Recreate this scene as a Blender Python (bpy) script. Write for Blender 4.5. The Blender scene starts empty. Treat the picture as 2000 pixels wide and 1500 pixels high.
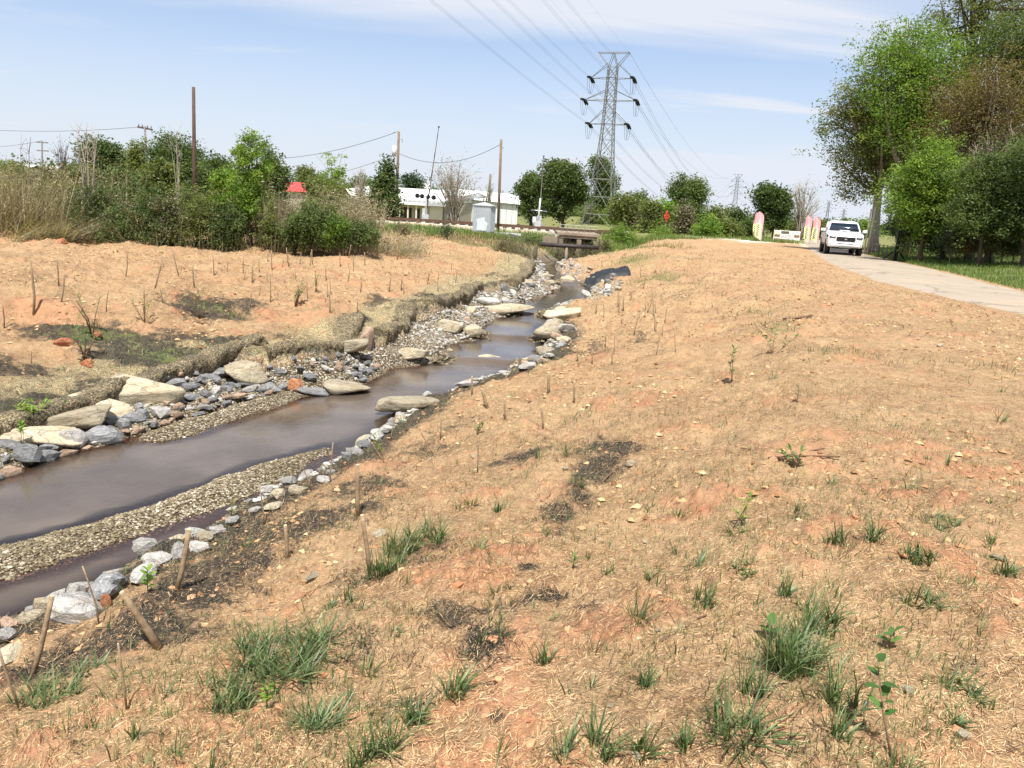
import bpy, math, random
import numpy as np
from mathutils import Matrix, Vector

random.seed(5)
rng = np.random.default_rng(11)
scene = bpy.context.scene
COL = scene.collection
R = math.radians

# ------------------------------------------------------------------ camera
CAMZ = 1.65
PITCH = R(12.9)
ROLL = R(3.6)
FPX = 1500.0            # focal length in pixels of a 2000 px wide picture
cam_data = bpy.data.cameras.new('camera')
cam_data.sensor_width = 36.0
cam_data.lens = 36.0 * FPX / 2000.0
cam_data.clip_start = 0.05
cam_data.clip_end = 6000.0
cam = bpy.data.objects.new('camera', cam_data)
COL.objects.link(cam)
Fv = np.array([0.0, math.cos(PITCH), -math.sin(PITCH)])
Uv = np.array([0.0, math.sin(PITCH), math.cos(PITCH)])
Rv = np.array([1.0, 0.0, 0.0])
RX = math.cos(ROLL) * Rv + math.sin(ROLL) * Uv
UX = -math.sin(ROLL) * Rv + math.cos(ROLL) * Uv
cam.matrix_world = Matrix(((RX[0], UX[0], -Fv[0], 0), (RX[1], UX[1], -Fv[1], 0), (RX[2], UX[2], -Fv[2], CAMZ), (0, 0, 0, 1)))
scene.camera = cam

# ------------------------------------------------------------------ sky and sun
SUN_EL = R(64)
SHADOW_AZ = R(3)        # shadows fall away from the camera, a little to the right
wd = bpy.data.worlds.new('World')
scene.world = wd
wd.use_nodes = True
nt = wd.node_tree
for n in list(nt.nodes):
    nt.nodes.remove(n)
def N(tree, kind, **kw):
    n = tree.nodes.new(kind)
    for k, v in kw.items():
        setattr(n, k, v)
    return n
out = N(nt, 'ShaderNodeOutputWorld')
bg = N(nt, 'ShaderNodeBackground')
SKY_STRENGTH = 0.071
bg.inputs['Strength'].default_value = SKY_STRENGTH
sky = N(nt, 'ShaderNodeTexSky')
sky.sky_type = 'NISHITA'
sky.sun_disc = False
sky.sun_elevation = SUN_EL
sky.sun_rotation = math.pi + SHADOW_AZ
sky.air_density = 1.0
sky.dust_density = 1.0
sky.ozone_density = 2.0
tc = N(nt, 'ShaderNodeTexCoord')
sep = N(nt, 'ShaderNodeSeparateXYZ')
nt.links.new(tc.outputs['Generated'], sep.inputs[0])
def wmath(op, a, b=None, clamp=False):
    n = N(nt, 'ShaderNodeMath', operation=op, use_clamp=clamp)
    for i, v in enumerate((a, b)):
        if v is None:
            continue
        if isinstance(v, (int, float)):
            n.inputs[i].default_value = v
        else:
            nt.links.new(v, n.inputs[i])
    return n.outputs[0]
# clouds live on a flat layer: direction divided by height
zz = wmath('ADD', wmath('MAXIMUM', sep.outputs['Z'], 0.0), 0.10)
cx = wmath('DIVIDE', sep.outputs['X'], zz)
cy = wmath('DIVIDE', sep.outputs['Y'], zz)
comb = N(nt, 'ShaderNodeCombineXYZ')
nt.links.new(cx, comb.inputs[0]); nt.links.new(cy, comb.inputs[1])
mp = N(nt, 'ShaderNodeMapping')
mp.inputs['Rotation'].default_value = (0, 0, R(32))
mp.inputs['Scale'].default_value = (0.55, 1.6, 1.0)
nt.links.new(comb.outputs[0], mp.inputs[0])
n1 = N(nt, 'ShaderNodeTexNoise')
n1.inputs['Scale'].default_value = 0.30; n1.inputs['Detail'].default_value = 5.0
n1.inputs['Roughness'].default_value = 0.5; n1.inputs['Distortion'].default_value = 0.4
nt.links.new(mp.outputs[0], n1.inputs['Vector'])
mp2 = N(nt, 'ShaderNodeMapping')
mp2.inputs['Rotation'].default_value = (0, 0, R(-52))
mp2.inputs['Scale'].default_value = (0.40, 1.5, 1.0)
nt.links.new(comb.outputs[0], mp2.inputs[0])
n2 = N(nt, 'ShaderNodeTexNoise')
n2.inputs['Scale'].default_value = 0.9; n2.inputs['Detail'].default_value = 7.0
n2.inputs['Roughness'].default_value = 0.6; n2.inputs['Distortion'].default_value = 0.9
nt.links.new(mp2.outputs[0], n2.inputs['Vector'])
def wramp(v, lo, hi):
    n = N(nt, 'ShaderNodeMapRange', interpolation_type='SMOOTHSTEP')
    n.inputs['From Min'].default_value = lo; n.inputs['From Max'].default_value = hi
    nt.links.new(v, n.inputs['Value'])
    return n.outputs[0]
veil = wmath('MULTIPLY', wramp(n1.outputs[0], 0.38, 0.60), 0.95)
streak = wmath('MULTIPLY', wramp(n2.outputs[0], 0.42, 0.76), 0.75)
# milky air towards the horizon
haze = wramp(sep.outputs['Z'], 0.26, -0.02)
hz = wmath('MULTIPLY', haze, 0.95)
cover = wmath('MAXIMUM', wmath('ADD', veil, streak, True), hz, True)
cover = wmath('ADD', wmath('MULTIPLY', cover, 0.72), 0.27, True)
mixc = N(nt, 'ShaderNodeMix', data_type='RGBA')
nt.links.new(cover, mixc.inputs[0])
gain = N(nt, 'ShaderNodeMix', data_type='RGBA', blend_type='MULTIPLY')
gain.inputs[0].default_value = 1.0
nt.links.new(sky.outputs[0], gain.inputs[6])
gain.inputs[7].default_value = (1.02, 1.20, 1.42, 1)
nt.links.new(gain.outputs[2], mixc.inputs[6])
mixc.inputs[7].default_value = (6.8, 7.2, 8.0, 1)
nt.links.new(mixc.outputs[2], bg.inputs['Color'])
nt.links.new(bg.outputs[0], out.inputs['Surface'])

sun_data = bpy.data.lights.new('sun', 'SUN')
sun_data.energy = 4.9
sun_data.angle = R(0.6)
sun_data.color = (1.0, 0.965, 0.90)
sun = bpy.data.objects.new('sun', sun_data)
COL.objects.link(sun)
sd = Vector((math.sin(SHADOW_AZ) * math.cos(SUN_EL), math.cos(SHADOW_AZ) * math.cos(SUN_EL), -math.sin(SUN_EL)))
sun.rotation_euler = sd.to_track_quat('-Z', 'Y').to_euler()

scene.view_settings.view_transform = 'Standard'
scene.view_settings.look = 'None'
scene.view_settings.gamma = 1.0
scene.view_settings.use_curve_mapping = False
scene.view_settings.exposure = 0.74
scene.cycles.max_bounces = 6
scene.cycles.diffuse_bounces = 2
scene.cycles.glossy_bounces = 3
scene.cycles.transmission_bounces = 4
scene.cycles.transparent_max_bounces = 8
scene.cycles.use_denoising = True

# ------------------------------------------------------------------ projection helpers
def ray(px, py):
    a = (px - 1000.0) / FPX
    b = (750.0 - py) / FPX
    return Fv + a * RX + b * UX
def at(px, py, z):
    d = ray(px, py)
    t = (z - CAMZ) / d[2]
    return np.array([d[0] * t, d[1] * t, z])
def atY(px, py, Y):
    d = ray(px, py)
    t = Y / d[1]
    return np.array([d[0] * t, Y, CAMZ + d[2] * t])

# ------------------------------------------------------------------ noise
def _h(ix, iy, s):
    h = (ix * 374761393 + iy * 668265263 + s * 974634777) & 0xffffffff
    h = ((h ^ (h >> 13)) * 1274126177) & 0xffffffff
    h = h ^ (h >> 16)
    return (h & 0xffff) / 65535.0
def vnoise(x, y, s=0):
    x = np.asarray(x, float); y = np.asarray(y, float)
    ix = np.floor(x).astype(np.int64); iy = np.floor(y).astype(np.int64)
    fx = x - ix; fy = y - iy
    fx = fx * fx * (3 - 2 * fx); fy = fy * fy * (3 - 2 * fy)
    a = _h(ix, iy, s); b = _h(ix + 1, iy, s); c = _h(ix, iy + 1, s); d = _h(ix + 1, iy + 1, s)
    return (a * (1 - fx) + b * fx) * (1 - fy) + (c * (1 - fx) + d * fx) * fy
def fbm(x, y, scale, octaves=4, s=0, rough=0.5):
    v = 0.0; amp = 1.0; tot = 0.0; f = 1.0 / scale
    ca, sa = math.cos(0.6), math.sin(0.6)
    for o in range(octaves):
        v = v + amp * vnoise(x * f, y * f, s + o * 17)
        tot += amp; amp *= rough; f *= 2.03
        x, y = x * ca - y * sa, x * sa + y * ca
    return v / tot
def sstep(v, a, b):
    t = np.clip((v - a) / (b - a), 0, 1)
    return t * t * (3 - 2 * t)
def smin(a, b, k):
    h = np.clip(0.5 + 0.5 * (b - a) / k, 0, 1)
    return b * (1 - h) + a * h - k * h * (1 - h)

# ------------------------------------------------------------------ the lie of the land
STEPS = [(15.4, .09), (18.05, .09), (21.8, .09), (31.4, .08)]
def wz(y, w=0.15):
    y = np.asarray(y, float)
    z = np.full(y.shape, -1.5)
    for yy, h in STEPS:
        z = z + h * sstep(y, yy - w, yy + w)
    return z
def to_line(pix):
    pts = []
    for px, py in pix:
        z = -1.5
        for _ in range(4):
            p = at(px, py, z)
            z = float(wz(p[1], 0.05))
        pts.append(p[:2])
    pts = sorted(pts, key=lambda q: q[1])
    keep = [pts[0]]
    for q in pts[1:]:
        if q[1] - keep[-1][1] > 0.12:
            keep.append(q)
    return np.array(keep)
WL = to_line([(0, 930), (100, 890), (190, 872), (300, 835), (420, 800), (500, 785), (570, 768), (650, 762), (700, 750),
              (735, 722), (770, 706), (838, 703), (862, 692), (880, 672), (925, 655), (950, 632), (985, 612), (1010, 603), (1015, 592),
              (1065, 577), (1092, 566), (1085, 550), (1070, 538), (1050, 515)])
WR = to_line([(0, 1228), (60, 1200), (180, 1155), (260, 1115), (340, 1080), (430, 1020), (490, 988), (560, 958), (640, 912),
              (690, 875), (770, 825), (800, 785), (870, 778), (940, 750), (1000, 728), (1030, 712), (1062, 690), (1068, 668), (1050, 648),
              (1078, 628), (1070, 612), (1128, 598), (1150, 580), (1165, 568), (1145, 552), (1112, 545), (1092, 535), (1085, 517)])
CULV = (3.7, 46.5)
for_l = np.array([[CULV[0] - 1.3, 46.0], [CULV[0] - 1.3, 60.0]])
for_r = np.array([[CULV[0] + 1.2, 46.0], [CULV[0] + 1.2, 60.0]])
WL = np.vstack([WL[WL[:, 1] < 42], for_l]); WR = np.vstack([WR[WR[:, 1] < 42], for_r])
WL = np.vstack([[WL[0] + (WL[0] - WL[2]) / np.linalg.norm(WL[0] - WL[2]) * 25], WL])
WR = np.vstack([[WR[0] + (WR[0] - WR[2]) / np.linalg.norm(WR[0] - WR[2]) * 25], WR])
def lip_pts(pix, z):
    return [at(px, py, z)[:2] for px, py in pix]
LIPP = lip_pts([(-60, 862), (0, 842), (90, 818), (180, 785), (240, 762)], -1.27) + lip_pts([(290, 742), (350, 725), (420, 712)], -1.16) + lip_pts([(490, 700), (560, 702), (640, 694)], -1.04)
LIPP += lip_pts([(700, 655), (735, 655), (790, 640), (800, 612), (850, 610), (900, 592), (940, 573), (1000, 562), (1020, 548), (1030, 530), (1035, 512)], -0.92)
LIPP = np.array(sorted([tuple(q) for q in LIPP], key=lambda q: q[1]))
LIPP = np.vstack([[LIPP[0] + (LIPP[0] - LIPP[2]) / np.linalg.norm(LIPP[0] - LIPP[2]) * 25], LIPP, [[CULV[0] - 2.0, 46.0], [CULV[0] - 2.0, 60]]])
def line_x(line, y):
    return np.interp(y, line[:, 1], line[:, 0])
def line_d(line, x, y, w=0.6):
    """signed distance (positive to the right) from a line that runs up the valley"""
    xx = line_x(line, y)
    dxdy = (line_x(line, y + w) - line_x(line, y - w)) / (2 * w)
    return (x - xx) / np.sqrt(1 + dxdy ** 2)

PL = sorted([tuple(at(px, py, .15)[:2]) for px, py in [(2000, 612), (1850, 580), (1700, 545), (1620, 515), (1580, 490), (1568, 474)]], key=lambda q: q[1])
PR = sorted([tuple(at(px, py, .15)[:2]) for px, py in [(2000, 566), (1850, 530), (1750, 508), (1700, 498), (1682, 482)]], key=lambda q: q[1])
PL = np.array(PL); PR = np.array(PR)
PL = np.vstack([[PL[0] + (PL[0] - PL[2]) / np.linalg.norm(PL[0] - PL[2]) * 30], PL, [PL[-1] + (PL[-1] - PL[-2]) / np.linalg.norm(PL[-1] - PL[-2]) * np.array([60, 60])]])
PR = np.vstack([[PR[0] + (PR[0] - PR[2]) / np.linalg.norm(PR[0] - PR[2]) * 30], PR, [PR[-1] + (PR[-1] - PR[-2]) / np.linalg.norm(PR[-1] - PR[-2]) * np.array([60, 60])]])

BAR = np.array([at(px, py, -1.5)[:2] for px, py in [(-260, 1150), (0, 1065), (100, 1040), (300, 985), (500, 905), (640, 872), (660, 885), (560, 940), (400, 1003), (200, 1078), (0, 1145), (-200, 1220)]])
SPIT = np.array([at(px, py, -1.5)[:2] for px, py in [(285, 858), (330, 832), (430, 806), (500, 783), (575, 762), (600, 768), (560, 786), (470, 815), (390, 842), (310, 862)]])
SPIT2 = np.array([at(px, py, -1.5)[:2] for px, py in [(560, 760), (600, 720), (700, 705), (762, 705), (745, 730), (705, 752), (650, 766), (600, 772)]])
def poly_sd(poly, x, y):
    """distance to polygon, negative inside"""
    x = np.asarray(x, float); y = np.asarray(y, float)
    d = np.full(x.shape, 1e9); inside = np.zeros(x.shape, bool)
    n = len(poly)
    for i in range(n):
        ax, ay = poly[i]; bx, by = poly[(i + 1) % n]
        ex, ey = bx - ax, by - ay
        t = np.clip(((x - ax) * ex + (y - ay) * ey) / (ex * ex + ey * ey + 1e-9), 0, 1)
        d = np.minimum(d, np.hypot(x - ax - t * ex, y - ay - t * ey))
        c = ((ay > y) != (by > y)) & (x < (bx - ax) * (y - ay) / (by - ay + 1e-12) + ax)
        inside ^= c
    return np.where(inside, -d, d)

RAILY = 55.5
def base_height(x, y):
    w = wz(y)
    # right bank and the flat the camera stands on
    dr = line_d(WR, x, y)
    flat = 0.02 + 0.13 * sstep(x, 5, 12) + 0.05 * (fbm(x, y, 7.0, 2, 3) - 0.5) * 2
    flat = flat + 0.05 * sstep(y, 60, 90)
    zr = smin(w + 0.10 * np.clip(dr / 0.2, 0, 1) + 0.265 * np.maximum(dr, 0), flat, 0.30)
    # left bank: rock shelf, lip, slope, flat
    dl = -line_d(WL, x, y)
    dp = -line_d(LIPP, x, y)
    shelf = w + 0.04 + (0.10 + 0.20 * sstep(y, 9.5, 13.0)) * np.clip(dl / np.maximum(dl - dp, 0.3), 0, 1)
    lflat = -0.38 + 0.16 * sstep(y, 20, 30) + 0.08 * (fbm(x, y, 6.0, 2, 8) - 0.5) * 2
    zb = smin(w + 0.24 + 0.26 * sstep(y, 9.5, 13.0) + (0.115 + 0.07 * (1 - sstep(y, 9, 13))) * np.maximum(dp, 0) + 0.06 * (fbm(x, y, 1.7, 2, 21) - .5) * 2, lflat, 0.18)
    zl = np.where(dp > 0, zb, shelf)
    # bed
    din = np.minimum(-dr, -dl)
    bed = w - np.minimum(0.16, 0.30 * np.maximum(din, 0)) + 0.03 * (fbm(x, y, 1.3, 3, 40) - .5)
    z = np.where(dl > 0, zl, np.where(dr > 0, zr, bed))
    # gravel bars
    near = (y < 22) & (x < 3)
    if np.any(near):
        xn, yn = x[near], y[near]
        for poly, hgt in ((BAR, 0.055), (SPIT, 0.05), (SPIT2, 0.05)):
            sd_ = poly_sd(poly, xn, yn) + (.10 if poly is BAR else 0) + 0.16 * (fbm(xn, yn, 0.5, 3, 77) - .5)
            zb_ = -1.5 + np.clip(-sd_ * 0.35, -0.3, hgt) + 0.015
            z[near] = np.maximum(z[near], np.where(sd_ < 0.25, zb_, -9))
    # railway embankment across the far side
    top = 0.22
    emb = top - 0.30 * np.maximum(np.abs(y - RAILY) - 2.3, 0)
    emb = emb - 6.0 * sstep(x, 7, 13)
    z = np.where(y > 46, np.maximum(z, np.where(y > RAILY, emb, emb)), z)
    inch = (y > 46) & (y < 49.4) & (dl < 0) & (dr < 0)
    z = np.where(inch, w - 0.1, z)
    z = np.where((y > RAILY + 6), np.where(x < 8, np.minimum(z, -0.35), z), z)
    lowbld = sstep(y, 65, 95) * (1 - sstep(x, 5, 30))
    z = z - 0.7 * lowbld
    # paved trail bed
    a = line_d(PL, x, y, 2.0); b = line_d(PR, x, y, 2.0)
    onp = sstep(a, -0.6, 0.1) * (1 - sstep(b, -0.1, 0.6))
    z = z * (1 - onp) + 0.11 * onp
    z = z + np.minimum(0.085 * np.maximum(b - 0.4, 0), 1.1) * (1 - sstep(y, 60, 90))
    return z
def detail(x, y):
    r = np.hypot(x, y)
    amp = 1 + 0.5 * sstep(r, 9, 20) - 1.1 * sstep(r, 30, 70)
    dr = line_d(WR, x, y); dl = -line_d(WL, x, y)
    wet = (dr < 0) & (dl < 0)
    a = line_d(PL, x, y, 2.0); b = line_d(PR, x, y, 2.0)
    onp = sstep(a, -0.5, 0.0) * (1 - sstep(b, 0.0, 0.5))
    rough = 0.45 + 0.55 * (1 - sstep(x - 0.28 * y, 0.6, 3.0))      # smoother mulch towards the trail
    n = 0.13 * (fbm(x, y, 0.75, 3, 1) - 0.5) * 2
    n2_ = fbm(x, y, 0.28, 3, 5)
    n = n + 0.07 * np.maximum(n2_ - 0.56, 0) * 2.4 - 0.12 * np.maximum(0.42 - n2_, 0)
    n = n + 0.014 * (fbm(x, y, 0.07, 3, 9, 0.6) - 0.5) * 3
    n = n * rough
    n = n + 0.009 * (vnoise(x / 0.024, y / 0.024, 31) - .5) * 2
    n = np.where(wet, n * 0.25, n)
    return n * amp * (1 - onp)
def clods(x, y):
    """broken clods of red clay with crisp edges"""
    c = fbm(x, y, 0.55, 2, 61)
    m = sstep(c, 0.60, 0.66)
    k = fbm(x, y, 0.13, 3, 63)
    return m * np.minimum(np.maximum(k - 0.42, 0) * 0.30, 0.035)
def H(x, y):
    x = np.atleast_1d(np.asarray(x, float)).copy(); y = np.atleast_1d(np.asarray(y, float)).copy()
    dr = line_d(WR, x, y); dl = -line_d(WL, x, y)
    a = line_d(PL, x, y, 2.0)
    land = ((dr > 0.4) | (dl > 1.5)) & (a < -0.7)
    return base_height(x, y) + detail(x, y) + np.where(land, clods(x, y), 0) * (1 - .7 * sstep(x - .28 * y, .6, 3))
def H1(x, y):
    return float(H([x], [y])[0])
def atG(px, py):
    d = ray(px, py)
    t = np.geomspace(1.2, 400, 900)
    X = d[0] * t; Y = d[1] * t; Z = CAMZ + d[2] * t
    g = H(X, Y)
    below = np.where(Z < g)[0]
    if len(below) == 0:
        return at(px, py, 0.1)
    i = max(below[0], 1)
    u0 = Z[i - 1] - g[i - 1]; u1 = g[i] - Z[i]
    f = u0 / (u0 + u1 + 1e-9)
    tt = t[i - 1] + f * (t[i] - t[i - 1])
    x, y = d[0] * tt, d[1] * tt
    return np.array([x, y, H1(x, y)])

# ------------------------------------------------------------------ mesh helpers
def tag(o, label=None, cat=None, group=None, kind=None):
    if label: o['label'] = label
    if cat: o['category'] = cat
    if group: o['group'] = group
    if kind: o['kind'] = kind
    return o
def newmesh(name, V, F, mat=None, smooth=False, tint=None, attrs=None, mats=None, matidx=None):
    """V (n,3); F an (m,3) / (m,4) array or a list of such arrays"""
    if not isinstance(F, list):
        F = [F]
    F = [np.asarray(f, np.int32) for f in F if len(f)]
    me = bpy.data.meshes.new(name)
    V = np.asarray(V, np.float32)
    me.vertices.add(len(V)); me.vertices.foreach_set('co', V.ravel())
    loops = np.concatenate([f.ravel() for f in F]) if F else np.zeros(0, np.int32)
    sizes = np.concatenate([np.full(len(f), f.shape[1], np.int32) for f in F]) if F else np.zeros(0, np.int32)
    me.loops.add(len(loops)); me.loops.foreach_set('vertex_index', loops)
    me.polygons.add(len(sizes))
    starts = np.concatenate([[0], np.cumsum(sizes)[:-1]]).astype(np.int32) if len(sizes) else sizes
    me.polygons.foreach_set('loop_start', starts)
    me.polygons.foreach_set('loop_total', sizes)
    me.polygons.foreach_set('use_smooth', np.full(len(sizes), bool(smooth)))
    if mats:
        for m in mats: me.materials.append(m)
        me.polygons.foreach_set('material_index', np.asarray(matidx, np.int32))
    elif mat:
        me.materials.append(mat)
    if tint is not None:
        a = me.attributes.new('tint', 'FLOAT', 'FACE')
        a.data.foreach_set('value', np.asarray(tint, np.float32))
    if attrs:
        for k, v in attrs.items():
            a = me.attributes.new(k, 'FLOAT', 'POINT')
            a.data.foreach_set('value', np.asarray(v, np.float32))
    me.update(calc_edges=True)
    return me
def link(name, me, parent=None, loc=None):
    o = bpy.data.objects.new(name, me)
    COL.objects.link(o)
    if parent: o.parent = parent
    if loc is not None: o.location = Vector([float(v) for v in loc])
    return o
def empty(name, loc=(0, 0, 0), rz=0.0):
    o = bpy.data.objects.new(name, None)
    COL.objects.link(o)
    o.location = Vector([float(v) for v in loc]); o.rotation_euler = (0, 0, rz)
    o.empty_display_size = 0.2
    return o
def copy_tree(o, parent=None):
    c = o.copy(); COL.objects.link(c); c.parent = parent
    for ch in list(o.children):
        copy_tree(ch, c)
    return c

class MB:
    def __init__(s):
        s.V = []; s.F4 = []; s.F3 = []; s.n = 0
    def add(s, V, F):
        V = np.asarray(V, float)
        F = np.asarray(F, int) + s.n
        s.V.append(V); s.n += len(V)
        (s.F4 if F.shape[1] == 4 else s.F3).append(F)
        return s
    def box(s, c, d, rz=0.0, taper=1.0, ry=0.0):
        c = np.asarray(c, float); hx, hy, hz = np.asarray(d, float) / 2
        P = np.array([[-hx, -hy, -hz], [hx, -hy, -hz], [hx, hy, -hz], [-hx, hy, -hz],
                      [-hx * taper, -hy * taper, hz], [hx * taper, -hy * taper, hz], [hx * taper, hy * taper, hz], [-hx * taper, hy * taper, hz]])
        if ry:
            ca, sa = math.cos(ry), math.sin(ry)
            P = np.stack([P[:, 0] * ca + P[:, 2] * sa, P[:, 1], -P[:, 0] * sa + P[:, 2] * ca], 1)
        if rz:
            ca, sa = math.cos(rz), math.sin(rz)
            P = np.stack([P[:, 0] * ca - P[:, 1] * sa, P[:, 0] * sa + P[:, 1] * ca, P[:, 2]], 1)
        return s.add(P + c, [[0, 3, 2, 1], [4, 5, 6, 7], [0, 1, 5, 4], [1, 2, 6, 5], [2, 3, 7, 6], [3, 0, 4, 7]])
    def tube(s, pts, r, sides=6, cap=True):
        pts = np.asarray(pts, float); n = len(pts)
        r = np.full(n, r) if np.isscalar(r) else np.asarray(r, float)
        T = np.gradient(pts, axis=0); T /= (np.linalg.norm(T, axis=1, keepdims=True) + 1e-12)
        ref = np.array([0, 0, 1.0]) if abs(T[0][2]) < 0.9 else np.array([1.0, 0, 0])
        A = np.cross(T, ref); A /= (np.linalg.norm(A, axis=1, keepdims=True) + 1e-12)
        B = np.cross(T, A)
        th = np.arange(sides) * 2 * math.pi / sides
        ring = pts[:, None, :] + r[:, None, None] * (A[:, None, :] * np.cos(th)[None, :, None] + B[:, None, :] * np.sin(th)[None, :, None])
        V = ring.reshape(-1, 3)
        i = np.arange(n - 1)[:, None] * sides; j = np.arange(sides)[None, :]; k = (j + 1) % sides
        F = np.stack([i + j, i + k, i + sides + k, i + sides + j], -1).reshape(-1, 4)
        m = s.n
        s.add(V, F)
        if cap:
            c0 = s.n
            s.V.append(np.array([pts[0], pts[-1]])); s.n += 2
            t3 = []
            for q in range(sides):
                t3.append([c0, m + (q + 1) % sides, m + q])
                t3.append([c0 + 1, m + (n - 1) * sides + q, m + (n - 1) * sides + (q + 1) % sides])
            s.F3.append(np.array(t3))
        return s
    def loft(s, rings, cap=True):
        """rings: list of (k,3) arrays with the same k"""
        k = len(rings[0]); m = s.n
        V = np.concatenate(rings)
        n = len(rings)
        i = np.arange(n - 1)[:, None] * k; j = np.arange(k)[None, :]; q = (j + 1) % k
        F = np.stack([i + j, i + q, i + k + q, i + k + j], -1).reshape(-1, 4)
        s.add(V, F)
        if cap:
            for ring, off, flip in ((rings[0], 0, True), (rings[-1], (n - 1) * k, False)):
                c = s.n
                s.V.append(np.mean(ring, 0)[None]); s.n += 1
                t = [[c, m + off + (a + 1) % k, m + off + a] if flip else [c, m + off + a, m + off + (a + 1) % k] for a in range(k)]
                s.F3.append(np.array(t))
        return s
    def build(s, name, mat, parent=None, smooth=False, loc=None, bevel=0.0):
        me = newmesh(name, np.concatenate(s.V), s.F4_() + s.F3_(), mat, smooth)
        o = link(name, me, parent, loc)
        if bevel:
            b = o.modifiers.new('bevel', 'BEVEL'); b.width = bevel; b.segments = 2; b.limit_method = 'ANGLE'
        return o
    def F4_(s): return [np.concatenate(s.F4)] if s.F4 else []
    def F3_(s): return [np.concatenate(s.F3)] if s.F3 else []

# ------------------------------------------------------------------ materials
def material(name):
    m = bpy.data.materials.new(name); m.use_nodes = True
    t = m.node_tree
    for n in list(t.nodes): t.nodes.remove(n)
    o = N(t, 'ShaderNodeOutputMaterial')
    return m, t, o
def noise(t, scale, detail=3, rough=0.5, vec=None, dist=0.0):
    n = N(t, 'ShaderNodeTexNoise')
    n.inputs['Scale'].default_value = scale; n.inputs['Detail'].default_value = detail
    n.inputs['Roughness'].default_value = rough; n.inputs['Distortion'].default_value = dist
    if vec is not None: t.links.new(vec, n.inputs['Vector'])
    return n.outputs[0]
def ramp(t, val, stops):
    r = N(t, 'ShaderNodeValToRGB')
    els = r.color_ramp.elements
    while len(els) < len(stops): els.new(0.5)
    for e, (p, c) in zip(els, stops):
        e.position = p; e.color = (c[0], c[1], c[2], 1) if len(c) == 3 else c
    t.links.new(val, r.inputs[0])
    return r.outputs[0]
def mixrgb(t, fac, a, b, mode='MIX'):
    m = N(t, 'ShaderNodeMix', data_type='RGBA', blend_type=mode)
    for idx, v in ((0, fac), (6, a), (7, b)):
        if isinstance(v, (int, float)): m.inputs[idx].default_value = v
        elif isinstance(v, tuple): m.inputs[idx].default_value = (v[0], v[1], v[2], 1)
        else: t.links.new(v, m.inputs[idx])
    return m.outputs[2]
def mth(t, op, a, b=None, clamp=False):
    n = N(t, 'ShaderNodeMath', operation=op, use_clamp=clamp)
    for i, v in enumerate((a, b)):
        if v is None: continue
        if isinstance(v, (int, float)): n.inputs[i].default_value = v
        else: t.links.new(v, n.inputs[i])
    return n.outputs[0]
def mrange(t, v, a, b, c=0.0, d=1.0, smooth=True):
    n = N(t, 'ShaderNodeMapRange')
    if smooth: n.interpolation_type = 'SMOOTHSTEP'
    n.inputs['From Min'].default_value = a; n.inputs['From Max'].default_value = b
    n.inputs['To Min'].default_value = c; n.inputs['To Max'].default_value = d
    t.links.new(v, n.inputs['Value'])
    return n.outputs[0]
def attr(t, name):
    a = N(t, 'ShaderNodeAttribute'); a.attribute_name = name
    return a.outputs['Fac']
def pos(t):
    return N(t, 'ShaderNodeNewGeometry').outputs['Position']
def bump(t, h, strength=0.5, dist=0.02):
    b = N(t, 'ShaderNodeBump')
    b.inputs['Strength'].default_value = strength; b.inputs['Distance'].default_value = dist
    t.links.new(h, b.inputs['Height'])
    return b.outputs[0]
def principled(t, o, color, rough=0.8, normal=None, metal=0.0, spec=0.3):
    p = N(t, 'ShaderNodeBsdfPrincipled')
    if isinstance(color, tuple): p.inputs['Base Color'].default_value = (*color, 1)
    else: t.links.new(color, p.inputs['Base Color'])
    if isinstance(rough, (int, float)): p.inputs['Roughness'].default_value = rough
    else: t.links.new(rough, p.inputs['Roughness'])
    p.inputs['Metallic'].default_value = metal
    p.inputs['Specular IOR Level'].default_value = spec
    if normal is not None: t.links.new(normal, p.inputs['Normal'])
    t.links.new(p.outputs[0], o.inputs['Surface'])
    return p
def simple(name, color, rough=0.7, metal=0.0, var=0.12, scale=6.0, spec=0.3, bmp=0.0):
    m, t, o = material(name)
    tcn = N(t, 'ShaderNodeTexCoord').outputs['Object']
    n = noise(t, scale, 4, 0.6, tcn)
    lo = tuple(c * (1 - var) for c in color); hi = tuple(min(1, c * (1 + var)) for c in color)
    c = ramp(t, n, [(0.3, lo), (0.7, hi)])
    principled(t, o, c, rough, bump(t, n, bmp, 0.01) if bmp else None, metal, spec)
    return m
def leafmat(name, cols, trans=0.35, rough=0.55):
    """cols: three colours spread over the per-leaf tint"""
    m, t, o = material(name)
    c = ramp(t, attr(t, 'tint'), [(0.0, cols[0]), (0.5, cols[1]), (1.0, cols[2])])
    p = N(t, 'ShaderNodeBsdfPrincipled')
    t.links.new(c, p.inputs['Base Color']); p.inputs['Roughness'].default_value = rough
    p.inputs['Specular IOR Level'].default_value = 0.35
    tr = N(t, 'ShaderNodeBsdfTranslucent')
    c2 = mixrgb(t, 1.0, c, (1.5, 1.6, 0.7), 'MULTIPLY')
    t.links.new(c2, tr.inputs[0])
    mx = N(t, 'ShaderNodeMixShader'); mx.inputs[0].default_value = trans
    t.links.new(p.outputs[0], mx.inputs[1]); t.links.new(tr.outputs[0], mx.inputs[2])
    t.links.new(mx.outputs[0], o.inputs['Surface'])
    return m
M = {}
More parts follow.
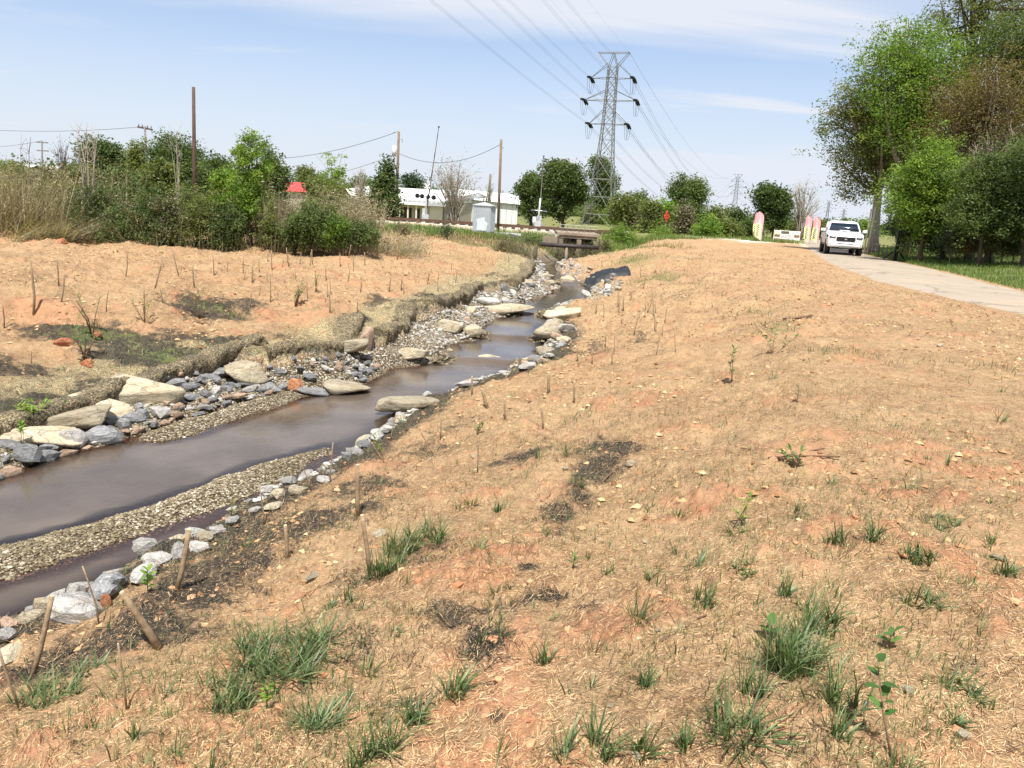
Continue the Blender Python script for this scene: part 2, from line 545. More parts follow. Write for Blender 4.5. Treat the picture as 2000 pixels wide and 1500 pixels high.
# ---- ground
def ground_material():
    m, t, o = material('ground')
    P = pos(t)
    nA = noise(t, 1.1, 4, 0.55, P)
    nB = noise(t, 9.0, 4, 0.65, P)
    nC = noise(t, 60.0, 4, 0.7, P)
    # chopped straw: stretched noise in two directions
    def strands(rot, sc, d):
        mp = N(t, 'ShaderNodeMapping'); mp.inputs['Rotation'].default_value = (0, 0, rot)
        mp.inputs['Scale'].default_value = (sc, sc * 6, sc)
        t.links.new(P, mp.inputs[0])
        return noise(t, 1.0, 2, 0.6, mp.outputs[0], d)
    s1 = strands(0.5, 22, 1.5); s2 = strands(-0.9, 26, 1.5); s3 = strands(1.9, 40, 1.0)
    st = mth(t, 'MAXIMUM', mth(t, 'MAXIMUM', s1, s2), s3)
    strand = mrange(t, st, 0.50, 0.74)
    straw = ramp(t, mth(t, 'ADD', mth(t, 'MULTIPLY', nB, 0.5), mth(t, 'MULTIPLY', strand, 0.5)),
                 [(0.22, (0.165, 0.092, 0.046)), (0.36, (0.345, 0.215, 0.115)), (0.54, (0.465, 0.318, 0.175)), (0.80, (0.60, 0.465, 0.295))])
    soil = ramp(t, mth(t, 'ADD', mth(t, 'MULTIPLY', nB, 0.6), mth(t, 'MULTIPLY', nC, 0.4)),
                [(0.32, (0.22, 0.082, 0.038)), (0.5, (0.365, 0.172, 0.092)), (0.68, (0.46, 0.262, 0.152))])
    # blend of mulch over soil, patchy at all scales
    sm = mth(t, 'ADD', mth(t, 'MULTIPLY', attr(t, 'soil'), 0.85), mth(t, 'MULTIPLY', mth(t, 'SUBTRACT', nB, 0.5), 1.7))
    sm = mth(t, 'ADD', sm, mth(t, 'MULTIPLY', mth(t, 'SUBTRACT', nA, 0.5), 0.8))
    smask = mrange(t, sm, 0.34, 0.80)
    smask = mth(t, 'MULTIPLY', smask, mth(t, 'SUBTRACT', 1.0, mth(t, 'MULTIPLY', strand, 0.45)))
    c = mixrgb(t, smask, straw, soil)
    dry = mrange(t, nA, 0.35, 0.7)
    c = mixrgb(t, mth(t, 'MULTIPLY', dry, 0.22), c, (0.62, 0.44, 0.25))
    # dark brown specks painted for shade between straws and under clods
    shade_specks = mrange(t, noise(t, 30.0, 4, 0.8, P), 0.42, 0.33)
    c = mixrgb(t, mth(t, 'MULTIPLY', shade_specks, 0.66), c, (0.15, 0.075, 0.04))
    fl = mrange(t, noise(t, 7.0, 7, 0.9, P), 0.435, 0.365)  # coarser flecks, colouring in the small shadows of clods
    c = mixrgb(t, mth(t, 'MULTIPLY', fl, 0.62), c, (0.20, 0.105, 0.055))
    # yellow coir blanket under black netting
    coir = ramp(t, mth(t, 'ADD', mth(t, 'MULTIPLY', strand, 0.6), mth(t, 'MULTIPLY', nC, 0.4)),
                [(0.25, (0.10, 0.080, 0.045)), (0.42, (0.42, 0.33, 0.18)), (0.58, (0.66, 0.53, 0.30)), (0.8, (0.78, 0.66, 0.42))])
    c = mixrgb(t, mrange(t, mth(t, 'ADD', attr(t, 'coir'), mth(t, 'MULTIPLY', mth(t, 'SUBTRACT', nB, .5), .9)), 0.35, 0.6), c, coir)
    nm = mth(t, 'ADD', attr(t, 'net'), mth(t, 'MULTIPLY', mth(t, 'SUBTRACT', noise(t, 4.0, 6, 0.8, P), 0.5), 2.2))
    nm = mth(t, 'MULTIPLY', mrange(t, nm, 0.34, 0.80), mrange(t, attr(t, 'net'), 0.04, 0.2))
    fleck = mrange(t, st, 0.58, 0.68)
    netc = mixrgb(t, mth(t, 'MULTIPLY', fleck, 0.75), (0.020, 0.020, 0.019), (0.30, 0.24, 0.15))
    c = mixrgb(t, mth(t, 'MULTIPLY', nm, 0.93), c, netc)
    # green cover
    gm = mth(t, 'ADD', attr(t, 'green'), mth(t, 'MULTIPLY', mth(t, 'SUBTRACT', nB, 0.5), 1.2))
    gm = mrange(t, gm, 0.38, 0.66)
    gcol = ramp(t, nC, [(0.3, (0.045, 0.070, 0.018)), (0.5, (0.12, 0.15, 0.045)), (0.72, (0.30, 0.27, 0.12))])
    c = mixrgb(t, mth(t, 'MULTIPLY', gm, 0.85), c, gcol)
    # gravel and wet bed
    vo = N(t, 'ShaderNodeTexVoronoi'); vo.inputs['Scale'].default_value = 34.0
    t.links.new(P, vo.inputs['Vector'])
    gv = ramp(t, N(t, 'ShaderNodeSeparateColor').outputs[0], [(0, (0, 0, 0)), (1, (1, 1, 1))])
    sepc = [n for n in t.nodes if n.bl_idname == 'ShaderNodeSeparateColor'][-1]
    t.links.new(vo.outputs['Color'], sepc.inputs[0])
    gcol2 = ramp(t, sepc.outputs[0], [(0.0, (0.11, 0.085, 0.055)), (0.4, (0.27, 0.22, 0.15)), (0.7, (0.42, 0.37, 0.28)), (1.0, (0.58, 0.53, 0.44))])
    gcol2 = mixrgb(t, mrange(t, vo.outputs['Distance'], 0.35, 0.62), gcol2, (0.07, 0.05, 0.03))
    c = mixrgb(t, attr(t, 'gravel'), c, gcol2)
    bedc = ramp(t, nB, [(0.3, (0.055, 0.028, 0.016)), (0.6, (0.115, 0.062, 0.036)), (0.8, (0.19, 0.115, 0.065))])
    c = mixrgb(t, attr(t, 'wet'), c, bedc)
    white = ramp(t, nB, [(0.3, (0.45, 0.40, 0.33)), (0.7, (0.70, 0.66, 0.58))])
    c = mixrgb(t, attr(t, 'pale'), c, white)
    h = mth(t, 'ADD', mth(t, 'MULTIPLY', nB, 1.2), mth(t, 'ADD', mth(t, 'MULTIPLY', nC, 0.45), mth(t, 'MULTIPLY', strand, 0.45)))
    h = mth(t, 'SUBTRACT', h, mth(t, 'MULTIPLY', vo.outputs['Distance'], attr(t, 'gravel')))
    p = principled(t, o, c, 0.92, bump(t, h, 0.8, 0.012), 0, 0.12)
    return m
M['ground'] = ground_material()

# patches of black netting showing, as seen on the ground: (px, py, radius in metres x, y, strength)
NET = [(1195, 875, .34, .30, 1), (1160, 925, .25, .3, 1), (1020, 885, .45, .35, .9), (1085, 1010, .16, .5, .9), (1130, 960, .18, .4, .8),
       (870, 1205, .20, .20, .9), (950, 1250, .10, .28, 1), (900, 1190, .3, .12, .7), (1070, 1165, .16, .08, .9), (1150, 1185, .12, .06, .8), (1035, 1105, .10, .06, .9),
       (760, 1120, .4, .3, .65), (840, 1080, .3, .3, .6), (690, 1250, .25, .2, .5), (350, 1215, .2, .16, .8), (280, 1290, .12, .16, .6),
       (720, 950, .6, .5, .8), (620, 1000, .7, .55, .9), (520, 1045, .7, .5, 1), (430, 1100, .6, .45, 1), (350, 1150, .55, .4, 1), (260, 1215, .5, .35, 1), (180, 1265, .45, .3, .9), (90, 1310, .45, .3, .8), (820, 880, .5, .5, .6),
       (800, 900, .4, .5, .5), (880, 830, .5, .7, .45), (1250, 650, .3, 1.6, .5), (1160, 690, .5, 1.5, .6),
       (1060, 860, .3, .3, .5), (1240, 960, .25, .2, .25), (800, 1380, .12, .1, .8), (420, 1460, .1, .08, .7), (970, 1400, .05, .05, .7), (1430, 1000, .1, .1, .2)]
NETL = [(180, 650, 1.0, .55, 1), (100, 640, .7, .4, .8), (270, 660, .9, .35, .8), (395, 600, 1.1, .9, .75), (350, 660, .8, .35, .7), (330, 690, 1.3, .4, .9), (250, 700, .9, .3, .8),
        (440, 668, .8, .3, .8), (480, 590, .6, .8, .6), (30, 720, .9, .5, .7), (20, 800, .6, .5, .95), (120, 790, .8, .25, .75), (620, 680, .9, .25, .6),
        (740, 585, .5, .8, .6), (800, 590, .7, .8, .5), (830, 575, .6, .8, .6), (700, 625, .4, .5, .9), (905, 560, 1, .7, .4), (960, 540, .8, 1.0, .5), (690, 545, .8, .8, .3), (560, 660, .8, .3, .5),
        (1000, 540, .6, 1.2, .5), (60, 830, .5, .3, .8), (180, 740, .6, .3, .4)]
SOIL = [(100, 620, 1.4, .8, .8), (640, 615, 1.4, .6, .9), (330, 640, 1.3, .5, .6), (600, 530, 1.5, 1, .5), (430, 550, 1.6, .9, .5), (200, 560, 1, .8, .3), (700, 600, .8, .5, .8),
        (540, 590, 1.3, .8, .4), (800, 545, 1.2, 1, .5), (1165, 700, .5, .5, .9), (1240, 730, .3, .4, .7), (930, 1120, .35, .25, 1), (1000, 1070, .3, .2, .7),
        (800, 1210, .2, .1, .9), (690, 1400, .14, .08, 1), (1030, 1290, .3, .2, .8), (60, 1440, .2, .12, .9), (560, 1160, .4, .3, .5), (860, 960, .5, .4, .6), (850, 870, .4, .3, .6),
        (1000, 940, .35, .25, .5), (1180, 1260, .12, .08, .8), (1010, 1420, .1, .08, .8), (500, 1330, .1, .08, .4), (230, 1270, .25, .15, .7), (120, 470, 1.2, .7, 1), (980, 740, .6, .4, .6),
        (950, 490, 2, 1, .4), (1030, 900, .2, .15, .8), (620, 1420, .4, .2, .4), (760, 1300, .3, .2, .5), (1450, 720, .5, .4, .35), (1900, 720, 2.5, 1.2, .3), (1650, 640, 3, 1, .3)]
GRN = [(1290, 540, 1.6, 3, .75), (1240, 510, 1.6, 3, .8), (1350, 575, 1.2, 2.5, .5), (1480, 610, .8, 1.2, .6), (1520, 640, .6, .7, .7), (1650, 690, .8, .5, .55), (1880, 715, 1.0, .35, .4), (1350, 505, 2, 1.0, .4),
       (1430, 515, 2.5, .8, .35), (1100, 700, 1, 1.5, .35), (960, 480, 4, 1.5, .9), (760, 480, 4, 1.0, .7), (900, 500, 3, 1.2, .6), (1200, 490, 3, 2, .8), (20, 690, .6, .3, .4), (350, 690, 1, .3, .65), (420, 680, .9, .25, .5),
       (600, 690, .7, .2, .7), (210, 655, 1.3, .45, .8), (430, 600, .9, .5, .7), (330, 700, 1.2, .3, .8), (120, 650, .8, .4, .6), (470, 680, .9, .25, .6), (20, 800, .6, .4, .5), (250, 720, .8, .25, .5), (20, 570, .6, .5, .5), (890, 540, 2, 1, .3), (1000, 520, 1, 2, .4), (570, 600, .5, .6, .3), (1150, 800, 1, .7, .25), (920, 830, .8, .8, .2), (1190, 560, 1, 2, .5)]
def patch_points(lst, z0):
    out_ = []
    for px, py, rx, ry, s in lst:
        p = atG(px, py)
        out_.append((p[0], p[1], rx, ry, s))
    return out_
NETP = patch_points(NET + [(a_, b_, c_, d_, e_ * 1.25) for a_, b_, c_, d_, e_ in NETL], 0); SOILP = patch_points(SOIL, 0); GRNP = patch_points(GRN, 0)
def patches(lst, x, y):
    v = np.zeros(x.shape)
    for cx_, cy_, rx, ry, s in lst:
        d2 = ((x - cx_) / rx) ** 2 + ((y - cy_) / ry) ** 2
        v = np.maximum(v, s * np.exp(-d2 * 0.9))
    return v
def masks(x, y):
    dr = line_d(WR, x, y); dl = -line_d(WL, x, y); dp = -line_d(LIPP, x, y)
    a = line_d(PL, x, y, 2.0); b = line_d(PR, x, y, 2.0)
    right = dr > 0; left = dl > 0
    bed = (~right) & (~left)
    net = patches(NETP, x, y)
    band = np.exp(-((dr - 0.45) / 0.45) ** 2) * (1 - sstep(y, 16, 26)) * 0.95
    net = np.maximum(net, np.where(right, band, 0))
    net = np.maximum(net, np.where(dp > 0, 0.72 * np.exp(-((dp - 0.12) / 0.28) ** 2), 0) * (1 - sstep(y, 24, 32)))
    coir = np.where(right, np.exp(-(dr / 0.9) ** 2) * 0.8, 0) * (1 - sstep(y, 16, 40) * .6)
    coir = np.maximum(coir, np.where(dp > 0, 0.85 * np.exp(-(dp / 1.5) ** 2), 0))
    soil = patches(SOILP, x, y)
    soil = np.maximum(soil, 0.40 * sstep(fbm(x, y, 1.6, 3, 91), 0.5, 0.68))
    soil = soil + np.where(a < 0, sstep(clods(x, y), 0.01, 0.035) * 0.7, 0)
    soil = soil + np.where((dp > 1.5), 0.04, 0.0)
    green = patches(GRNP, x, y) * 0.70
    yg = np.clip(46.8 + np.maximum(x - 4, 0) * 1.5, 46.8, 66)
    far = sstep(y - yg, 0, 1.8)
    green = np.maximum(green, far * 0.9)
    verge = sstep(b, 0.05, 0.3)
    green = np.maximum(green, verge * 1.0)
    green = np.maximum(green, np.where(x > 8, 0, 1) * sstep(y, 43, 46.5) * .8)
    gravel = np.zeros(x.shape)
    gravel = np.where((dl > 0) & (dp < 0), 1.0, gravel)
    gravel = np.where(bed, 1.0, gravel)
    gravel = np.maximum(gravel, np.where(right, 1 - sstep(dr, 0.02, 0.12), 0))
    pale = np.zeros(x.shape)
    wp = at(1500, 474, .12)
    pale = np.maximum(pale, np.exp(-((x - wp[0]) / 5) ** 2 - ((y - wp[1]) / 5.0) ** 2) * sstep(fbm(x, y, 1.5, 3, 12), .4, .55))
    green = green * (1 - np.clip(pale * 2, 0, 1))
    # ballast of the railway
    bl = np.exp(-((y - RAILY) / 2.6) ** 4) * (1 - sstep(x, 2, 4))
    pale = np.maximum(pale, bl * 0.8); green = green * (1 - bl)
    return dict(net=net, coir=coir, soil=soil, green=green, gravel=gravel, pale=pale)

rad = [0.02, 0.25, 0.5, 0.75, 1.0]
r_ = 1.2
while r_ < 4000:
    rad.append(r_)
    r_ *= 1 + (0.0062 if r_ < 5 else 0.0085 if r_ < 22 else 0.012 if r_ < 62 else 0.05)
rad = np.array(rad)
ang = np.concatenate([np.arange(-47, 50, 0.19), np.arange(50, 313, 6.0)])
TH = np.radians(ang)
RR, AA = np.meshgrid(rad, TH, indexing='ij')
GX = (RR * np.sin(AA)).ravel(); GY = (RR * np.cos(AA)).ravel()
GZ = H(GX, GY)
nr, na = RR.shape
gi = (np.arange(nr - 1)[:, None] * na); gj = np.arange(na)[None, :]; gk = (gj + 1) % na
GF = np.stack([gi + gj, gi + na + gj, gi + na + gk, gi + gk], -1).reshape(-1, 4)
mk_ = masks(GX, GY)
wlev = wz(GY)
under = (line_d(WR, GX, GY) < 0.15) & (line_d(WL, GX, GY) > -0.15) & (GY < 50)
mk_['wet'] = np.where(under, 1 - sstep(GZ - wlev, -0.03, 0.02), 0) * 0.85
me = newmesh('ground', np.stack([GX, GY, GZ], 1), GF, M['ground'], True, attrs=mk_)
ground = tag(link('ground', me), kind='structure')

# ---- water
def water_material():
    m, t, o = material('stream_water')
    P = pos(t)
    mp = N(t, 'ShaderNodeMapping'); mp.inputs['Rotation'].default_value = (0, 0, -0.45); mp.inputs['Scale'].default_value = (1.6, 0.8, 1)
    t.links.new(P, mp.inputs[0])
    n1 = noise(t, 7.0, 3, 0.55, mp.outputs[0], 0.6)
    n2 = noise(t, 28.0, 2, 0.5, mp.outputs[0])
    h = mth(t, 'ADD', mth(t, 'MULTIPLY', n1, 0.8), mth(t, 'MULTIPLY', n2, 0.25))
    bmp = N(t, 'ShaderNodeBump'); bmp.inputs['Distance'].default_value = 0.02
    t.links.new(h, bmp.inputs['Height'])
    t.links.new(mth(t, 'ADD', mth(t, 'MULTIPLY', attr(t, 'riffle'), 1.1), 0.24), bmp.inputs['Strength'])
    fr = N(t, 'ShaderNodeFresnel'); fr.inputs['IOR'].default_value = 1.36
    t.links.new(bmp.outputs[0], fr.inputs['Normal'])
    gl = N(t, 'ShaderNodeBsdfGlossy'); gl.inputs['Roughness'].default_value = 0.03
    gl.inputs['Color'].default_value = (0.95, 0.97, 1.0, 1)
    t.links.new(bmp.outputs[0], gl.inputs['Normal'])
    trn = N(t, 'ShaderNodeBsdfTransparent'); trn.inputs['Color'].default_value = (0.62, 0.50, 0.42, 1)
    silt = N(t, 'ShaderNodeBsdfDiffuse')
    t.links.new(ramp(t, noise(t, 1.3, 3, 0.5, P), [(0.3, (0.100, 0.076, 0.058)), (0.7, (0.150, 0.116, 0.088))]), silt.inputs[0])
    b = N(t, 'ShaderNodeMixShader'); t.links.new(mth(t, 'MULTIPLY', mrange(t, noise(t, 0.9, 3, 0.5, P), 0.35, 0.65, 0.62, 0.88), mrange(t, attr(t, 'depth'), 0.0, 0.14)), b.inputs[0])
    t.links.new(trn.outputs[0], b.inputs[1]); t.links.new(silt.outputs[0], b.inputs[2])
    mx = N(t, 'ShaderNodeMixShader')
    t.links.new(fr.outputs[0], mx.inputs[0]); t.links.new(b.outputs[0], mx.inputs[1]); t.links.new(gl.outputs[0], mx.inputs[2])
    t.links.new(mx.outputs[0], o.inputs['Surface'])
    return m
M['water'] = water_material()
ys = np.concatenate([np.arange(-6, 12, 0.12), np.arange(12, 49.5, 0.05)])
us = np.linspace(0, 1, 40)
YY, UU = np.meshgrid(ys, us, indexing='ij')
xl = line_x(WL, ys) - 1.6; xr = line_x(WR, ys) + 0.9
XX = xl[:, None] * (1 - UU) + xr[:, None] * UU
near_step = np.zeros(YY.shape)
for yy, h in STEPS:
    near_step = np.maximum(near_step, np.exp(-((YY - yy + 0.25) / 0.45) ** 2))
near_step = np.maximum(near_step, 0.55 * np.exp(-((YY - 12.4) / 0.7) ** 2) * sstep(XX, -3.6, -1.2))
ZZ = wz(YY + 0.10 * (fbm(XX, YY, 0.5, 2, 15) - .5) * 2) + 0.018 * near_step * (fbm(XX, YY * .7, 0.11, 3, 16) - 0.5) * 2 + 0.002 * (fbm(XX, YY, 0.2, 2, 4) - .5)
nY, nU = YY.shape
wi = np.arange(nY - 1)[:, None] * nU; wj = np.arange(nU - 1)[None, :]
WF = np.stack([wi + wj, wi + wj + 1, wi + nU + wj + 1, wi + nU + wj], -1).reshape(-1, 4)
me = newmesh('water', np.stack([XX.ravel(), YY.ravel(), ZZ.ravel()], 1), WF, M['water'], True, attrs={'riffle': near_step.ravel(), 'depth': (ZZ - base_height(XX.ravel().copy(), YY.ravel().copy()).reshape(ZZ.shape)).ravel()})
water = tag(link('water', me), kind='structure')

# ---- paved trail
def path_material():
    m, t, o = material('trail_paving')
    P = pos(t)
    n1 = noise(t, 0.5, 4, 0.6, P); n2 = noise(t, 60, 3, 0.7, P)
    c = ramp(t, n1, [(0.3, (0.275, 0.225, 0.170)), (0.55, (0.33, 0.27, 0.205)), (0.75, (0.38, 0.305, 0.23))])
    c = mixrgb(t, 0.30, c, ramp(t, n2, [(0.3, (0.17, 0.14, 0.11)), (0.7, (0.46, 0.40, 0.32))]))
    vor = N(t, 'ShaderNodeTexVoronoi', feature='DISTANCE_TO_EDGE'); vor.inputs['Scale'].default_value = 0.35
    wv = N(t, 'ShaderNodeVectorMath', operation='ADD')
    nn = N(t, 'ShaderNodeTexNoise'); nn.inputs['Scale'].default_value = 1.2; nn.inputs['Detail'].default_value = 4
    t.links.new(P, nn.inputs['Vector'])
    t.links.new(P, wv.inputs[0]); t.links.new(nn.outputs['Color'], wv.inputs[1])
    t.links.new(wv.outputs[0], vor.inputs['Vector'])
    crack = mrange(t, vor.outputs['Distance'], 0.022, 0.006)
    c = mixrgb(t, mth(t, 'MULTIPLY', crack, 0.5), c, (0.12, 0.10, 0.08))
    c = mixrgb(t, mth(t, 'MULTIPLY', mrange(t, noise(t, 0.25, 5, 0.65, P), 0.5, 0.7), 0.35), c, (0.42, 0.29, 0.18))
    principled(t, o, c, 0.9, bump(t, n2, 0.4, 0.006), 0, 0.2)
    return m
M['path'] = path_material()
ys = np.concatenate([np.arange(-6, 66, 0.2), np.arange(66, 112, 2)])
us = np.linspace(0, 1, 14)
YY, UU = np.meshgrid(ys, us, indexing='ij')
wob = 0.45 * (fbm(ys * 1.0, ys * 0 + 3, 1.3, 4, 5) - .5)
XX = (line_x(PL, ys) + wob)[:, None] * (1 - UU) + (line_x(PR, ys) - wob)[:, None] * UU
ZZ = 0.128 + 0.03 * (1 - (2 * UU - 1) ** 2) - 0.05 * (np.abs(2 * UU - 1) > .99)
nY, nU = YY.shape
wi = np.arange(nY - 1)[:, None] * nU; wj = np.arange(nU - 1)[None, :]
WF = np.stack([wi + wj, wi + wj + 1, wi + nU + wj + 1, wi + nU + wj], -1).reshape(-1, 4)
link_ = link('path', newmesh('path', np.stack([XX.ravel(), YY.ravel(), ZZ.ravel()], 1), WF, M['path'], True))
tag(link_, kind='structure')

# ------------------------------------------------------------------ scattered strands and blades
def in_view(x, y, pad=1.06):
    return np.abs(x / np.maximum(y, 0.1)) < 0.86 * pad
def strands_mesh(name, x, y, length, width, zoff, tilt, mat, tint):
    n = len(x)
    th = rng.uniform(0, math.pi * 2, n)
    dx = np.cos(th) * length / 2; dy = np.sin(th) * length / 2
    px = -np.sin(th) * width / 2; py = np.cos(th) * width / 2
    z1 = H(x - dx, y - dy) + zoff; z2 = H(x + dx, y + dy) + zoff + tilt * length
    tw = rng.uniform(0, 1, n) * width * 0.7
    V = np.stack([np.stack([x - dx - px, y - dy - py, z1], 1), np.stack([x + dx - px, y + dy - py, z2], 1),
                  np.stack([x + dx + px, y + dy + py, z2 + tw], 1), np.stack([x - dx + px, y - dy + py, z1 + tw], 1)], 1).reshape(-1, 3)
    F = np.arange(n * 4).reshape(-1, 4)
    return newmesh(name, V, F, mat, False, tint=tint)
def tintmat(name, stops, rough=0.8, spec=0.2):
    m, t, o = material(name)
    c = ramp(t, attr(t, 'tint'), stops)
    principled(t, o, c, rough, None, 0, spec)
    return m
M['straw'] = tintmat('straw', [(0, (0.20, 0.09, 0.045)), (0.35, (0.52, 0.31, 0.15)), (0.75, (0.72, 0.50, 0.28)), (1, (0.84, 0.68, 0.44))])
M['netfibre'] = tintmat('black_netting', [(0, (0.008, 0.008, 0.008)), (0.7, (0.03, 0.03, 0.028)), (1, (0.28, 0.22, 0.13))], 0.5)
M['stem'] = tintmat('dead_stem', [(0, (0.045, 0.028, 0.018)), (0.6, (0.16, 0.10, 0.055)), (1, (0.30, 0.22, 0.12))], 0.9)
def sample_ground(n, r0, r1, power=1.0, a0=-41, a1=41):
    u = rng.uniform(0, 1, n)
    if power == 1.0: r = r0 * (r1 / r0) ** u          # density ~ 1/r^2
    else: r = r0 + (r1 - r0) * u ** power
    a = np.radians(rng.uniform(a0, a1, n))
    return r * np.sin(a), r * np.cos(a)
x, y = sample_ground(200000, 1.5, 16)
dr = line_d(WR, x, y); dp = -line_d(LIPP, x, y); a = line_d(PL, x, y, 2.)
ok = ((dr > 0.3) | (dp > 0.0)) & (a < -0.1)
dens = fbm(x, y, 0.5, 3, 51)
ok &= rng.uniform(0.25, 0.75, len(x)) < dens + 0.12
x, y = x[ok], y[ok]
n = len(x)
me = strands_mesh('straw_mulch', x, y, rng.uniform(0.007, 0.030, n) * rng.choice([1, 1, 1, 1.6], n), rng.uniform(0.0009, 0.0020, n), rng.uniform(0.0005, 0.005, n), rng.uniform(-0.1, 0.35, n), M['straw'], rng.beta(2, 2.4, n))
tag(link('straw_mulch', me), 'loose chopped straw scattered over the red clay bank', None, None, 'stuff')
# dark twiggy fibres and netting
x, y = sample_ground(150000, 1.6, 24)
mk2 = masks(x, y)
ok = (mk2['net'] + (fbm(x, y, 0.25, 5, 52, .65) - 0.5) * 2.0 > rng.uniform(0.35, .75, len(x))) & (mk2['gravel'] < 0.5)
x, y = x[ok], y[ok]; n = len(x)
me = strands_mesh('netting_fibres', x, y, rng.uniform(0.012, 0.045, n), rng.uniform(0.0012, 0.0032, n) * (1 + 0.08 * np.hypot(x, y)), rng.uniform(0.001, 0.016, n), rng.uniform(-.3, .6, n), M['netfibre'], rng.uniform(0, 1, n) ** 1.3)
tag(link('netting_fibres', me), 'tangled black netting and straw fibres on the bank', None, None, 'stuff')

# dead stems and crumbs lying about
x, y = sample_ground(95000, 1.6, 34)
dr = line_d(WR, x, y); dp = -line_d(LIPP, x, y); a = line_d(PL, x, y, 2.)
ok = ((dr > 0.3) | (dp > 0.1)) & (a < -0.2) & (fbm(x, y, 0.7, 3, 54) > rng.uniform(.3, .75, len(x)))
x, y = x[ok], y[ok]; n = len(x); dd = np.hypot(x, y)
me = strands_mesh('dead_stems', x, y, rng.uniform(0.012, 0.06, n) * (1 + .03 * dd), rng.uniform(0.0008, 0.0022, n) * (1 + .07 * dd), rng.uniform(0.001, 0.012, n), rng.uniform(-.2, .9, n), M['stem'], rng.uniform(0, 1, n))
tag(link('dead_stems', me), 'dark dead stems and crumbs strewn over the mulch', None, None, 'stuff')
x, y = sample_ground(60000, 12, 44, .7)
dr = line_d(WR, x, y); dp = -line_d(LIPP, x, y); a = line_d(PL, x, y, 2.)
ok = ((dr > 0.4) | (dp > 0.2)) & (a < -0.2) & (fbm(x, y * .6, 0.9, 3, 55) > rng.uniform(.35, .8, len(x))) & (y < 46 + np.maximum(x, 0))
x, y = x[ok], y[ok]; n = len(x)
me = strands_mesh('scattered_stems', x, y, rng.uniform(0.03, 0.14, n), rng.uniform(0.004, 0.011, n), rng.uniform(0.002, 0.02, n), rng.uniform(-.1, .7, n), M['stem'], rng.uniform(0, 1, n))
tag(link('scattered_stems', me), 'dead stems and twigs scattered over the farther mulch', None, None, 'stuff')
# pebbles on bars and between the rocks
M['pebble'] = tintmat('pebbles', [(0, (0.06, 0.045, 0.022)), (0.35, (0.17, 0.135, 0.075)), (0.7, (0.33, 0.275, 0.185)), (1, (0.60, 0.55, 0.45))], 0.75, 0.3)
def pebbles(name, x, y, s, label, tint, zadd=0.0):
    n = len(x)
    oct_ = np.array([[1, 0, 0], [0, 1, 0], [-1, 0, 0], [0, -1, 0], [0, 0, 1], [0, 0, -1.0]])
    f = np.array([[0, 1, 4], [1, 2, 4], [2, 3, 4], [3, 0, 4], [1, 0, 5], [2, 1, 5], [3, 2, 5], [0, 3, 5]])[:4]
    th = rng.uniform(0, 6.28, n); sx = s * rng.uniform(.7, 1.3, n); sy = s * rng.uniform(.6, 1.1, n); sz = s * rng.uniform(.35, .8, n)
    jit = rng.uniform(.75, 1.25, (n, 5, 3))
    P = oct_[:5][None] * jit
    P = P * np.stack([sx, sy, sz], 1)[:, None, :]
    ca, sa = np.cos(th)[:, None], np.sin(th)[:, None]
    X = P[..., 0] * ca - P[..., 1] * sa + x[:, None]; Y = P[..., 0] * sa + P[..., 1] * ca + y[:, None]
    Z = P[..., 2] + H(x, y)[:, None] + zadd
    V = np.stack([X, Y, Z], -1).reshape(-1, 3)
    F = (f[None] + (np.arange(n) * 5)[:, None, None]).reshape(-1, 3)
    me = newmesh(name, V, F, M['pebble'], False, tint=np.repeat(tint, 4))
    return tag(link(name, me), label, None, None, 'stuff')
x, y = sample_ground(330000, 4, 44, 1.0, -41, 12)
dr = line_d(WR, x, y); dl = -line_d(WL, x, y); dp = -line_d(LIPP, x, y)
wl = wz(y); hb = base_height(x, y)
ok = (((dl > -0.6) & (dp < 0.0)) | ((dr < 0.05) & (dl < 0))) & (hb > wl - 0.015)
x, y = x[ok], y[ok]; n = len(x)
pebbles('gravel', x, y, rng.uniform(0.0055, 0.0145, n) * rng.choice([1, 1, 1.8], n), 'washed gravel on the bars and shelf beside the stream', np.clip(rng.beta(1.8, 2.6, n) * (0.35 + 1.15 * fbm(x, y, .8, 3, 66)) + .16 * (dl[ok] > .3), 0, 1), 0.004)

# coarse stones showing through at each little sill
X_ = []; Y_ = []
for yy, h in STEPS:
    m_ = 260
    yq = yy + rng.normal(0, .16, m_); u = rng.random(m_)
    X_.append(line_x(WL, yq) * (1 - u) + line_x(WR, yq) * u); Y_.append(yq)
x = np.concatenate(X_); y = np.concatenate(Y_); n = len(x)
pebbles('sill_stones', x, y, rng.uniform(.02, .075, n), 'brown stones showing through the water at the sills', rng.beta(1.6, 3.4, n) * .85, 0.085)

# crumbs and matted clumps of mulch that break up the farther ground
M['clump'] = tintmat('mulch_clumps', [(0, (0.15, 0.075, 0.035)), (0.4, (0.34, 0.19, 0.095)), (0.75, (0.48, 0.31, 0.165)), (1, (0.60, 0.44, 0.26))], 0.95, 0.1)
x, y = sample_ground(42000, 4.5, 44, .8)
dr = line_d(WR, x, y); dp = -line_d(LIPP, x, y); a = line_d(PL, x, y, 2.)
ok = ((dr > 0.5) | (dp > 0.4)) & (a < -0.3) & (fbm(x, y, 1.3, 4, 57) > rng.uniform(.38, .72, len(x))) & (y < 46 + np.maximum(x - 3, 0))
x, y = x[ok], y[ok]; n = len(x)
_keep = M['pebble']; M['pebble'] = M['clump']
pebbles('mulch_clumps', x, y, rng.uniform(.012, .038, n) * (1 + .012 * np.hypot(x, y)), 'crumbs of clay and matted mulch over the farther ground', rng.beta(2, 2, n), 0.0)
M['pebble'] = _keep
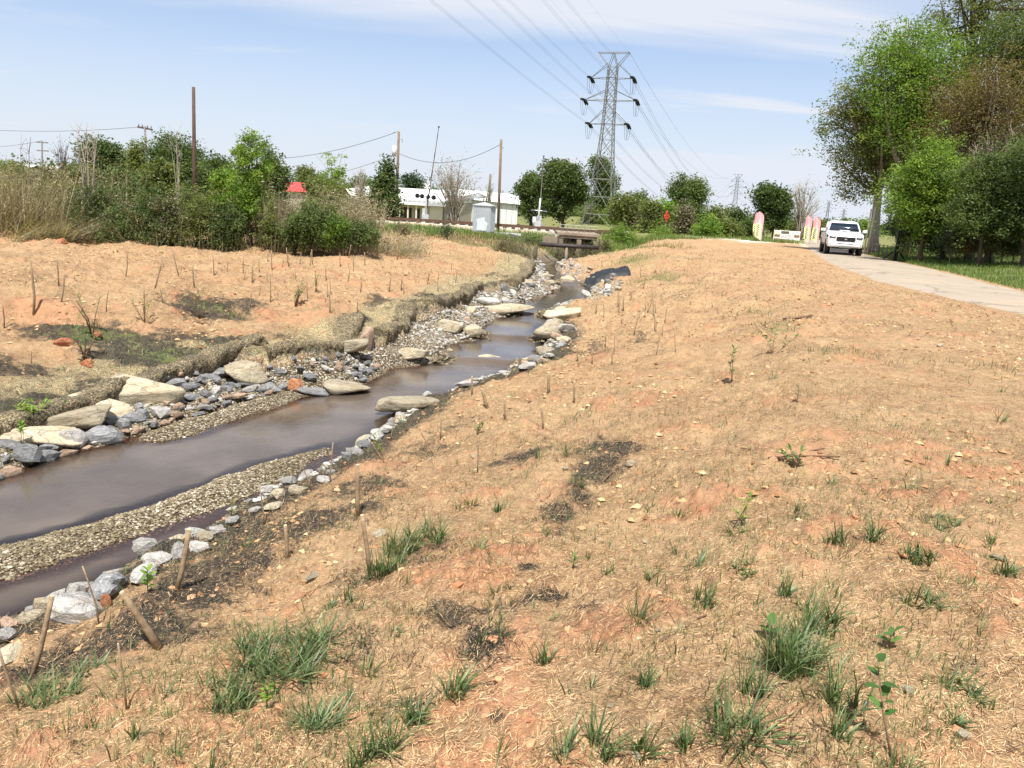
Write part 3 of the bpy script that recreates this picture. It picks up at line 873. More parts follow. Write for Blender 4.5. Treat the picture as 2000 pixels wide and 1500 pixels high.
# ------------------------------------------------------------------ rocks
def rockmat(name, base, streak, warm, bmpd=0.01, vary=0.25):
    m, t, o = material(name)
    oc = N(t, 'ShaderNodeTexCoord').outputs['Object']
    oi = N(t, 'ShaderNodeObjectInfo')
    add = N(t, 'ShaderNodeVectorMath', operation='ADD')
    sc = N(t, 'ShaderNodeVectorMath', operation='SCALE'); sc.inputs['Scale'].default_value = 17.0
    cmb = N(t, 'ShaderNodeCombineXYZ')
    for i in range(3): t.links.new(oi.outputs['Random'], cmb.inputs[i])
    t.links.new(cmb.outputs[0], sc.inputs[0]); t.links.new(oc, add.inputs[0]); t.links.new(sc.outputs[0], add.inputs[1])
    V = add.outputs[0]
    n1 = noise(t, 2.2, 5, 0.6, V)
    mp = N(t, 'ShaderNodeMapping'); mp.inputs['Scale'].default_value = (1.0, 1.0, 6.0); mp.inputs['Rotation'].default_value = (.5, .3, 0)
    t.links.new(V, mp.inputs[0])
    n2 = noise(t, 2.0, 4, 0.6, mp.outputs[0], 0.8)
    n3 = noise(t, 14.0, 4, 0.7, V)
    dk = tuple(c * (1 - vary * 1.6) for c in base); lt = tuple(min(.9, c * (1 + vary)) for c in base)
    c = ramp(t, n1, [(0.3, dk), (0.5, base), (0.7, lt)])
    c = mixrgb(t, mth(t, 'MULTIPLY', mrange(t, n2, 0.52, 0.66), 0.6), c, streak)
    c = mixrgb(t, mth(t, 'MULTIPLY', mrange(t, n1, 0.56, 0.72), 0.55), c, warm)
    c = mixrgb(t, mth(t, 'MULTIPLY', mrange(t, n3, 0.50, 0.34), 0.45), c, tuple(x * 0.45 for x in base))
    vo = N(t, 'ShaderNodeTexVoronoi', feature='DISTANCE_TO_EDGE'); vo.inputs['Scale'].default_value = 1.1
    wv = N(t, 'ShaderNodeVectorMath', operation='ADD'); nn = N(t, 'ShaderNodeTexNoise'); nn.inputs['Scale'].default_value = 2.0; nn.inputs['Detail'].default_value = 5
    t.links.new(V, nn.inputs['Vector']); t.links.new(V, wv.inputs[0]); t.links.new(nn.outputs['Color'], wv.inputs[1]); t.links.new(wv.outputs[0], vo.inputs['Vector'])
    ck = mrange(t, vo.outputs['Distance'], 0.035, 0.0)
    c = mixrgb(t, mth(t, 'MULTIPLY', ck, 0.32), c, tuple(x * 0.35 for x in base))
    c = mixrgb(t, mth(t, 'MULTIPLY', mrange(t, noise(t, 1.1, 5, 0.7, V), 0.48, 0.66), 0.55), c, tuple(x * f for x, f in zip(base, (.62, .52, .40))))
    hs = N(t, 'ShaderNodeHueSaturation')
    t.links.new(c, hs.inputs['Color'])
    t.links.new(mrange(t, oi.outputs['Random'], 0, 1, 0.72, 1.25, False), hs.inputs['Value'])
    h = mth(t, 'SUBTRACT', mth(t, 'ADD', n1, mth(t, 'ADD', mth(t, 'MULTIPLY', n3, 0.35), mth(t, 'MULTIPLY', n2, 0.4))), mth(t, 'MULTIPLY', ck, .4))
    principled(t, o, hs.outputs[0], 0.85, bump(t, h, 0.7, 0.06), 0, 0.25)
    return m
M['grey_rock'] = rockmat('grey_gneiss', (0.235, 0.237, 0.240), (0.44, 0.44, 0.43), (0.25, 0.23, 0.20))
M['pale_rock'] = rockmat('pale_granite', (0.42, 0.40, 0.37), (0.56, 0.54, 0.50), (0.38, 0.30, 0.20))
M['tan_rock'] = rockmat('tan_sandstone', (0.44, 0.375, 0.265), (0.56, 0.50, 0.37), (0.36, 0.26, 0.14), vary=0.24)
M['pink_rock'] = rockmat('pink_feldspar_rock', (0.40, 0.28, 0.20), (0.55, 0.44, 0.34), (0.36, 0.18, 0.10))
M['red_rock'] = rockmat('red_clay_lump', (0.42, 0.17, 0.085), (0.52, 0.27, 0.15), (0.36, 0.12, 0.05))
M['orange_rock'] = rockmat('orange_stained_rock', (0.48, 0.20, 0.085), (0.62, 0.50, 0.40), (0.62, 0.48, 0.36))

import bmesh
_ico = {}
def ico(level):
    if level not in _ico:
        bm = bmesh.new(); bmesh.ops.create_icosphere(bm, subdivisions=level, radius=1.0)
        V = np.array([v.co[:] for v in bm.verts]); F = np.array([[v.index for v in f.verts] for f in bm.faces])
        bm.free(); _ico[level] = (V, F)
    return _ico[level]
def rock_shape(level, seed, planes=11, soft=0.05, noise_amp=0.05):
    r = np.random.default_rng(seed)
    V, F = ico(level)
    nrm = r.normal(size=(planes, 3)); nrm /= np.linalg.norm(nrm, axis=1, keepdims=True)
    nrm = np.vstack([nrm, [[0, 0, 1], [0, 0, -1]]])
    d = r.uniform(0.50, 0.92, len(nrm))
    dots = V @ nrm.T
    rr = np.where(dots > 0.05, d / np.maximum(dots, 0.05), 9)
    rmin = -soft * np.log(np.sum(np.exp(-rr / soft), axis=1))
    ph = r.uniform(0, 6, 9).reshape(3, 3)
    w = sum(np.sin(V @ (r.normal(size=3) * (3 + 3 * k)) + ph[k % 3, 0]) / (k + 1) for k in range(4))
    rmin = np.clip(rmin, 0.3, 1.25) * (1 + noise_amp * w * 0.5)
    return V * rmin[:, None], F
rockmeshes = {}
def rock_mesh(kind, i, level=2):
    key = (kind, i, level)
    if key not in rockmeshes:
        V, F = rock_shape(level, 100 + i * 7, planes=6 + i % 5, soft=0.008 if level < 4 else 0.014, noise_amp=0.02 if level < 4 else 0.05)
        rockmeshes[key] = newmesh('rock', V, F, M[kind], level >= 4)
    return rockmeshes[key]
def put_rock(name, kind, p, sx, sy, sz, rz, tilt, label, group=None, cat='rock', level=2, i=None, sink=0.25):
    me = rock_mesh(kind, int(rng.integers(0, 16)) if i is None else i, level)
    o = link(name, me, None, (p[0], p[1], p[2] + sz * (1 - 2 * sink) * 0.8))
    o.scale = (sx, sy, sz); o.rotation_euler = (tilt[0], tilt[1], rz)
    return tag(o, label, cat, group)
def px_size(p, npx):
    d = math.sqrt(p[0] ** 2 + p[1] ** 2 + (p[2] - CAMZ) ** 2)
    return npx * d / FPX
placed = []
def rock_px(name, kind, cx_, cy_, wpx, hpx, label, group=None, rz=None, flat=None, level=2, i=None, cat='rock', asp=0.8, sink=0.25):
    """a rock whose bottom edge is at (cx, cy) in the photograph"""
    p = atG(cx_, cy_ - hpx * 0.25)
    w = px_size(p, wpx) / 2 / 0.86
    h = px_size(p, hpx) / 2 / 0.80
    sz = (flat if flat else h * 0.9)
    rz = rng.uniform(0, 6.28) if rz is None else rz
    placed.append((p[0], p[1], w))
    return put_rock(name, kind, p, w, w * asp, sz, rz, (rng.uniform(-.2, .2), rng.uniform(-.2, .2)), label, group, cat, level, i, sink)

def near(marks, x, y):
    return min(marks, key=lambda m_: (m_[0] - x) ** 2 + (m_[1] - y) ** 2)[2]
def marks_px(lst):
    return [(*atG(px, py)[:2], s) for px, py, s in lst]
_lw = {'in the heart of the pile': 'mid pile', }
def sizeword(r, a, b):
    return 'small' if r < a else 'large' if r > b else 'middling'
# big tan boulders set by hand
B = [ (248, 792, 132, 46, 'tan_rock', 'large flat tan boulder jutting from under the netting above the grey rocks', .25, .5),
      (150, 840, 120, 42, 'tan_rock', 'broad low tan boulder below the bright green shrub', .3, .65),
      (190, 812, 90, 30, 'tan_rock', 'weathered tan slab between the shrub and the large flat boulder', .5, .8),
      (75, 872, 100, 38, 'tan_rock', 'pale tan boulder beside the sapling at the left edge', .2, .8),
      (20, 868, 70, 30, 'tan_rock', 'tan slab half buried at the left edge of the picture', .2, .8),
      (481, 748, 66, 40, 'tan_rock', 'rounded tan boulder sitting among the grey rocks above the orange stone', .6, .9),
      (680, 694, 64, 30, 'tan_rock', 'pointed tan boulder lying at the end of the netted bank', .1, .7),
      (716, 688, 34, 54, 'pink_rock', 'upright brownish boulder leaning at the end of the netted bank', 1.2, .6),
      (803, 706, 68, 32, 'tan_rock', 'cream boulder with a dark hollow at the edge of the gravel', -.1, .6),
      (886, 652, 44, 26, 'tan_rock', 'mossy tan boulder left of the cream block at the water step', .3, .8),
      (923, 657, 32, 26, 'tan_rock', 'cream block standing at the water beside the mossy boulder', .1, .9),
      (992, 612, 78, 18, 'tan_rock', 'long flat tan boulder beside the middle water step on the left bank', -.1, .5),
      (952, 594, 42, 17, 'pale_rock', 'whitish flat boulder above the long flat tan boulder', -.1, .6),
      (1000, 572, 22, 14, 'tan_rock', 'small cream boulder among the rocks left of the dark pool', .1, .8),
      (1066, 544, 26, 11, 'tan_rock', 'small tan boulder at the narrow of the stream on the left bank', .1, .7),
      (1112, 548, 26, 8, 'tan_rock', 'flat tan stone at the narrow of the stream on the right bank', .1, .7),
      (1030, 562, 46, 18, 'tan_rock', 'low sandy boulder tucked under the netting left of the dark pool', .1, .6),
      (1108, 626, 84, 28, 'tan_rock', 'long tan boulder on the right bank below the dark pool', .35, .5),
      (1075, 658, 54, 34, 'tan_rock', 'cream boulder with a hollow face on the right bank between two water steps', .2, .8),
      (1105, 652, 40, 22, 'pale_rock', 'pale boulder behind the hollow cream one on the right bank', .3, .8),
      (985, 720, 78, 25, 'tan_rock', 'mossy tan boulder acting as a sill across the stream', -.05, .4),
      (1168, 550, 20, 10, 'tan_rock', 'small sandy boulder below the black tarp', .1, .8),
      (800, 812, 96, 38, 'tan_rock', 'long yellowish boulder at the water edge on the near bank', .55, .36),
      (660, 768, 92, 27, 'tan_rock', 'low olive tan boulder at the water beside the dark slab', .1, .5),
      (580, 770, 29, 36, 'orange_rock', 'orange and white stone standing on end beside the dark slab', .2, .8),
      (611, 772, 54, 18, 'grey_rock', 'long dark grey slab lying at the water beside the orange stone', .1, .4),
      (818, 778, 28, 15, 'grey_rock', 'dark topped stone in the water behind the long yellowish boulder', .1, .8),
      (795, 783, 20, 9, 'pink_rock', 'small pinkish stone in the water behind the long yellowish boulder', .1, .8),
      (912, 756, 46, 13, 'pale_rock', 'flat pale stone at the water edge between two stakes', .25, .45),
      (905, 745, 18, 8, 'red_rock', 'round red stone showing above the stream surface', .1, .8),
      (957, 697, 18, 8, 'tan_rock', 'small tan stone perched behind the mossy sill boulder', .1, .8),
      (881, 687, 14, 6, 'tan_rock', 'small pale stone sitting in the stream near the sill', .1, .8)]
for k, (cx_, cy_, w, h, kind, lab, rz, asp) in enumerate(B):
    rock_px('boulder' if w > 30 else 'rock', kind, cx_, cy_, w, h, lab, None, rz, None, 4, k, 'boulder' if w > 30 else 'rock', asp, 0.22)
# individually readable rocks of the grey pile
G = [(150, 880, 44, 40, 'large pale streaked grey rock standing at the water'), (197, 866, 52, 30, 'wide grey rock with a blue tint beside the water'), (46, 907, 38, 38, 'tall blue grey rock leaning on a flat one at the left edge'),
     (85, 905, 44, 26, 'flat grey rock in front of the tall leaning one'), (100, 886, 34, 22, 'rounded dark grey rock behind the flat one'), (212, 830, 40, 20, 'domed grey rock on top of the row by the boulder'),
     (244, 843, 26, 26, 'grey rock with a pointed top beside a pinkish rock'), (215, 848, 28, 16, 'small grey rock under the domed one'), (190, 838, 24, 14, 'small flat grey rock left of the domed one'),
     (15, 878, 40, 18, 'flat grey rock at the left edge behind the tall one'), (278, 820, 30, 24, 'pale grey block right of the domed rock'), (310, 816, 36, 24, 'pale grey rock below the shadow of the large flat boulder'),
     (321, 770, 26, 20, 'grey rock next to the right end of the large flat boulder'), (311, 748, 28, 15, 'round grey rock at the top of the pile against the netting'), (340, 758, 32, 18, 'pale grey rock near the top of the pile'),
     (347, 770, 26, 13, 'small light grey block in the middle of the pile'), (376, 784, 38, 18, 'wide grey rock low in the pile'), (350, 790, 24, 22, 'whitish angular rock low in the pile'),
     (374, 762, 26, 16, 'dark topped grey rock mid pile'), (408, 748, 36, 20, 'angular grey rock near the tan boulder'), (430, 740, 40, 22, 'large pale grey rock left of the rounded tan boulder'),
     (424, 770, 30, 18, 'white faced grey rock in the middle of the pile'), (415, 788, 24, 15, 'small grey rock beside two tan stones'), (440, 766, 24, 15, 'grey wedge in the pile below the tan boulder'),
     (452, 758, 20, 14, 'small dark grey rock in front of the tan boulder'), (478, 756, 34, 13, 'flat grey rock at the foot of the rounded tan boulder'), (488, 768, 30, 12, 'low pale grey rock at the right end of the pile'),
     (400, 775, 20, 13, 'tiny grey block wedged low in the pile'), (530, 764, 30, 20, 'blue grey rock left of the orange stone'), (552, 765, 22, 17, 'nearly black block touching the orange stone'),
     (602, 742, 26, 16, 'light grey rock behind the orange stone'), (545, 732, 18, 12, 'grey stone alone on the gravel'), (588, 722, 24, 8, 'flat white stone on the gravel shelf')]
for cx_, cy_, w, h, lab in G:
    rock_px('riprap_rock', 'grey_rock' if 'white' not in lab and 'pale' not in lab or rng.random() < .5 else 'pale_rock', cx_, cy_, w, h, lab, 'riprap rocks along the left bank', cat='rock', asp=rng.uniform(.6, .95))
for cx_, cy_, w, h, lab in [(133, 893, 34, 16, 'pinkish flat rock standing in the shallow water'), (20, 933, 30, 20, 'tan angular rock alone in the shallows at the left edge'), (268, 842, 28, 18, 'tan block in the row of grey rocks'),
                            (245, 851, 24, 8, 'thin rust brown stone at the water line'), (345, 820, 22, 14, 'round pink stone in the shallows'), (402, 795, 22, 14, 'pink stone at the waterline under the pile'),
                            (448, 786, 22, 9, 'low tan stone in the shallows'), (463, 780, 28, 9, 'flat reddish stone in the shallows'), (168, 878, 22, 10, 'small tan stone between grey rocks at the water'),
                            (125, 677, 24, 16, 'lump of red clay on the green netting'), (190, 660, 26, 14, 'dark red clay lump near the leafy sapling'), (172, 718, 22, 18, 'pinkish clay lump on the yellow blanket'),
                            (120, 478, 22, 13, 'block of pink clay at the foot of the reeds')]:
    rock_px('rock', 'red_rock' if 'clay' in lab else 'pink_rock', cx_, cy_, w, h, lab, None, asp=.7)
# the near bank's edging of white stones
E = [(130, 1205, 90, 40, 'large white slab in the stone edging at the lower left'), (152, 1172, 40, 32, 'pale rock with a mossy side in the stone edging'), (98, 1196, 36, 34, 'tan block with a dark face in the stone edging'),
     (60, 1215, 50, 22, 'long tan stone behind the blanket at the lower left'), (15, 1232, 36, 24, 'rounded pinkish stone at the lower left corner of the stream'), (12, 1256, 34, 26, 'pale round stone at the left edge of the edging'),
     (210, 1158, 54, 32, 'grey mottled rock in the stone edging'), (232, 1148, 34, 30, 'white rock right of the grey mottled one'), (206, 1185, 22, 26, 'rusty brown stone wedged in the edging'),
     (180, 1175, 50, 16, 'white stone under the grey mottled rock'), (305, 1105, 40, 24, 'white stone behind the leafy seedling'), (320, 1095, 24, 16, 'cream rounded stone next to the leafy seedling'),
     (275, 1140, 60, 30, 'sloping white slab below the leafy seedling'), (345, 1092, 44, 26, 'white stone beside the thick stake'), (380, 1078, 50, 20, 'flat white stone right of the thick stake'), (400, 1060, 42, 22, 'cream stone in the edging'),
     (425, 1044, 40, 18, 'small white stone by the mossy twig'), (455, 1030, 36, 26, 'chalky white block below the mossy twig'), (545, 978, 40, 26, 'cream white stone with a smooth top near mid bank'),
     (580, 968, 40, 22, 'white stone touching the cream one near mid bank'), (528, 998, 34, 10, 'thin white stone in the edging below the cream one'), (500, 1000, 24, 12, 'mossy green stone at the waterline'),
     (632, 945, 34, 16, 'white stone between two thin stakes'), (648, 930, 16, 16, 'small white stone at the foot of a thin stake'), (676, 900, 26, 20, 'grey round stone at the waterline'),
     (700, 893, 22, 20, 'grey stone beside the round one at the waterline'), (716, 876, 28, 18, 'pale grey stone under the leafy twig'), (735, 862, 26, 18, 'pale stone in the upper edging'),
     (752, 848, 30, 20, 'mottled white stone by the leaning stake'), (765, 832, 28, 18, 'whitish stone left of the bent stake'), (782, 822, 24, 14, 'small white stone below the long yellowish boulder'),
     (1065, 694, 34, 18, 'cream stone on the right bank beside the pool'), (1045, 706, 30, 16, 'grey white stone on the right bank beside the pool'), (1030, 722, 28, 14, 'white stone ending the right bank edging'), (20, 1290, 60, 24, 'ochre stone half under grass at the lower left')]
for cx_, cy_, w, h, lab in E:
    kind = 'tan_rock' if any(q in lab for q in ('tan', 'cream', 'ochre')) else 'red_rock' if 'rusty' in lab else 'pink_rock' if 'pinkish' in lab else 'pale_rock'
    if kind == 'pale_rock' and 'grey' in lab: kind = 'grey_rock' if rng.random() < .4 else 'pale_rock'
    rock_px('edging_rock', kind, cx_, cy_, w, h, lab, 'stones edging the near bank', cat='stone', asp=rng.uniform(.55, .9))
# fill: riprap shelf on the left bank, edging on the right, rocks of the upper stream
def free(x, y, r, k=0.75):
    for a, b, c in placed:
        if (a - x) ** 2 + (b - y) ** 2 < (k * (c + r)) ** 2:
            return False
    return True
LMR = marks_px([(60, 880, 'beside the pale tan boulder at the left edge'), (150, 870, 'below the broad low boulder'), (215, 840, 'in front of the broad low boulder'), (260, 815, 'under the large flat boulder'), (310, 790, 'off the right end of the large flat boulder'),
                (320, 750, 'against the netting above the large flat boulder'), (370, 770, 'in the heart of the pile'), (400, 740, 'high in the heart of the pile'), (430, 775, 'left below the rounded tan boulder'), (480, 765, 'at the foot of the rounded tan boulder'),
                (490, 720, 'behind the rounded tan boulder'), (540, 750, 'left of the orange stone'), (570, 720, 'on the gravel behind the orange stone'), (620, 730, 'on the gravel by the low olive boulder'), (680, 720, 'on the gravel below the pointed boulder'), (350, 800, 'at the waterline under the pile')])
LME = marks_px([(20, 1250, 'at the lower left corner'), (100, 1200, 'next to the large white slab'), (200, 1165, 'by the grey mottled rock'), (290, 1110, 'by the leafy seedling'), (350, 1085, 'by the thick tilted stake'), (420, 1035, 'below the mossy twig'),
                (490, 1005, 'by the mossy green stone'), (560, 965, 'by the cream white stone mid bank'), (635, 930, 'at the tip of the gravel bar'), (690, 890, 'by the two round grey stones'), (740, 850, 'under the leafy twig'), (780, 815, 'below the long yellowish boulder'),
                (850, 785, 'right of the long yellowish boulder'), (920, 755, 'by the flat pale stone at the pool'), (990, 725, 'by the sill boulder'), (1060, 690, 'below the hollow cream boulder')])
LMU = marks_px([(720, 690, 'by the pointed boulders'), (770, 690, 'on the gravel by the cream boulder with the hollow'), (810, 655, 'under the short bulging blanket edge'), (850, 645, 'in the stones behind the mossy boulder'), (920, 620, 'left of the long flat tan boulder'),
                (950, 580, 'around the whitish flat boulder'), (1000, 590, 'beside the dark pool, far side'), (1050, 570, 'on the point left of the dark pool'), (1060, 545, 'at the narrow, far side'), (1040, 520, 'at the head of the stream, far side'),
                (1050, 700, 'on the edging right of the sill'), (1090, 665, 'by the hollow cream boulder'), (1130, 635, 'by the long tan boulder on the near side'), (1165, 590, 'right of the dark pool'), (1190, 560, 'below the black tarp'), (1140, 540, 'at the narrow, near side'), (1100, 520, 'at the head of the stream, near side')])
cnt = 0; tries = 0
while cnt < 95 and tries < 9000:            # near riprap pile
    tries += 1
    y = rng.uniform(7.5, 14.2)
    xa, xb = float(line_x(WL, y)), float(line_x(LIPP, y))
    x = rng.uniform(min(xa, xb), max(xa, xb) + .1)
    r = rng.uniform(0.045, 0.115) * (1.15 if y < 10 else 1)
    u = (x - xa) / (xb - xa + 1e-6)
    if y > 12.4 and rng.random() < .6: continue
    if not free(x, y, r): continue
    placed.append((x, y, r)); cnt += 1
    kind = rng.choice(['grey_rock', 'grey_rock', 'grey_rock', 'pale_rock', 'pink_rock'])
    put_rock('riprap_rock', kind, (x, y, H1(x, y) + .03), r, r * rng.uniform(.6, .95), r * rng.uniform(.45, .8), rng.uniform(0, 6.3), (rng.uniform(-.5, .5), rng.uniform(-.5, .5)),
             '%s %s pile rock %s' % (sizeword(r, .062, .095), {'grey_rock': 'grey', 'pale_rock': 'pale', 'pink_rock': 'brownish'}[kind], near(LMR, x, y)), 'riprap rocks along the left bank')
cnt = 0; tries = 0
while cnt < 62 and tries < 9000:            # near edging
    tries += 1
    y = rng.uniform(4.2, 14.5); d = rng.uniform(-0.02, 0.20)
    x = float(line_x(WR, y)) + d
    r = rng.uniform(0.05, 0.13)
    if not free(x, y, r, .62): continue
    placed.append((x, y, r)); cnt += 1
    put_rock('edging_rock', rng.choice(['pale_rock', 'pale_rock', 'tan_rock']), (x, y, H1(x, y) + .005), r * 1.2, r * rng.uniform(.6, .9), r * rng.uniform(.4, .7), rng.uniform(0.6, 1.6), (rng.uniform(-.3, .3), rng.uniform(-.3, .3)),
             '%s pale edging stone %s' % (sizeword(r, .07, .105), near(LME, x, y)), 'stones edging the near bank', 'stone')
cnt = 0; tries = 0
while cnt < 105 and tries < 20000:           # upper stream, both sides
    tries += 1
    y = 14.5 + 26 * rng.random() ** 1.4
    side = rng.random() < 0.5
    if side:
        xa, xb = float(line_x(WL, y)), float(line_x(LIPP, y)); x = xa - rng.random() ** 1.4 * min(abs(xb - xa), 2.2)
        if y < 17.5: continue
    else:
        x = float(line_x(WR, y)) + rng.random() * (0.45 if y < 22 else 1.1)
    r = rng.uniform(0.07, 0.19) * (1.0 if y < 20 else 1.15)
    if not free(x, y, r, .7): continue
    placed.append((x, y, r)); cnt += 1
    kind = rng.choice(['pale_rock', 'pale_rock', 'grey_rock', 'tan_rock', 'pink_rock'])
    put_rock('riprap_rock', kind, (x, y, H1(x, y) + .02), r, r * rng.uniform(.6, .95), r * rng.uniform(.45, .8), rng.uniform(0, 6.3), (rng.uniform(-.4, .4), rng.uniform(-.4, .4)),
             '%s %s stone %s' % (sizeword(r, .105, .155), {'pale_rock': 'whitish', 'grey_rock': 'grey', 'tan_rock': 'tan', 'pink_rock': 'brownish'}[kind], near(LMU, x, y)), 'rocks lining the upper stream')
# finer rubble too small to tell apart
def rubble(name, x, y, s, mat, label, level=1, zadd=0.0):
    V0, F0 = ico(1)
    n = len(x)
    vs = np.stack([rock_shape(1, 900 + k, 6, 0.03)[0] for k in range(12)])
    pick = rng.integers(0, 12, n)
    P = vs[pick] * (s[:, None] * rng.uniform(.55, 1.1, (n, 3)))[:, None, :]
    th = rng.uniform(0, 6.28, n); ca, sa = np.cos(th)[:, None], np.sin(th)[:, None]
    X = P[..., 0] * ca - P[..., 1] * sa + x[:, None]; Y = P[..., 0] * sa + P[..., 1] * ca + y[:, None]
    Z = P[..., 2] * .7 + H(x, y)[:, None] + zadd
    F = (F0[None] + (np.arange(n) * len(V0))[:, None, None]).reshape(-1, 3)
    me = newmesh(name, np.stack([X, Y, Z], -1).reshape(-1, 3), F, mat, False, tint=np.repeat(rng.beta(2, 1.5, n), len(F0)))
    return tag(link(name, me), label, None, None, 'stuff')
M['rubble'] = tintmat('rubble', [(0, (0.11, 0.095, 0.075)), (0.4, (0.25, 0.23, 0.20)), (0.75, (0.40, 0.38, 0.345)), (1, (0.56, 0.53, 0.48))])
NRB = 6200
yy = 7 + 34 * rng.random(NRB) ** 1.1; sidev = rng.random(NRB) < .62
xa = line_x(WL, yy); xb = line_x(LIPP, yy)
xx = np.where(sidev, xa - rng.random(NRB) * np.abs(xb - xa), line_x(WR, yy) + rng.uniform(-.03, 1, NRB) * np.where(yy < 22, .3, 1.0))
okk = ~(sidev & (yy < 16) & (rng.random(NRB) < .5))
rubble('rubble', xx[okk], yy[okk], rng.uniform(.018, .06, okk.sum()) * np.where(yy[okk] > 17, 1.3, 1), M['rubble'], 'small broken stone filling the gaps along the stream')

# lumps of clay crumbled over the bare patches
M['clay'] = tintmat('clay_lumps', [(0, (0.30, 0.13, 0.065)), (0.5, (0.42, 0.20, 0.105)), (1, (0.50, 0.30, 0.16))], 0.95, 0.1)
x, y = sample_ground(42000, 1.7, 26)
g = masks(x, y)
ok = (g['soil'] + (fbm(x, y, .3, 3, 88) - .5) > rng.uniform(.35, 1.0, len(x))) & (g['gravel'] < .3) & (line_d(PL, x, y, 2.) < -.4) & (x - .28 * y < 3)
x, y = x[ok][:2000], y[ok][:2000]
rubble('clay_lumps', x, y, np.minimum(.003 / rng.random(len(x)) ** .75, .032) * (1 + .02 * np.hypot(x, y)), M['clay'], 'lumps of red clay crumbled over the bare patches', 1, -.004)
# the rolled edges of the coir blanket
def blanket_material():
    m, t, o = material('coir_blanket')
    P = pos(t)
    n1 = noise(t, 45, 3, 0.7, P); n2 = noise(t, 3.0, 4, 0.6, P)
    c = ramp(t, n1, [(0.36, (0.022, 0.020, 0.018)), (0.50, (0.16, 0.125, 0.075)), (0.60, (0.37, 0.30, 0.18)), (0.75, (0.52, 0.44, 0.28))])
    c = mixrgb(t, mth(t, 'MULTIPLY', mrange(t, n2, 0.40, 0.62), 0.45), c, (0.035, 0.033, 0.03))
    principled(t, o, c, 0.95, bump(t, mth(t, 'ADD', n1, n2), 0.9, 0.03), 0, 0.15)
    return m
M['blanket'] = blanket_material()
def blanket(pix, z, label, r=0.17, z0=None):
    zs = np.linspace(z if z0 is None else z0, z, len(pix))
    pts = np.array([at(px, py, zq)[:2] for (px, py), zq in zip(pix, zs)])
    t = np.linspace(0, 1, len(pts)); tt = np.linspace(0, 1, 110)
    X = np.interp(tt, t, pts[:, 0]); Y = np.interp(tt, t, pts[:, 1])
    k = np.ones(7) / 7
    X = np.convolve(np.pad(X, 3, 'edge'), k, 'valid'); Y = np.convolve(np.pad(Y, 3, 'edge'), k, 'valid')
    dx = np.gradient(X); dy = np.gradient(Y); L = np.hypot(dx, dy); nx, ny = -dy / L, dx / L     # towards the bank
    if ny[len(ny) // 2] < 0: nx, ny = -nx, -ny
    rings = []
    for i in range(len(X)):
        rr = .78 * r * (0.45 + 0.9 * float(fbm(i * 0.13, 1.0 + z, 1.0, 3, 5)))
        gz = H1(X[i] + nx[i] * .45, Y[i] + ny[i] * .45)
        ring = []
        for u, (ox, oz) in enumerate([(-.30, -3.4), (-.85, -1.5), (-1.15, -.3), (-.85, .35), (-.2, .62), (.6, .55), (1.6, .28), (2.8, .0), (4.2, -.35), (4.2, -2.0)]):
            w = 1 + 0.30 * (float(vnoise(i * 0.45, u * 0.9 + 7, 3)) - .5) * 2
            o_ = ox * rr * w
            ring.append([X[i] + nx[i] * o_, Y[i] + ny[i] * o_, gz + oz * rr * w * (.75 if oz > 0 else 1) - (0.03 if u >= 7 else 0)])
        rings.append(np.array(ring))
    mb = MB().loft(rings)
    o = mb.build('erosion_blanket', M['blanket'], None, True)
    s = o.modifiers.new('s', 'SUBSURF'); s.levels = s.render_levels = 2
    tx = bpy.data.textures.new('rough', 'CLOUDS'); tx.noise_scale = 0.09; tx.noise_depth = 3
    d = o.modifiers.new('d', 'DISPLACE'); d.texture = tx; d.strength = 0.05; d.texture_coords = 'GLOBAL'; d.mid_level = .5
    return tag(o, label, 'erosion blanket')
blanket([(-60, 868), (0, 846), (60, 828), (130, 806), (185, 786), (235, 765), (290, 744), (350, 727), (420, 714), (480, 702), (520, 694)], -1.10, 'long rolled edge of black netted coir blanket above the pile of grey rocks', .17, -1.30)
blanket([(520, 706), (570, 704), (620, 698), (655, 690), (690, 668), (702, 650)], -1.1, 'mossy netted blanket edge curling round above the wet gravel', .17)
blanket([(742, 657), (765, 652), (790, 640), (800, 622), (803, 612)], -1.0, 'short bulging blanket edge above the pointed tan boulders', .18)
blanket([(835, 613), (860, 608), (885, 598), (910, 590), (938, 574)], -.97, 'blanket edge with a dark gap beneath it beside the whitish flat boulder', .16)
blanket([(1002, 562), (1015, 552), (1030, 541), (1040, 528)], -.9, 'steep blanket flap left of the dark pool', .2)

# black tarp on the right bank of the upper stream
p = atG(1183, 545)
def tarp():
    nx_, ny_ = 26, 18
    u, v = np.meshgrid(np.linspace(-1, 1, nx_), np.linspace(-1, 1, ny_), indexing='ij')
    X = p[0] + u * .95 * (1 - .3 * (v > 0) * v) + .1 * fbm(u * 3, v * 3, 1, 2, 3); Y = p[1] + .2 + v * .75
    Z = H(X.ravel(), Y.ravel()).reshape(X.shape) + .05 + .26 * np.exp(-(u ** 2) * 1.5 - v ** 2) + .18 * (fbm(u * 2, v * 2, .5, 3, 9) - .5)
    Z -= .3 * (np.maximum(np.abs(u), np.abs(v)) > .96)
    i = np.arange(nx_ - 1)[:, None] * ny_; j = np.arange(ny_ - 1)[None]
    F = np.stack([i + j, i + ny_ + j, i + ny_ + j + 1, i + j + 1], -1).reshape(-1, 4)
    return newmesh('tarp', np.stack([X.ravel(), Y.ravel(), Z.ravel()], 1), F, simple('black_tarp', (0.022, 0.024, 0.027), 0.6, 0, .3, 9), True)
tag(link('tarp', tarp()), 'crumpled black tarp on the bank above the upper stream rocks', 'tarp')

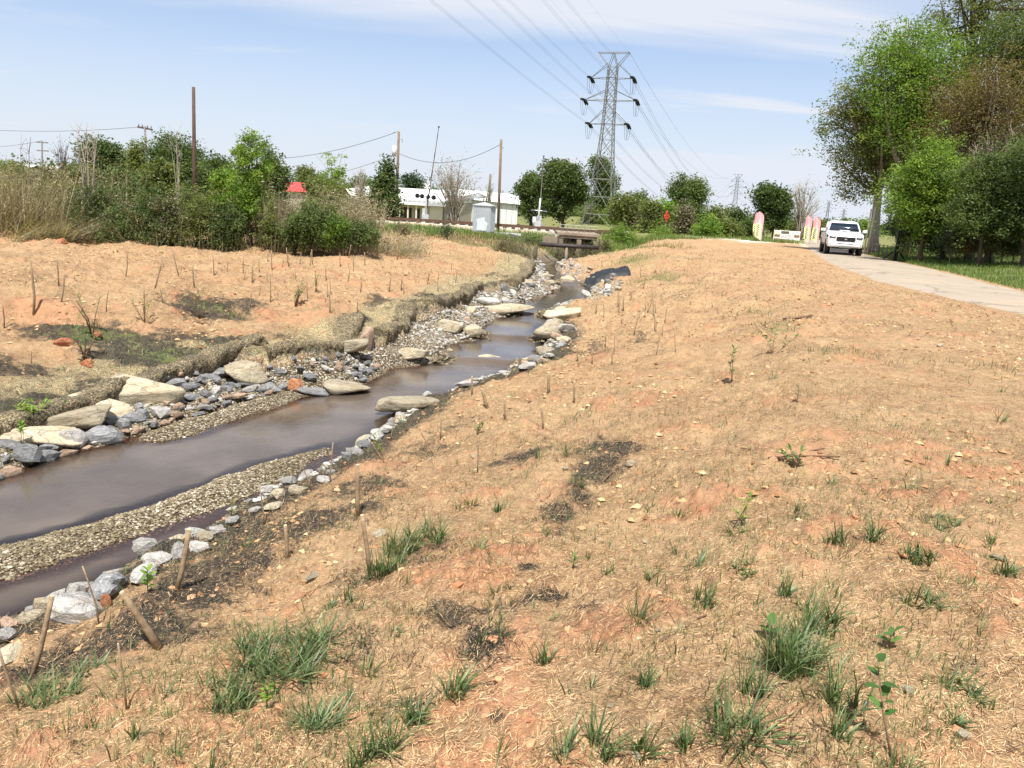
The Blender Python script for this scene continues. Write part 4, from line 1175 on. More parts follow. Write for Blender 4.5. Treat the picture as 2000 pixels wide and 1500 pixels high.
# ------------------------------------------------------------------ grass
def blades(base, length, width, azim, lean, curl, tint, K=4):
    """arched tapering blades; returns V, F, tint per face"""
    n = len(base)
    t = np.linspace(0, 1, K + 1)
    a = lean[:, None] + curl[:, None] * t[None]            # angle from vertical along the blade
    ds = length[:, None] / K
    hx = np.concatenate([np.zeros((n, 1)), np.cumsum(np.sin(a[:, :-1]) * ds, 1)], 1)
    hz = np.concatenate([np.zeros((n, 1)), np.cumsum(np.cos(a[:, :-1]) * ds, 1)], 1)
    ca, sa = np.cos(azim)[:, None], np.sin(azim)[:, None]
    X = base[:, 0:1] + hx * ca; Y = base[:, 1:2] + hx * sa; Z = base[:, 2:3] + hz
    w = width[:, None] * np.array([0.7, 1.0, 0.85, 0.5, 0.04] if K == 4 else [0.8, 0.95, 0.05])[None] / 2
    tw = azim[:, None] + math.pi / 2 + 0.5 * t[None]
    ox, oy = np.cos(tw) * w, np.sin(tw) * w
    A = np.stack([X - ox, Y - oy, Z], -1); Bq = np.stack([X + ox, Y + oy, Z + w * .5], -1)
    V = np.stack([A, Bq], 2).reshape(n, -1, 3)
    q = np.array([[2 * k, 2 * k + 1, 2 * k + 3, 2 * k + 2] for k in range(K)])
    F = (q[None] + (np.arange(n) * 2 * (K + 1))[:, None, None]).reshape(-1, 4)
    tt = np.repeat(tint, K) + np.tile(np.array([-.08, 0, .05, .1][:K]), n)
    return V.reshape(-1, 3), F, np.clip(tt, 0, 1)
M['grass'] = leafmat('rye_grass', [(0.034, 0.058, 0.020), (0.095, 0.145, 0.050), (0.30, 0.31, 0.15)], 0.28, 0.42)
M['lush'] = leafmat('lush_grass', [(0.040, 0.075, 0.014), (0.115, 0.185, 0.034), (0.25, 0.29, 0.085)], 0.32, 0.5)
M['dry'] = leafmat('dry_grass', [(0.14, 0.10, 0.05), (0.36, 0.275, 0.145), (0.56, 0.46, 0.28)], 0.25, 0.8)
def tuft_data(nb, spread, lmin, lmax, wid, lean0=0.1, lean1=0.9, curl=0.9):
    a = rng.uniform(0, 6.28, nb); r = spread * np.sqrt(rng.random(nb))
    base = np.stack([np.cos(a) * r, np.sin(a) * r, np.full(nb, -0.01)], 1)
    az = a + rng.normal(0, .8, nb)
    return blades(base, rng.uniform(lmin, lmax, nb), rng.uniform(.6, 1.2, nb) * wid, az, rng.uniform(lean0, lean1, nb), rng.uniform(0.1, curl, nb), rng.beta(2, 2.6, nb))
TUFTS = []
for k in range(10):
    V, F, tt = tuft_data(int(rng.integers(9, 26)), 0.03, .06, .17, .0065, .05, 1.0, 1.3)
    TUFTS.append(newmesh('grass_tuft', V, F, M['grass'], True, tint=tt))
SPARSE = []
for k in range(8):
    V, F, tt = tuft_data(int(rng.integers(3, 7)), 0.02, .05, .14, .006, .0, .7, .8)
    SPARSE.append(newmesh('grass_sprig', V, F, M['grass'], True, tint=tt))
def seat_tuft(me, x, y, s, label, group, name='grass_tuft', cat='grass tuft'):
    o = link(name, me, None, (x, y, H1(x, y)))
    o.scale = (s, s, s * rng.uniform(.8, 1.2)); o.rotation_euler = (rng.uniform(-.15, .15), rng.uniform(-.15, .15), rng.uniform(0, 6.28))
    return tag(o, label, cat, group)
# large clumps seen in the foreground, each its own mesh: (px, py, spread px, blades, length m, label)
BIG = [(545, 1295, 125, 620, .16, 'largest dense clump of green grass in the lower left foreground'), (455, 1370, 60, 150, .13, 'grass spilling from the left end of the largest clump'),
       (812, 1065, 66, 300, .17, 'dense grass clump right of the leaning stake'), (745, 1120, 32, 110, .16, 'dark grass clump at the foot of the leaning stake'), (620, 1425, 42, 170, .13, 'fountain shaped grass tuft below the largest clump'),
       (75, 1375, 50, 110, .17, 'long grass clump at the lower left corner'), (150, 1325, 60, 150, .09, 'low mat of grass beside the dark stake'), (1545, 1310, 60, 260, .18, 'broad arching grass clump in the right foreground'),
       (1440, 1440, 60, 120, .17, 'starburst of flat grass blades near the bottom'), (1590, 1225, 60, 130, .13, 'loose grass clump above the broad arching one'), (1640, 1370, 36, 70, .14, 'grass at the right of the broad arching clump'),
       (1790, 1092, 26, 110, .085, 'compact upright grass tuft in the right middle ground'), (1620, 1068, 30, 60, .10, 'wispy grass tuft left of the compact one'), (1825, 1028, 42, 80, .10, 'pale tuft of grass lying flat on the straw'),
       (1810, 1180, 26, 60, .09, 'spread tuft below the compact one'), (1880, 1350, 34, 90, .07, 'low spreading grass tuft near the right edge'), (1870, 1408, 22, 60, .06, 'small dense tuft under the low spreading one'),
       (1642, 1450, 20, 45, .10, 'dark tuft with a twig shadow at the bottom right'), (1935, 1065, 22, 45, .07, 'fine tuft close to the right edge'), (1975, 1120, 22, 50, .08, 'grass tuft cut by the right edge'),
       (885, 1360, 26, 60, .12, 'thin grass clump beside a bare red patch'), (1060, 1290, 18, 30, .11, 'tall few bladed tuft left of centre bottom'), (1265, 1130, 16, 26, .09, 'small tuft standing alone on pale straw'),
       (1380, 1175, 26, 45, .10, 'tuft with drooping blades on pale straw'), (1365, 1105, 18, 30, .11, 'pair of upright blades near the yellow green seedling'), (1455, 1105, 24, 60, .07, 'flat rosette of grass on pale straw'),
       (1440, 1040, 20, 34, .13, 'dark upright grass beside the yellow green seedling'), (1260, 1340, 20, 45, .07, 'dark small tuft in the bottom centre'), (1170, 1480, 34, 50, .12, 'grass tuft at the bottom edge left of centre'),
       (1110, 1480, 20, 26, .13, 'two tall blades at the bottom edge'), (1265, 1480, 22, 34, .11, 'v shaped tuft at the bottom edge beside a white stone'), (1340, 1460, 18, 30, .09, 'little tuft left of the starburst'),
       (730, 1480, 60, 120, .13, 'ragged grass along the bottom edge'), (800, 1420, 30, 60, .12, 'grass beside the small black netting patch at the bottom'), (270, 1440, 14, 24, .10, 'thin tuft at the bottom left on orange soil'),
       (1700, 1050, 18, 40, .12, 'tall narrow tuft in the right middle ground'), (1470, 1360, 24, 40, .15, 'grass between the two big right hand clumps'), (670, 1180, 40, 90, .09, 'short grass beyond the largest clump'), (1510, 1170, 30, 40, .11, 'sparse grass above the loose clump'),
       (1120, 950, 20, 26, .12, 'green blades by the long black netting strip'), (1050, 895, 14, 20, .14, 'single bright upright tuft beside the netting strip'), (1110, 890, 12, 20, .16, 'tall thin tuft between two netting patches'),
       (960, 1000, 26, 40, .10, 'straggly grass above the dense clump')]
for px, py, sp, nb, L, lab in BIG:
    p = atG(px, py)
    d = math.hypot(p[0], p[1])
    s = sp * d / FPX
    a = rng.uniform(0, 6.28, nb); r = s * np.sqrt(rng.random(nb)) * rng.uniform(.3, 1, nb)
    # blades gather in several little crowns
    nc = max(2, nb // 14); ca_ = rng.uniform(0, 6.28, nc); cr = s * np.sqrt(rng.random(nc)) * 0.9
    pick = rng.integers(0, nc, nb)
    bx = np.cos(ca_[pick]) * cr[pick] + rng.normal(0, .012, nb); by = np.sin(ca_[pick]) * cr[pick] * 1.0 + rng.normal(0, .012, nb)
    bz = H(p[0] + bx, p[1] + by) - p[2] - 0.005
    flat = 'flat' in lab or 'low' in lab
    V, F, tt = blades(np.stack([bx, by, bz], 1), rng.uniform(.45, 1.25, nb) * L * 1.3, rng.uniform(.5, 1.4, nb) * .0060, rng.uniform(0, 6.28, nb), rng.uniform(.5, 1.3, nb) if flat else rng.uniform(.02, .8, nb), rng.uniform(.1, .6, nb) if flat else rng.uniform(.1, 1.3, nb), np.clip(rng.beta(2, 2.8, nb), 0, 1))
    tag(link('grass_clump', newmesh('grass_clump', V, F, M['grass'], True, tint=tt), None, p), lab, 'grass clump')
LMG = marks_px([(100, 1420, 'at the lower left corner'), (300, 1400, 'near the thin dark stake at the lower left'), (520, 1250, 'around the largest grass clump'), (620, 1430, 'beside the fountain shaped tuft'), (450, 1180, 'on the slope behind the leaning stump'), (560, 1090, 'near the short stout stake'),
                (700, 1000, 'near the thick pale stake'), (780, 1180, 'below the leaning stake'), (900, 1230, 'by the dark netting spots'), (900, 1420, 'near the bottom edge left of centre'), (1080, 1420, 'near the two tall blades at the bottom'), (1100, 1180, 'by the small dark netting hollow'),
                (1280, 1400, 'near the white stone at the bottom edge'), (1265, 1150, 'near the small lone tuft'), (1400, 1150, 'on the pale straw in the centre'), (1450, 1020, 'by the yellow green seedling'), (1560, 1180, 'above the loose grass clump'), (1700, 1200, 'left of the spread tuft'),
                (1780, 1080, 'around the compact tuft'), (1900, 1200, 'near the right edge, middle distance'), (1900, 1420, 'at the lower right corner'), (1760, 1420, 'by the red stemmed seedling'), (1550, 890, 'by the crossed twigs'), (1750, 900, 'on the straw right of the crossed twigs'), (1930, 950, 'at the right edge beyond the fine tuft'),
                (1190, 900, 'along the long netting strip'), (1040, 880, 'left of the long netting strip'), (900, 900, 'near the lone slim stake'), (1100, 1030, 'below the long netting strip'), (1300, 950, 'right of the long netting strip'), (1250, 800, 'in the middle of the near bank'), (1430, 780, 'near the knee high sapling'),
                (1600, 750, 'right of the knee high sapling'), (1080, 770, 'among the short stakes'), (900, 800, 'by the pool edge stakes'), (1650, 690, 'round the green patch'), (1850, 750, 'far right on the open straw')])
cnt = 0
while cnt < 270:
    x, y = sample_ground(1, 2.2, 12)
    x, y = float(x[0]), float(y[0])
    if float(line_d(WR, x, y)) < .3: continue
    if float(line_d(PL, np.array([x]), np.array([y]), 2.)[0]) > -.3: continue
    seat_tuft(TUFTS[int(rng.integers(10))] if rng.random() < .3 else SPARSE[int(rng.integers(8))], x, y, rng.uniform(.5, 1.15), 'small grass tuft sprouting %s' % near(LMG, x, y), 'grass tufts on the near bank')
    cnt += 1
# grass too thick or too small to count
def grass_field(name, x, y, L0, L1, wid, mat, label, t0=2, t1=2.6, lean=.6):
    n = len(x); z = H(x, y) - .01
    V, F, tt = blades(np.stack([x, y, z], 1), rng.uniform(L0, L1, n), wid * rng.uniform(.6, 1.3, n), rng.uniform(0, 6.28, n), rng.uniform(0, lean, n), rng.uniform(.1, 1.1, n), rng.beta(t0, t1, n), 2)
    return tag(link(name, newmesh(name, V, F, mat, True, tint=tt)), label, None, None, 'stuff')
x, y = sample_ground(110000, 3.5, 44, 1.0, -41, 35)
g = masks(x, y)
ok = (g['gravel'] < .5) & (g['green'] / .62 + (fbm(x, y, .5, 3, 33) - .5) * 1.2 > rng.uniform(.35, 1.1, len(x))) & (line_d(PL, x, y, 2.) < -.1) & (y < 46)
x, y = x[ok], y[ok]
grass_field('seedling_grass', x, y, .05, .14, .007 , M['grass'], 'thin young grass greening patches of the mulch', 2, 2.0)
x, y = sample_ground(120000, 12, 50, .65)
g = masks(x, y)
ok = (g['gravel'] < .5) & (g['green'] / .7 + (fbm(x, y, .7, 3, 35) - .5) * 1.4 > rng.uniform(.40, 1.1, len(x))) & (line_d(PL, x, y, 2.) < -.2) & (y < 46 + np.maximum(x - 4, 0))
x, y = x[ok], y[ok]
grass_field('young_grass', x, y, .06, .19, .014, M['grass'], 'young grass greening the farther slopes in drifts', 2, 1.8)
x, y = sample_ground(52000, 2.2, 34, 1.0, -41, 35)
g = masks(x, y)
ok = (g['gravel'] < .5) & (fbm(x, y, .8, 3, 34) + patches(GRNP, x, y) * .2 > .47) & (line_d(PL, x, y, 2.) < -.1)
x, y = x[ok], y[ok]
grass_field('sprouting_grass', x, y, .03, .08, .0035, M['grass'], 'fine sprouts and dead stems dotted over the mulch', 3, 1.5)
n = 66000                                    # verge right of the trail
yy = 14 + 52 * rng.random(n) ** 1.2
xx = line_x(PR, yy) + rng.random(n) ** 1.2 * 13
grass_field('verge_grass', xx, yy, .10, .26, .014, M['lush'], 'lush green grass of the verge right of the trail', 2, 2.2)
n = 80000                                    # foot of the railway bank
xx = rng.uniform(-28, 26, n); yy = rng.uniform(44.5, 52.5, n) + np.maximum(xx - 5, 0) * rng.uniform(.3, 1.3, n)
d1 = np.minimum(np.abs(line_d(WL, xx, yy)), np.abs(line_d(WR, xx, yy)))
yg = np.clip(46.0 + np.maximum(xx - 4, 0) * 1.5, 44, 66)
ok = ((line_d(WL, xx, yy) < -.2) | (line_d(WR, xx, yy) > .5)) & (line_d(PL, xx, yy, 2.) < -.4) & ((xx < 4) | (yy > yg)) & (fbm(xx, yy, 1.5, 3, 70) + sstep(yy, 44.5, 47.5) * .5 > .62)
xx, yy = xx[ok], yy[ok]
grass_field('bank_grass', xx, yy, .18, .50, .022, M['lush'], 'rank green grass on the railway bank behind the culvert', 2, 2.0)
n = 26000
xx = rng.uniform(-30, 9, n); yy = rng.uniform(40, 53, n)
ok = ((line_d(WL, xx, yy) < -.4) | (line_d(WR, xx, yy) > 3)) & (fbm(xx, yy, 1.2, 3, 71) > .52)
grass_field('dead_grass', xx[ok], yy[ok], .15, .45, .018, M['dry'], 'dead straw coloured grass below the railway', 2, 2.0)

# ------------------------------------------------------------------ stakes
M['stake'] = simple('weathered_stake', (0.26, 0.185, 0.115), .85, 0, .3, 30, .2, .6)
M['stake_end'] = simple('cut_wood', (0.55, 0.43, 0.27), .8)
def stake(b, t_, wpx, label, group, stump=False):
    pb = atG(*b)
    L = px_size(pb, math.hypot(t_[0] - b[0], t_[1] - b[1])) / math.cos(math.atan2(CAMZ - pb[2], math.hypot(pb[0], pb[1]))) * .98
    # upright lean seen in the picture, in the plane facing the camera
    d = ray(*b); az = math.atan2(d[0], d[1])
    img = math.atan2(t_[0] - b[0], b[1] - t_[1])
    ref = ROLL + (b[0] - 1000) / 7000
    k = math.tan(img - ref)
    ax = np.array([math.cos(az), -math.sin(az), 0])
    up = np.array([0, 0, 1.0]) + ax * k
    up /= np.linalg.norm(up)
    r = max(px_size(pb, wpx) / 2 * (.60 if wpx < 4.5 else .75 if wpx < 6 else .9), 0.005)
    bend = rng.uniform(-.04, .04) * L
    pts = [-.06 * up, up * L * .33 + ax * bend, up * L * .7 + ax * bend * .6, up * L]
    mb = MB()
    rr = [r * (1.6 if stump else 1.12), r * 1.05, r, r * (.92 if not stump else .7)]
    mb.tube(pts, rr, 7)
    root = mb.build('live_stake', M['stake'], None, True, pb)
    cap = MB().tube([up * (L + .0005), up * (L + .002)], rr[-1] * .96, 7).build('cut_end', M['stake_end'], root)
    cap.location = (0, 0, 0)
    return tag(root, label, 'stake', group)
SN = 'live stakes on the near bank'; SF = 'live stakes on the far bank'
STK = [((700, 1010), (699, 912), 9, 'thick pale stake standing tall beside the black netting', SN), ((722, 1122), (710, 1015), 9, 'leaning stake with grass round its foot', SN), ((560, 1092), (558, 1030), 8, 'short stout stake casting a small shadow on orange soil', SN),
       ((345, 1152), (363, 1052), 10, 'thick tilted stake beside the white edging stones', SN), ((62, 1322), (85, 1205), 9, 'dark curved stake at the lower left', SN), ((38, 1385), (14, 1290), 5, 'thin stake at the left edge among grass', SN),
       ((247, 1387), (237, 1285), 4, 'thin dark stake standing on orange soil at the lower left', SN), ((192, 1222), (172, 1125), 3, 'thin knobbly stick in front of the stream at the lower left', SN), ((645, 941), (650, 868), 4, 'slim stake at the white stones below the gravel bar tip', SN),
       ((607, 957), (588, 900), 3, 'thin stick leaning left over the water', SN), ((515, 1026), (508, 955), 4, 'dark slim stake by the mossy green stone', SN), ((932, 922), (934, 852), 4, 'lone slim stake left of the netting strip', SN),
       ((1060, 838), (1057, 792), 5, 'thick stub among grass right of the pool', SN), ((1122, 787), (1122, 745), 5, 'upright stub right of the sill boulder', SN), ((1072, 767), (1072, 727), 6, 'broad short stake above the near bank', SN),
       ((987, 820), (985, 778), 5, 'short stake on the straw left of the thick stub', SN), ((952, 798), (942, 760), 7, 'thick stake leaning left at the pool edge', SN), ((922, 771), (922, 735), 5, 'dark topped stake at the pool edge', SN),
       ((859, 857), (861, 815), 4, 'slim stake behind a grass tuft near the leaning one', SN), ((846, 886), (819, 832), 3, 'thin stick leaning strongly left', SN), ((763, 861), (773, 809), 4, 'bent stake against the mottled white stone', SN),
       ((752, 905), (728, 865), 3, 'crooked stick below the leafy twig', SN), ((1238, 655), (1248, 614), 3, 'curved stick on the straw right of the cream boulder', SN), ((1264, 609), (1274, 586), 3, 'bowed stick above the curved one', SN),
       ((1278, 643), (1278, 610), 3, 'straight stick right of the curved one', SN), ((1218, 606), (1218, 580), 4, 'short pale stake near the pale stones', SN), ((1207, 599), (1207, 568), 3, 'slim stake next to the short pale one', SN),
       ((1232, 587), (1234, 568), 3, 'little stake behind the pale stones', SN), ((1164, 613), (1166, 592), 4, 'dark stub at the end of the long tan boulder', SN), ((1129, 705), (1128, 674), 4, 'dark stake at the netting above the right edging', SN),
       ((1115, 687), (1116, 662), 4, 'dark stake close to the white edging', SN), ((1194, 713), (1195, 685), 4, 'stub on the bare red patch', SN), ((1157, 711), (1157, 683), 4, 'stub left of the bare red patch', SN), ((1182, 679), (1182, 650), 3, 'stick above the bare red patch', SN),
       ((65, 614), (60, 523), 5, 'tallest dark stake near the left edge of the far bank', SF), ((115, 558), (112, 513), 4, 'stake behind the tallest dark one', SF), ((119, 590), (124, 539), 4, 'leaning stake right of the tallest dark one', SF),
       ((245, 542), (248, 494), 3, 'slim stake alone on the straw of the far bank', SF), ((303, 563), (315, 510), 4, 'stake leaning right on the far bank', SF), ((349, 539), (339, 494), 3, 'stake leaning left on the far bank', SF),
       ((418, 537), (416, 500), 3, 'straight stake on the far bank right of the leaning pair', SF), ((380, 561), (377, 523), 4, 'stake between the leaning pair and the grey netting', SF), ((475, 534), (475, 505), 3, 'thin stake left of the red clay lumps', SF),
       ((493, 553), (493, 520), 4, 'stake beside a dark clod', SF), ((317, 592), (312, 560), 3, 'stake above the leafy weeds', SF), ((282, 630), (281, 564), 4, 'tall stake with weeds at its middle', SF), ((208, 608), (211, 569), 3, 'stake beside the leafy sapling', SF),
       ((8, 641), (5, 600), 4, 'stake at the very left edge of the far bank', SF), ((336, 677), (333, 642), 3, 'thin stake above the green netting', SF), ((489, 601), (491, 570), 3, 'stake beside the long netted patch', SF), ((61, 709), (61, 686), 3, 'small stick on the yellow blanket', SF),
       ((532, 529), (531, 492), 3, 'slim stake in the row near the thicket', SF), ((565, 522), (560, 487), 3, 'stake with a bent top in the row near the thicket', SF), ((610, 515), (609, 489), 3, 'straight stake in the row near the thicket', SF), ((665, 521), (664, 497), 3, 'short stake in the row near the thicket', SF),
       ((691, 520), (691, 497), 3, 'short stake left of two grass sprigs', SF), ((712, 520), (712, 493), 3, 'dark stake at the middle of the far bank', SF), ((637, 547), (636, 523), 3, 'stake below the red lumps', SF), ((704, 570), (706, 548), 4, 'stake leaning right low on the far bank', SF),
       ((760, 568), (764, 541), 4, 'bushy stake low on the far bank', SF), ((784, 566), (786, 540), 4, 'stake right of the bushy one', SF), ((644, 611), (643, 570), 4, 'thick stake above the orange soil', SF), ((699, 611), (698, 582), 4, 'thin stake above the dark netting corner', SF),
       ((528, 590), (528, 535), 3, 'tall thin stick left of a weed', SF), ((776, 507), (777, 482), 3, 'stick near the thicket end', SF), ((837, 547), (838, 529), 3, 'small stick above the blanket gap', SF)]
for b, t_, w, lab, g in STK:
    stake(b, t_, w, lab, g)
stake((310, 1264), (262, 1168), 13, 'thick leaning stump of wood flaring at its base', None, True)
k = 0
while k < 46:
    if rng.random() < .55:
        px, py = rng.uniform(420, 1000), rng.uniform(492, 600)
        lab, g = 'thin bare stick planted in the far bank %s' % ('near the thicket' if py < 520 else 'above the netted edge' if py > 560 else 'half way up, right half'), SF
    else:
        px, py = rng.uniform(1150, 1330), rng.uniform(520, 720)
        lab, g = 'thin bare stick planted in the near bank %s' % ('near the black tarp' if py < 570 else 'above the bare red patch' if py > 640 else 'right of the dark pool'), SN
    p = atG(px, py)
    if g == SF and float(line_d(LIPP, p[0], p[1])) > -.3: continue
    if g == SN and float(line_d(WR, p[0], p[1])) < .3: continue
    h = 32 * 18 / math.hypot(p[0], p[1]) * rng.uniform(.6, 1.1)
    stake((px, py), (px + rng.uniform(-.1, .2) * h, py - h), 2.2, lab, g); k += 1

# ------------------------------------------------------------------ seedlings, saplings and weeds with real leaves
def leaf_quads(c, d, n_, L, W):
    """one pointed leaf: six-sided, folded along the midrib. c base, d direction, n_ up"""
    d = d / np.linalg.norm(d); s = np.cross(d, n_); s /= np.linalg.norm(s) + 1e-9; u = np.cross(s, d)
    pts = [c, c + d * L * .30 + s * W * .5 + u * W * .12, c + d * L * .30 , c + d * L * .30 - s * W * .5 + u * W * .12,
           c + d * L * .68 + s * W * .42 + u * (W * .10 - L * .04), c + d * L * .68 - u * L * .04, c + d * L * .68 - s * W * .42 + u * (W * .10 - L * .04), c + d * L - u * L * .12]
    return np.array(pts), np.array([[0, 2, 1, 1], [0, 3, 2, 2]]), np.array([[2, 5, 4, 1], [3, 6, 5, 2]]), np.array([[5, 7, 4, 4], [6, 7, 5, 5]])
M['leaf_bright'] = leafmat('bright_leaves', [(0.10, 0.19, 0.02), (0.17, 0.30, 0.035), (0.30, 0.42, 0.06)], 0.4, 0.45)
M['leaf_mid'] = leafmat('mid_leaves', [(0.035, 0.085, 0.02), (0.075, 0.155, 0.035), (0.14, 0.24, 0.06)], 0.35, 0.4)
M['twig'] = simple('twig_bark', (0.16, 0.095, 0.06), .85, 0, .3, 30)
def leafy_plant(base, height, nst, leaves, L, W, mat, name, label, cat, lean=(0, 0), spread=.25, up=.5, group=None, stem_r=.003, start=.3):
    root = empty(name, base)
    sb = MB(); tips = []
    for q in range(nst):
        a = rng.uniform(0, 6.28); s = spread * height * (rng.random() if nst > 1 else .1)
        top = np.array([lean[0] + math.cos(a) * s, lean[1] + math.sin(a) * s, height * rng.uniform(.75, 1)])
        mid = top * .5 + np.array([rng.normal(0, .04), rng.normal(0, .04), 0]) * height
        sb.tube([np.array([0, 0, -.03]), mid, top], [stem_r * 1.3, stem_r, stem_r * .5], 5)
        tips.append((mid, top))
    sb.build('stem', M['twig'], root, True)
    for q in range(leaves):
        mid, top = tips[q % nst]
        f = start + (1 - start) * ((q // nst + rng.random() * .5) / max(1, leaves / nst))
        f = min(f, 1)
        c = (2 * f * mid if f < .5 else mid + (top - mid) * (2 * f - 1))
        a = q * 2.4 + rng.uniform(-.4, .4)
        d = np.array([math.cos(a), math.sin(a), up + rng.uniform(-.3, .4) + (f > .9) * .6])
        P, f1, f2, f3 = leaf_quads(c, d, np.array([0, 0, 1.0]), L * rng.uniform(.7, 1.2), W * rng.uniform(.8, 1.2))
        tris = np.array([[0, 2, 1], [0, 3, 2], [5, 7, 4], [6, 7, 5]])
        me = newmesh('leaf', P, [f2, tris], mat, True, tint=np.full(6, float(np.clip(rng.normal(.5, .22), 0, 1))))
        link('leaf', me, root)
    return tag(root, label, cat, group)
P_ = lambda px, py: atG(px, py)
leafy_plant(P_(290, 1160), .20, 1, 13, .06, .035, M['leaf_bright'], 'seedling', 'bright seedling with oval leaves in front of the white edging stones', 'seedling')
leafy_plant(P_(752, 900), .34, 1, 9, .05, .028, M['leaf_bright'], 'seedling', 'leafy twig leaning over the water from the upper edging', 'seedling', lean=(-.16, .05))
leafy_plant(P_(1425, 1035), .26, 1, 14, .075, .018, M['leaf_bright'], 'seedling', 'yellow green seedling with narrow leaves leaning right', 'seedling', lean=(.12, .02))
leafy_plant(P_(1555, 915), .16, 3, 26, .06, .022, M['leaf_mid'], 'weed', 'dark leafy weed beside crossed fallen twigs', 'weed', spread=.9)
leafy_plant(P_(1748, 1490), .34, 1, 9, .055, .028, M['leaf_mid'], 'seedling', 'red stemmed seedling with broad oval leaves at the lower right', 'seedling', lean=(-.05, .14), start=.45)
leafy_plant(P_(1738, 1268), .09, 1, 6, .055, .03, M['leaf_mid'], 'seedling', 'small seedling with two broad leaves beyond the red stemmed one', 'seedling')
leafy_plant(P_(1500, 1250), .12, 1, 5, .07, .035, M['leaf_mid'], 'seedling', 'broad leaved seedling inside the loose grass clump', 'seedling')
leafy_plant(P_(932, 848), .14, 4, 22, .06, .024, M['leaf_mid'], 'weed', 'dense dark rosette weed near the lone slim stake', 'weed', spread=.5)
leafy_plant(P_(520, 1385), .13, 2, 14, .035, .022, M['leaf_bright'], 'seedling', 'pale leafy seedling in front of the largest grass clump', 'seedling')
leafy_plant(P_(1120, 1110), .09, 1, 8, .05, .015, M['leaf_mid'], 'seedling', 'small wilted seedling near the dark netting spots', 'seedling')
leafy_plant(P_(1430, 750), .45, 2, 22, .07, .03, M['leaf_mid'], 'sapling', 'knee high dark sapling in the middle of the near bank', 'sapling')
leafy_plant(P_(1556, 785), .22, 1, 10, .06, .02, M['leaf_mid'], 'seedling', 'upright dark seedling right of the knee high sapling', 'seedling')
leafy_plant(P_(1510, 692), .35, 3, 22, .07, .03, M['leaf_mid'], 'weed', 'sprawling weed behind the knee high sapling', 'weed', spread=.9)
leafy_plant(P_(62, 832), .32, 26, 120, .13, .024, M['leaf_bright'], 'shrub', 'bright green shrub with narrow leaves at the edge of the netted bank', 'shrub', spread=1.0, stem_r=.004, up=.35)
leafy_plant(P_(130, 812), .22, 7, 34, .10, .02, M['leaf_mid'], 'weed', 'small green weed right of the bright green shrub', 'weed', spread=1.0)
leafy_plant(P_(44, 880), .36, 2, 18, .07, .03, M['leaf_bright'], 'sapling', 'little sapling with a thin stem among the boulders at the left edge', 'sapling', start=.75)
leafy_plant(P_(165, 703), .50, 5, 60, .11, .022, M['leaf_mid'], 'sapling', 'leafy sapling with narrow drooping leaves on the yellow blanket', 'sapling', start=.55, spread=.5, stem_r=.008, up=0)
leafy_plant(P_(180, 656), .75, 4, 50, .10, .02, M['leaf_mid'], 'sapling', 'leafy sapling growing out of the dark netting on the far bank', 'sapling', start=.55, spread=.4, stem_r=.008, up=0.1)
leafy_plant(P_(282, 628), .5, 5, 30, .09, .02, M['leaf_mid'], 'weed', 'yellowish weed wrapped round the tall stake of the far bank', 'weed', start=.4, spread=.6)
leafy_plant(P_(390, 622), .55, 10, 60, .10, .022, M['leaf_mid'], 'weed', 'bushy weed on the long netted patch', 'weed', spread=.6)
leafy_plant(P_(576, 600), .5, 6, 50, .12, .026, M['leaf_mid'], 'sapling', 'sapling with drooping leaves in the middle of the far bank', 'sapling', start=.5, spread=.6, stem_r=.008, up=-.1)
leafy_plant(P_(618, 572), .55, 5, 26, .09, .02, M['leaf_mid'], 'weed', 'thin weed above the drooping sapling', 'weed', spread=.5)
leafy_plant(P_(450, 1015), .22, 3, 22, .035, .012, M['leaf_bright'], 'sapling', 'mossy twig with fresh leaves hanging over the stream', 'sapling', lean=(-.06, .05), spread=.5)

# twigs and pale chips lying on the ground
def twig(pix, r, label, mat='twig'):
    pts = [atG(*q) + np.array([0, 0, r * 1.2 + .008]) for q in pix]
    o0 = pts[0].copy()
    return tag(MB().tube([q - o0 for q in pts], r, 6).build('fallen_twig', M[mat], None, True, o0), label, 'twig')
twig([(1445, 878), (1540, 890), (1610, 880)], .005, 'upper of the crossed twigs by the dark leafy weed')
twig([(1500, 898), (1560, 893), (1640, 896)], .007, 'lower and darker of the crossed twigs by the dark leafy weed')
twig([(1175, 945), (1190, 930), (1208, 915)], .006, 'short curved twig by the long netting strip')
twig([(1530, 625), (1560, 624), (1585, 620)], .02, 'long thin stick lying on the straw beyond the grass patch')
twig([(1280, 530), (1290, 556), (1303, 560)], .012, 'stick lying beyond the far stakes')
twig([(1338, 1230), (1362, 1212), (1380, 1205)], .004, 'small dark twig near the flat rosette')
twig([(1020, 700), (1060, 690), (1100, 672)], .012, 'long thin stick lying beside the right edging')
twig([(545, 1195), (620, 1150), (700, 1120)], .0025, 'hair thin twig lying on the orange soil')
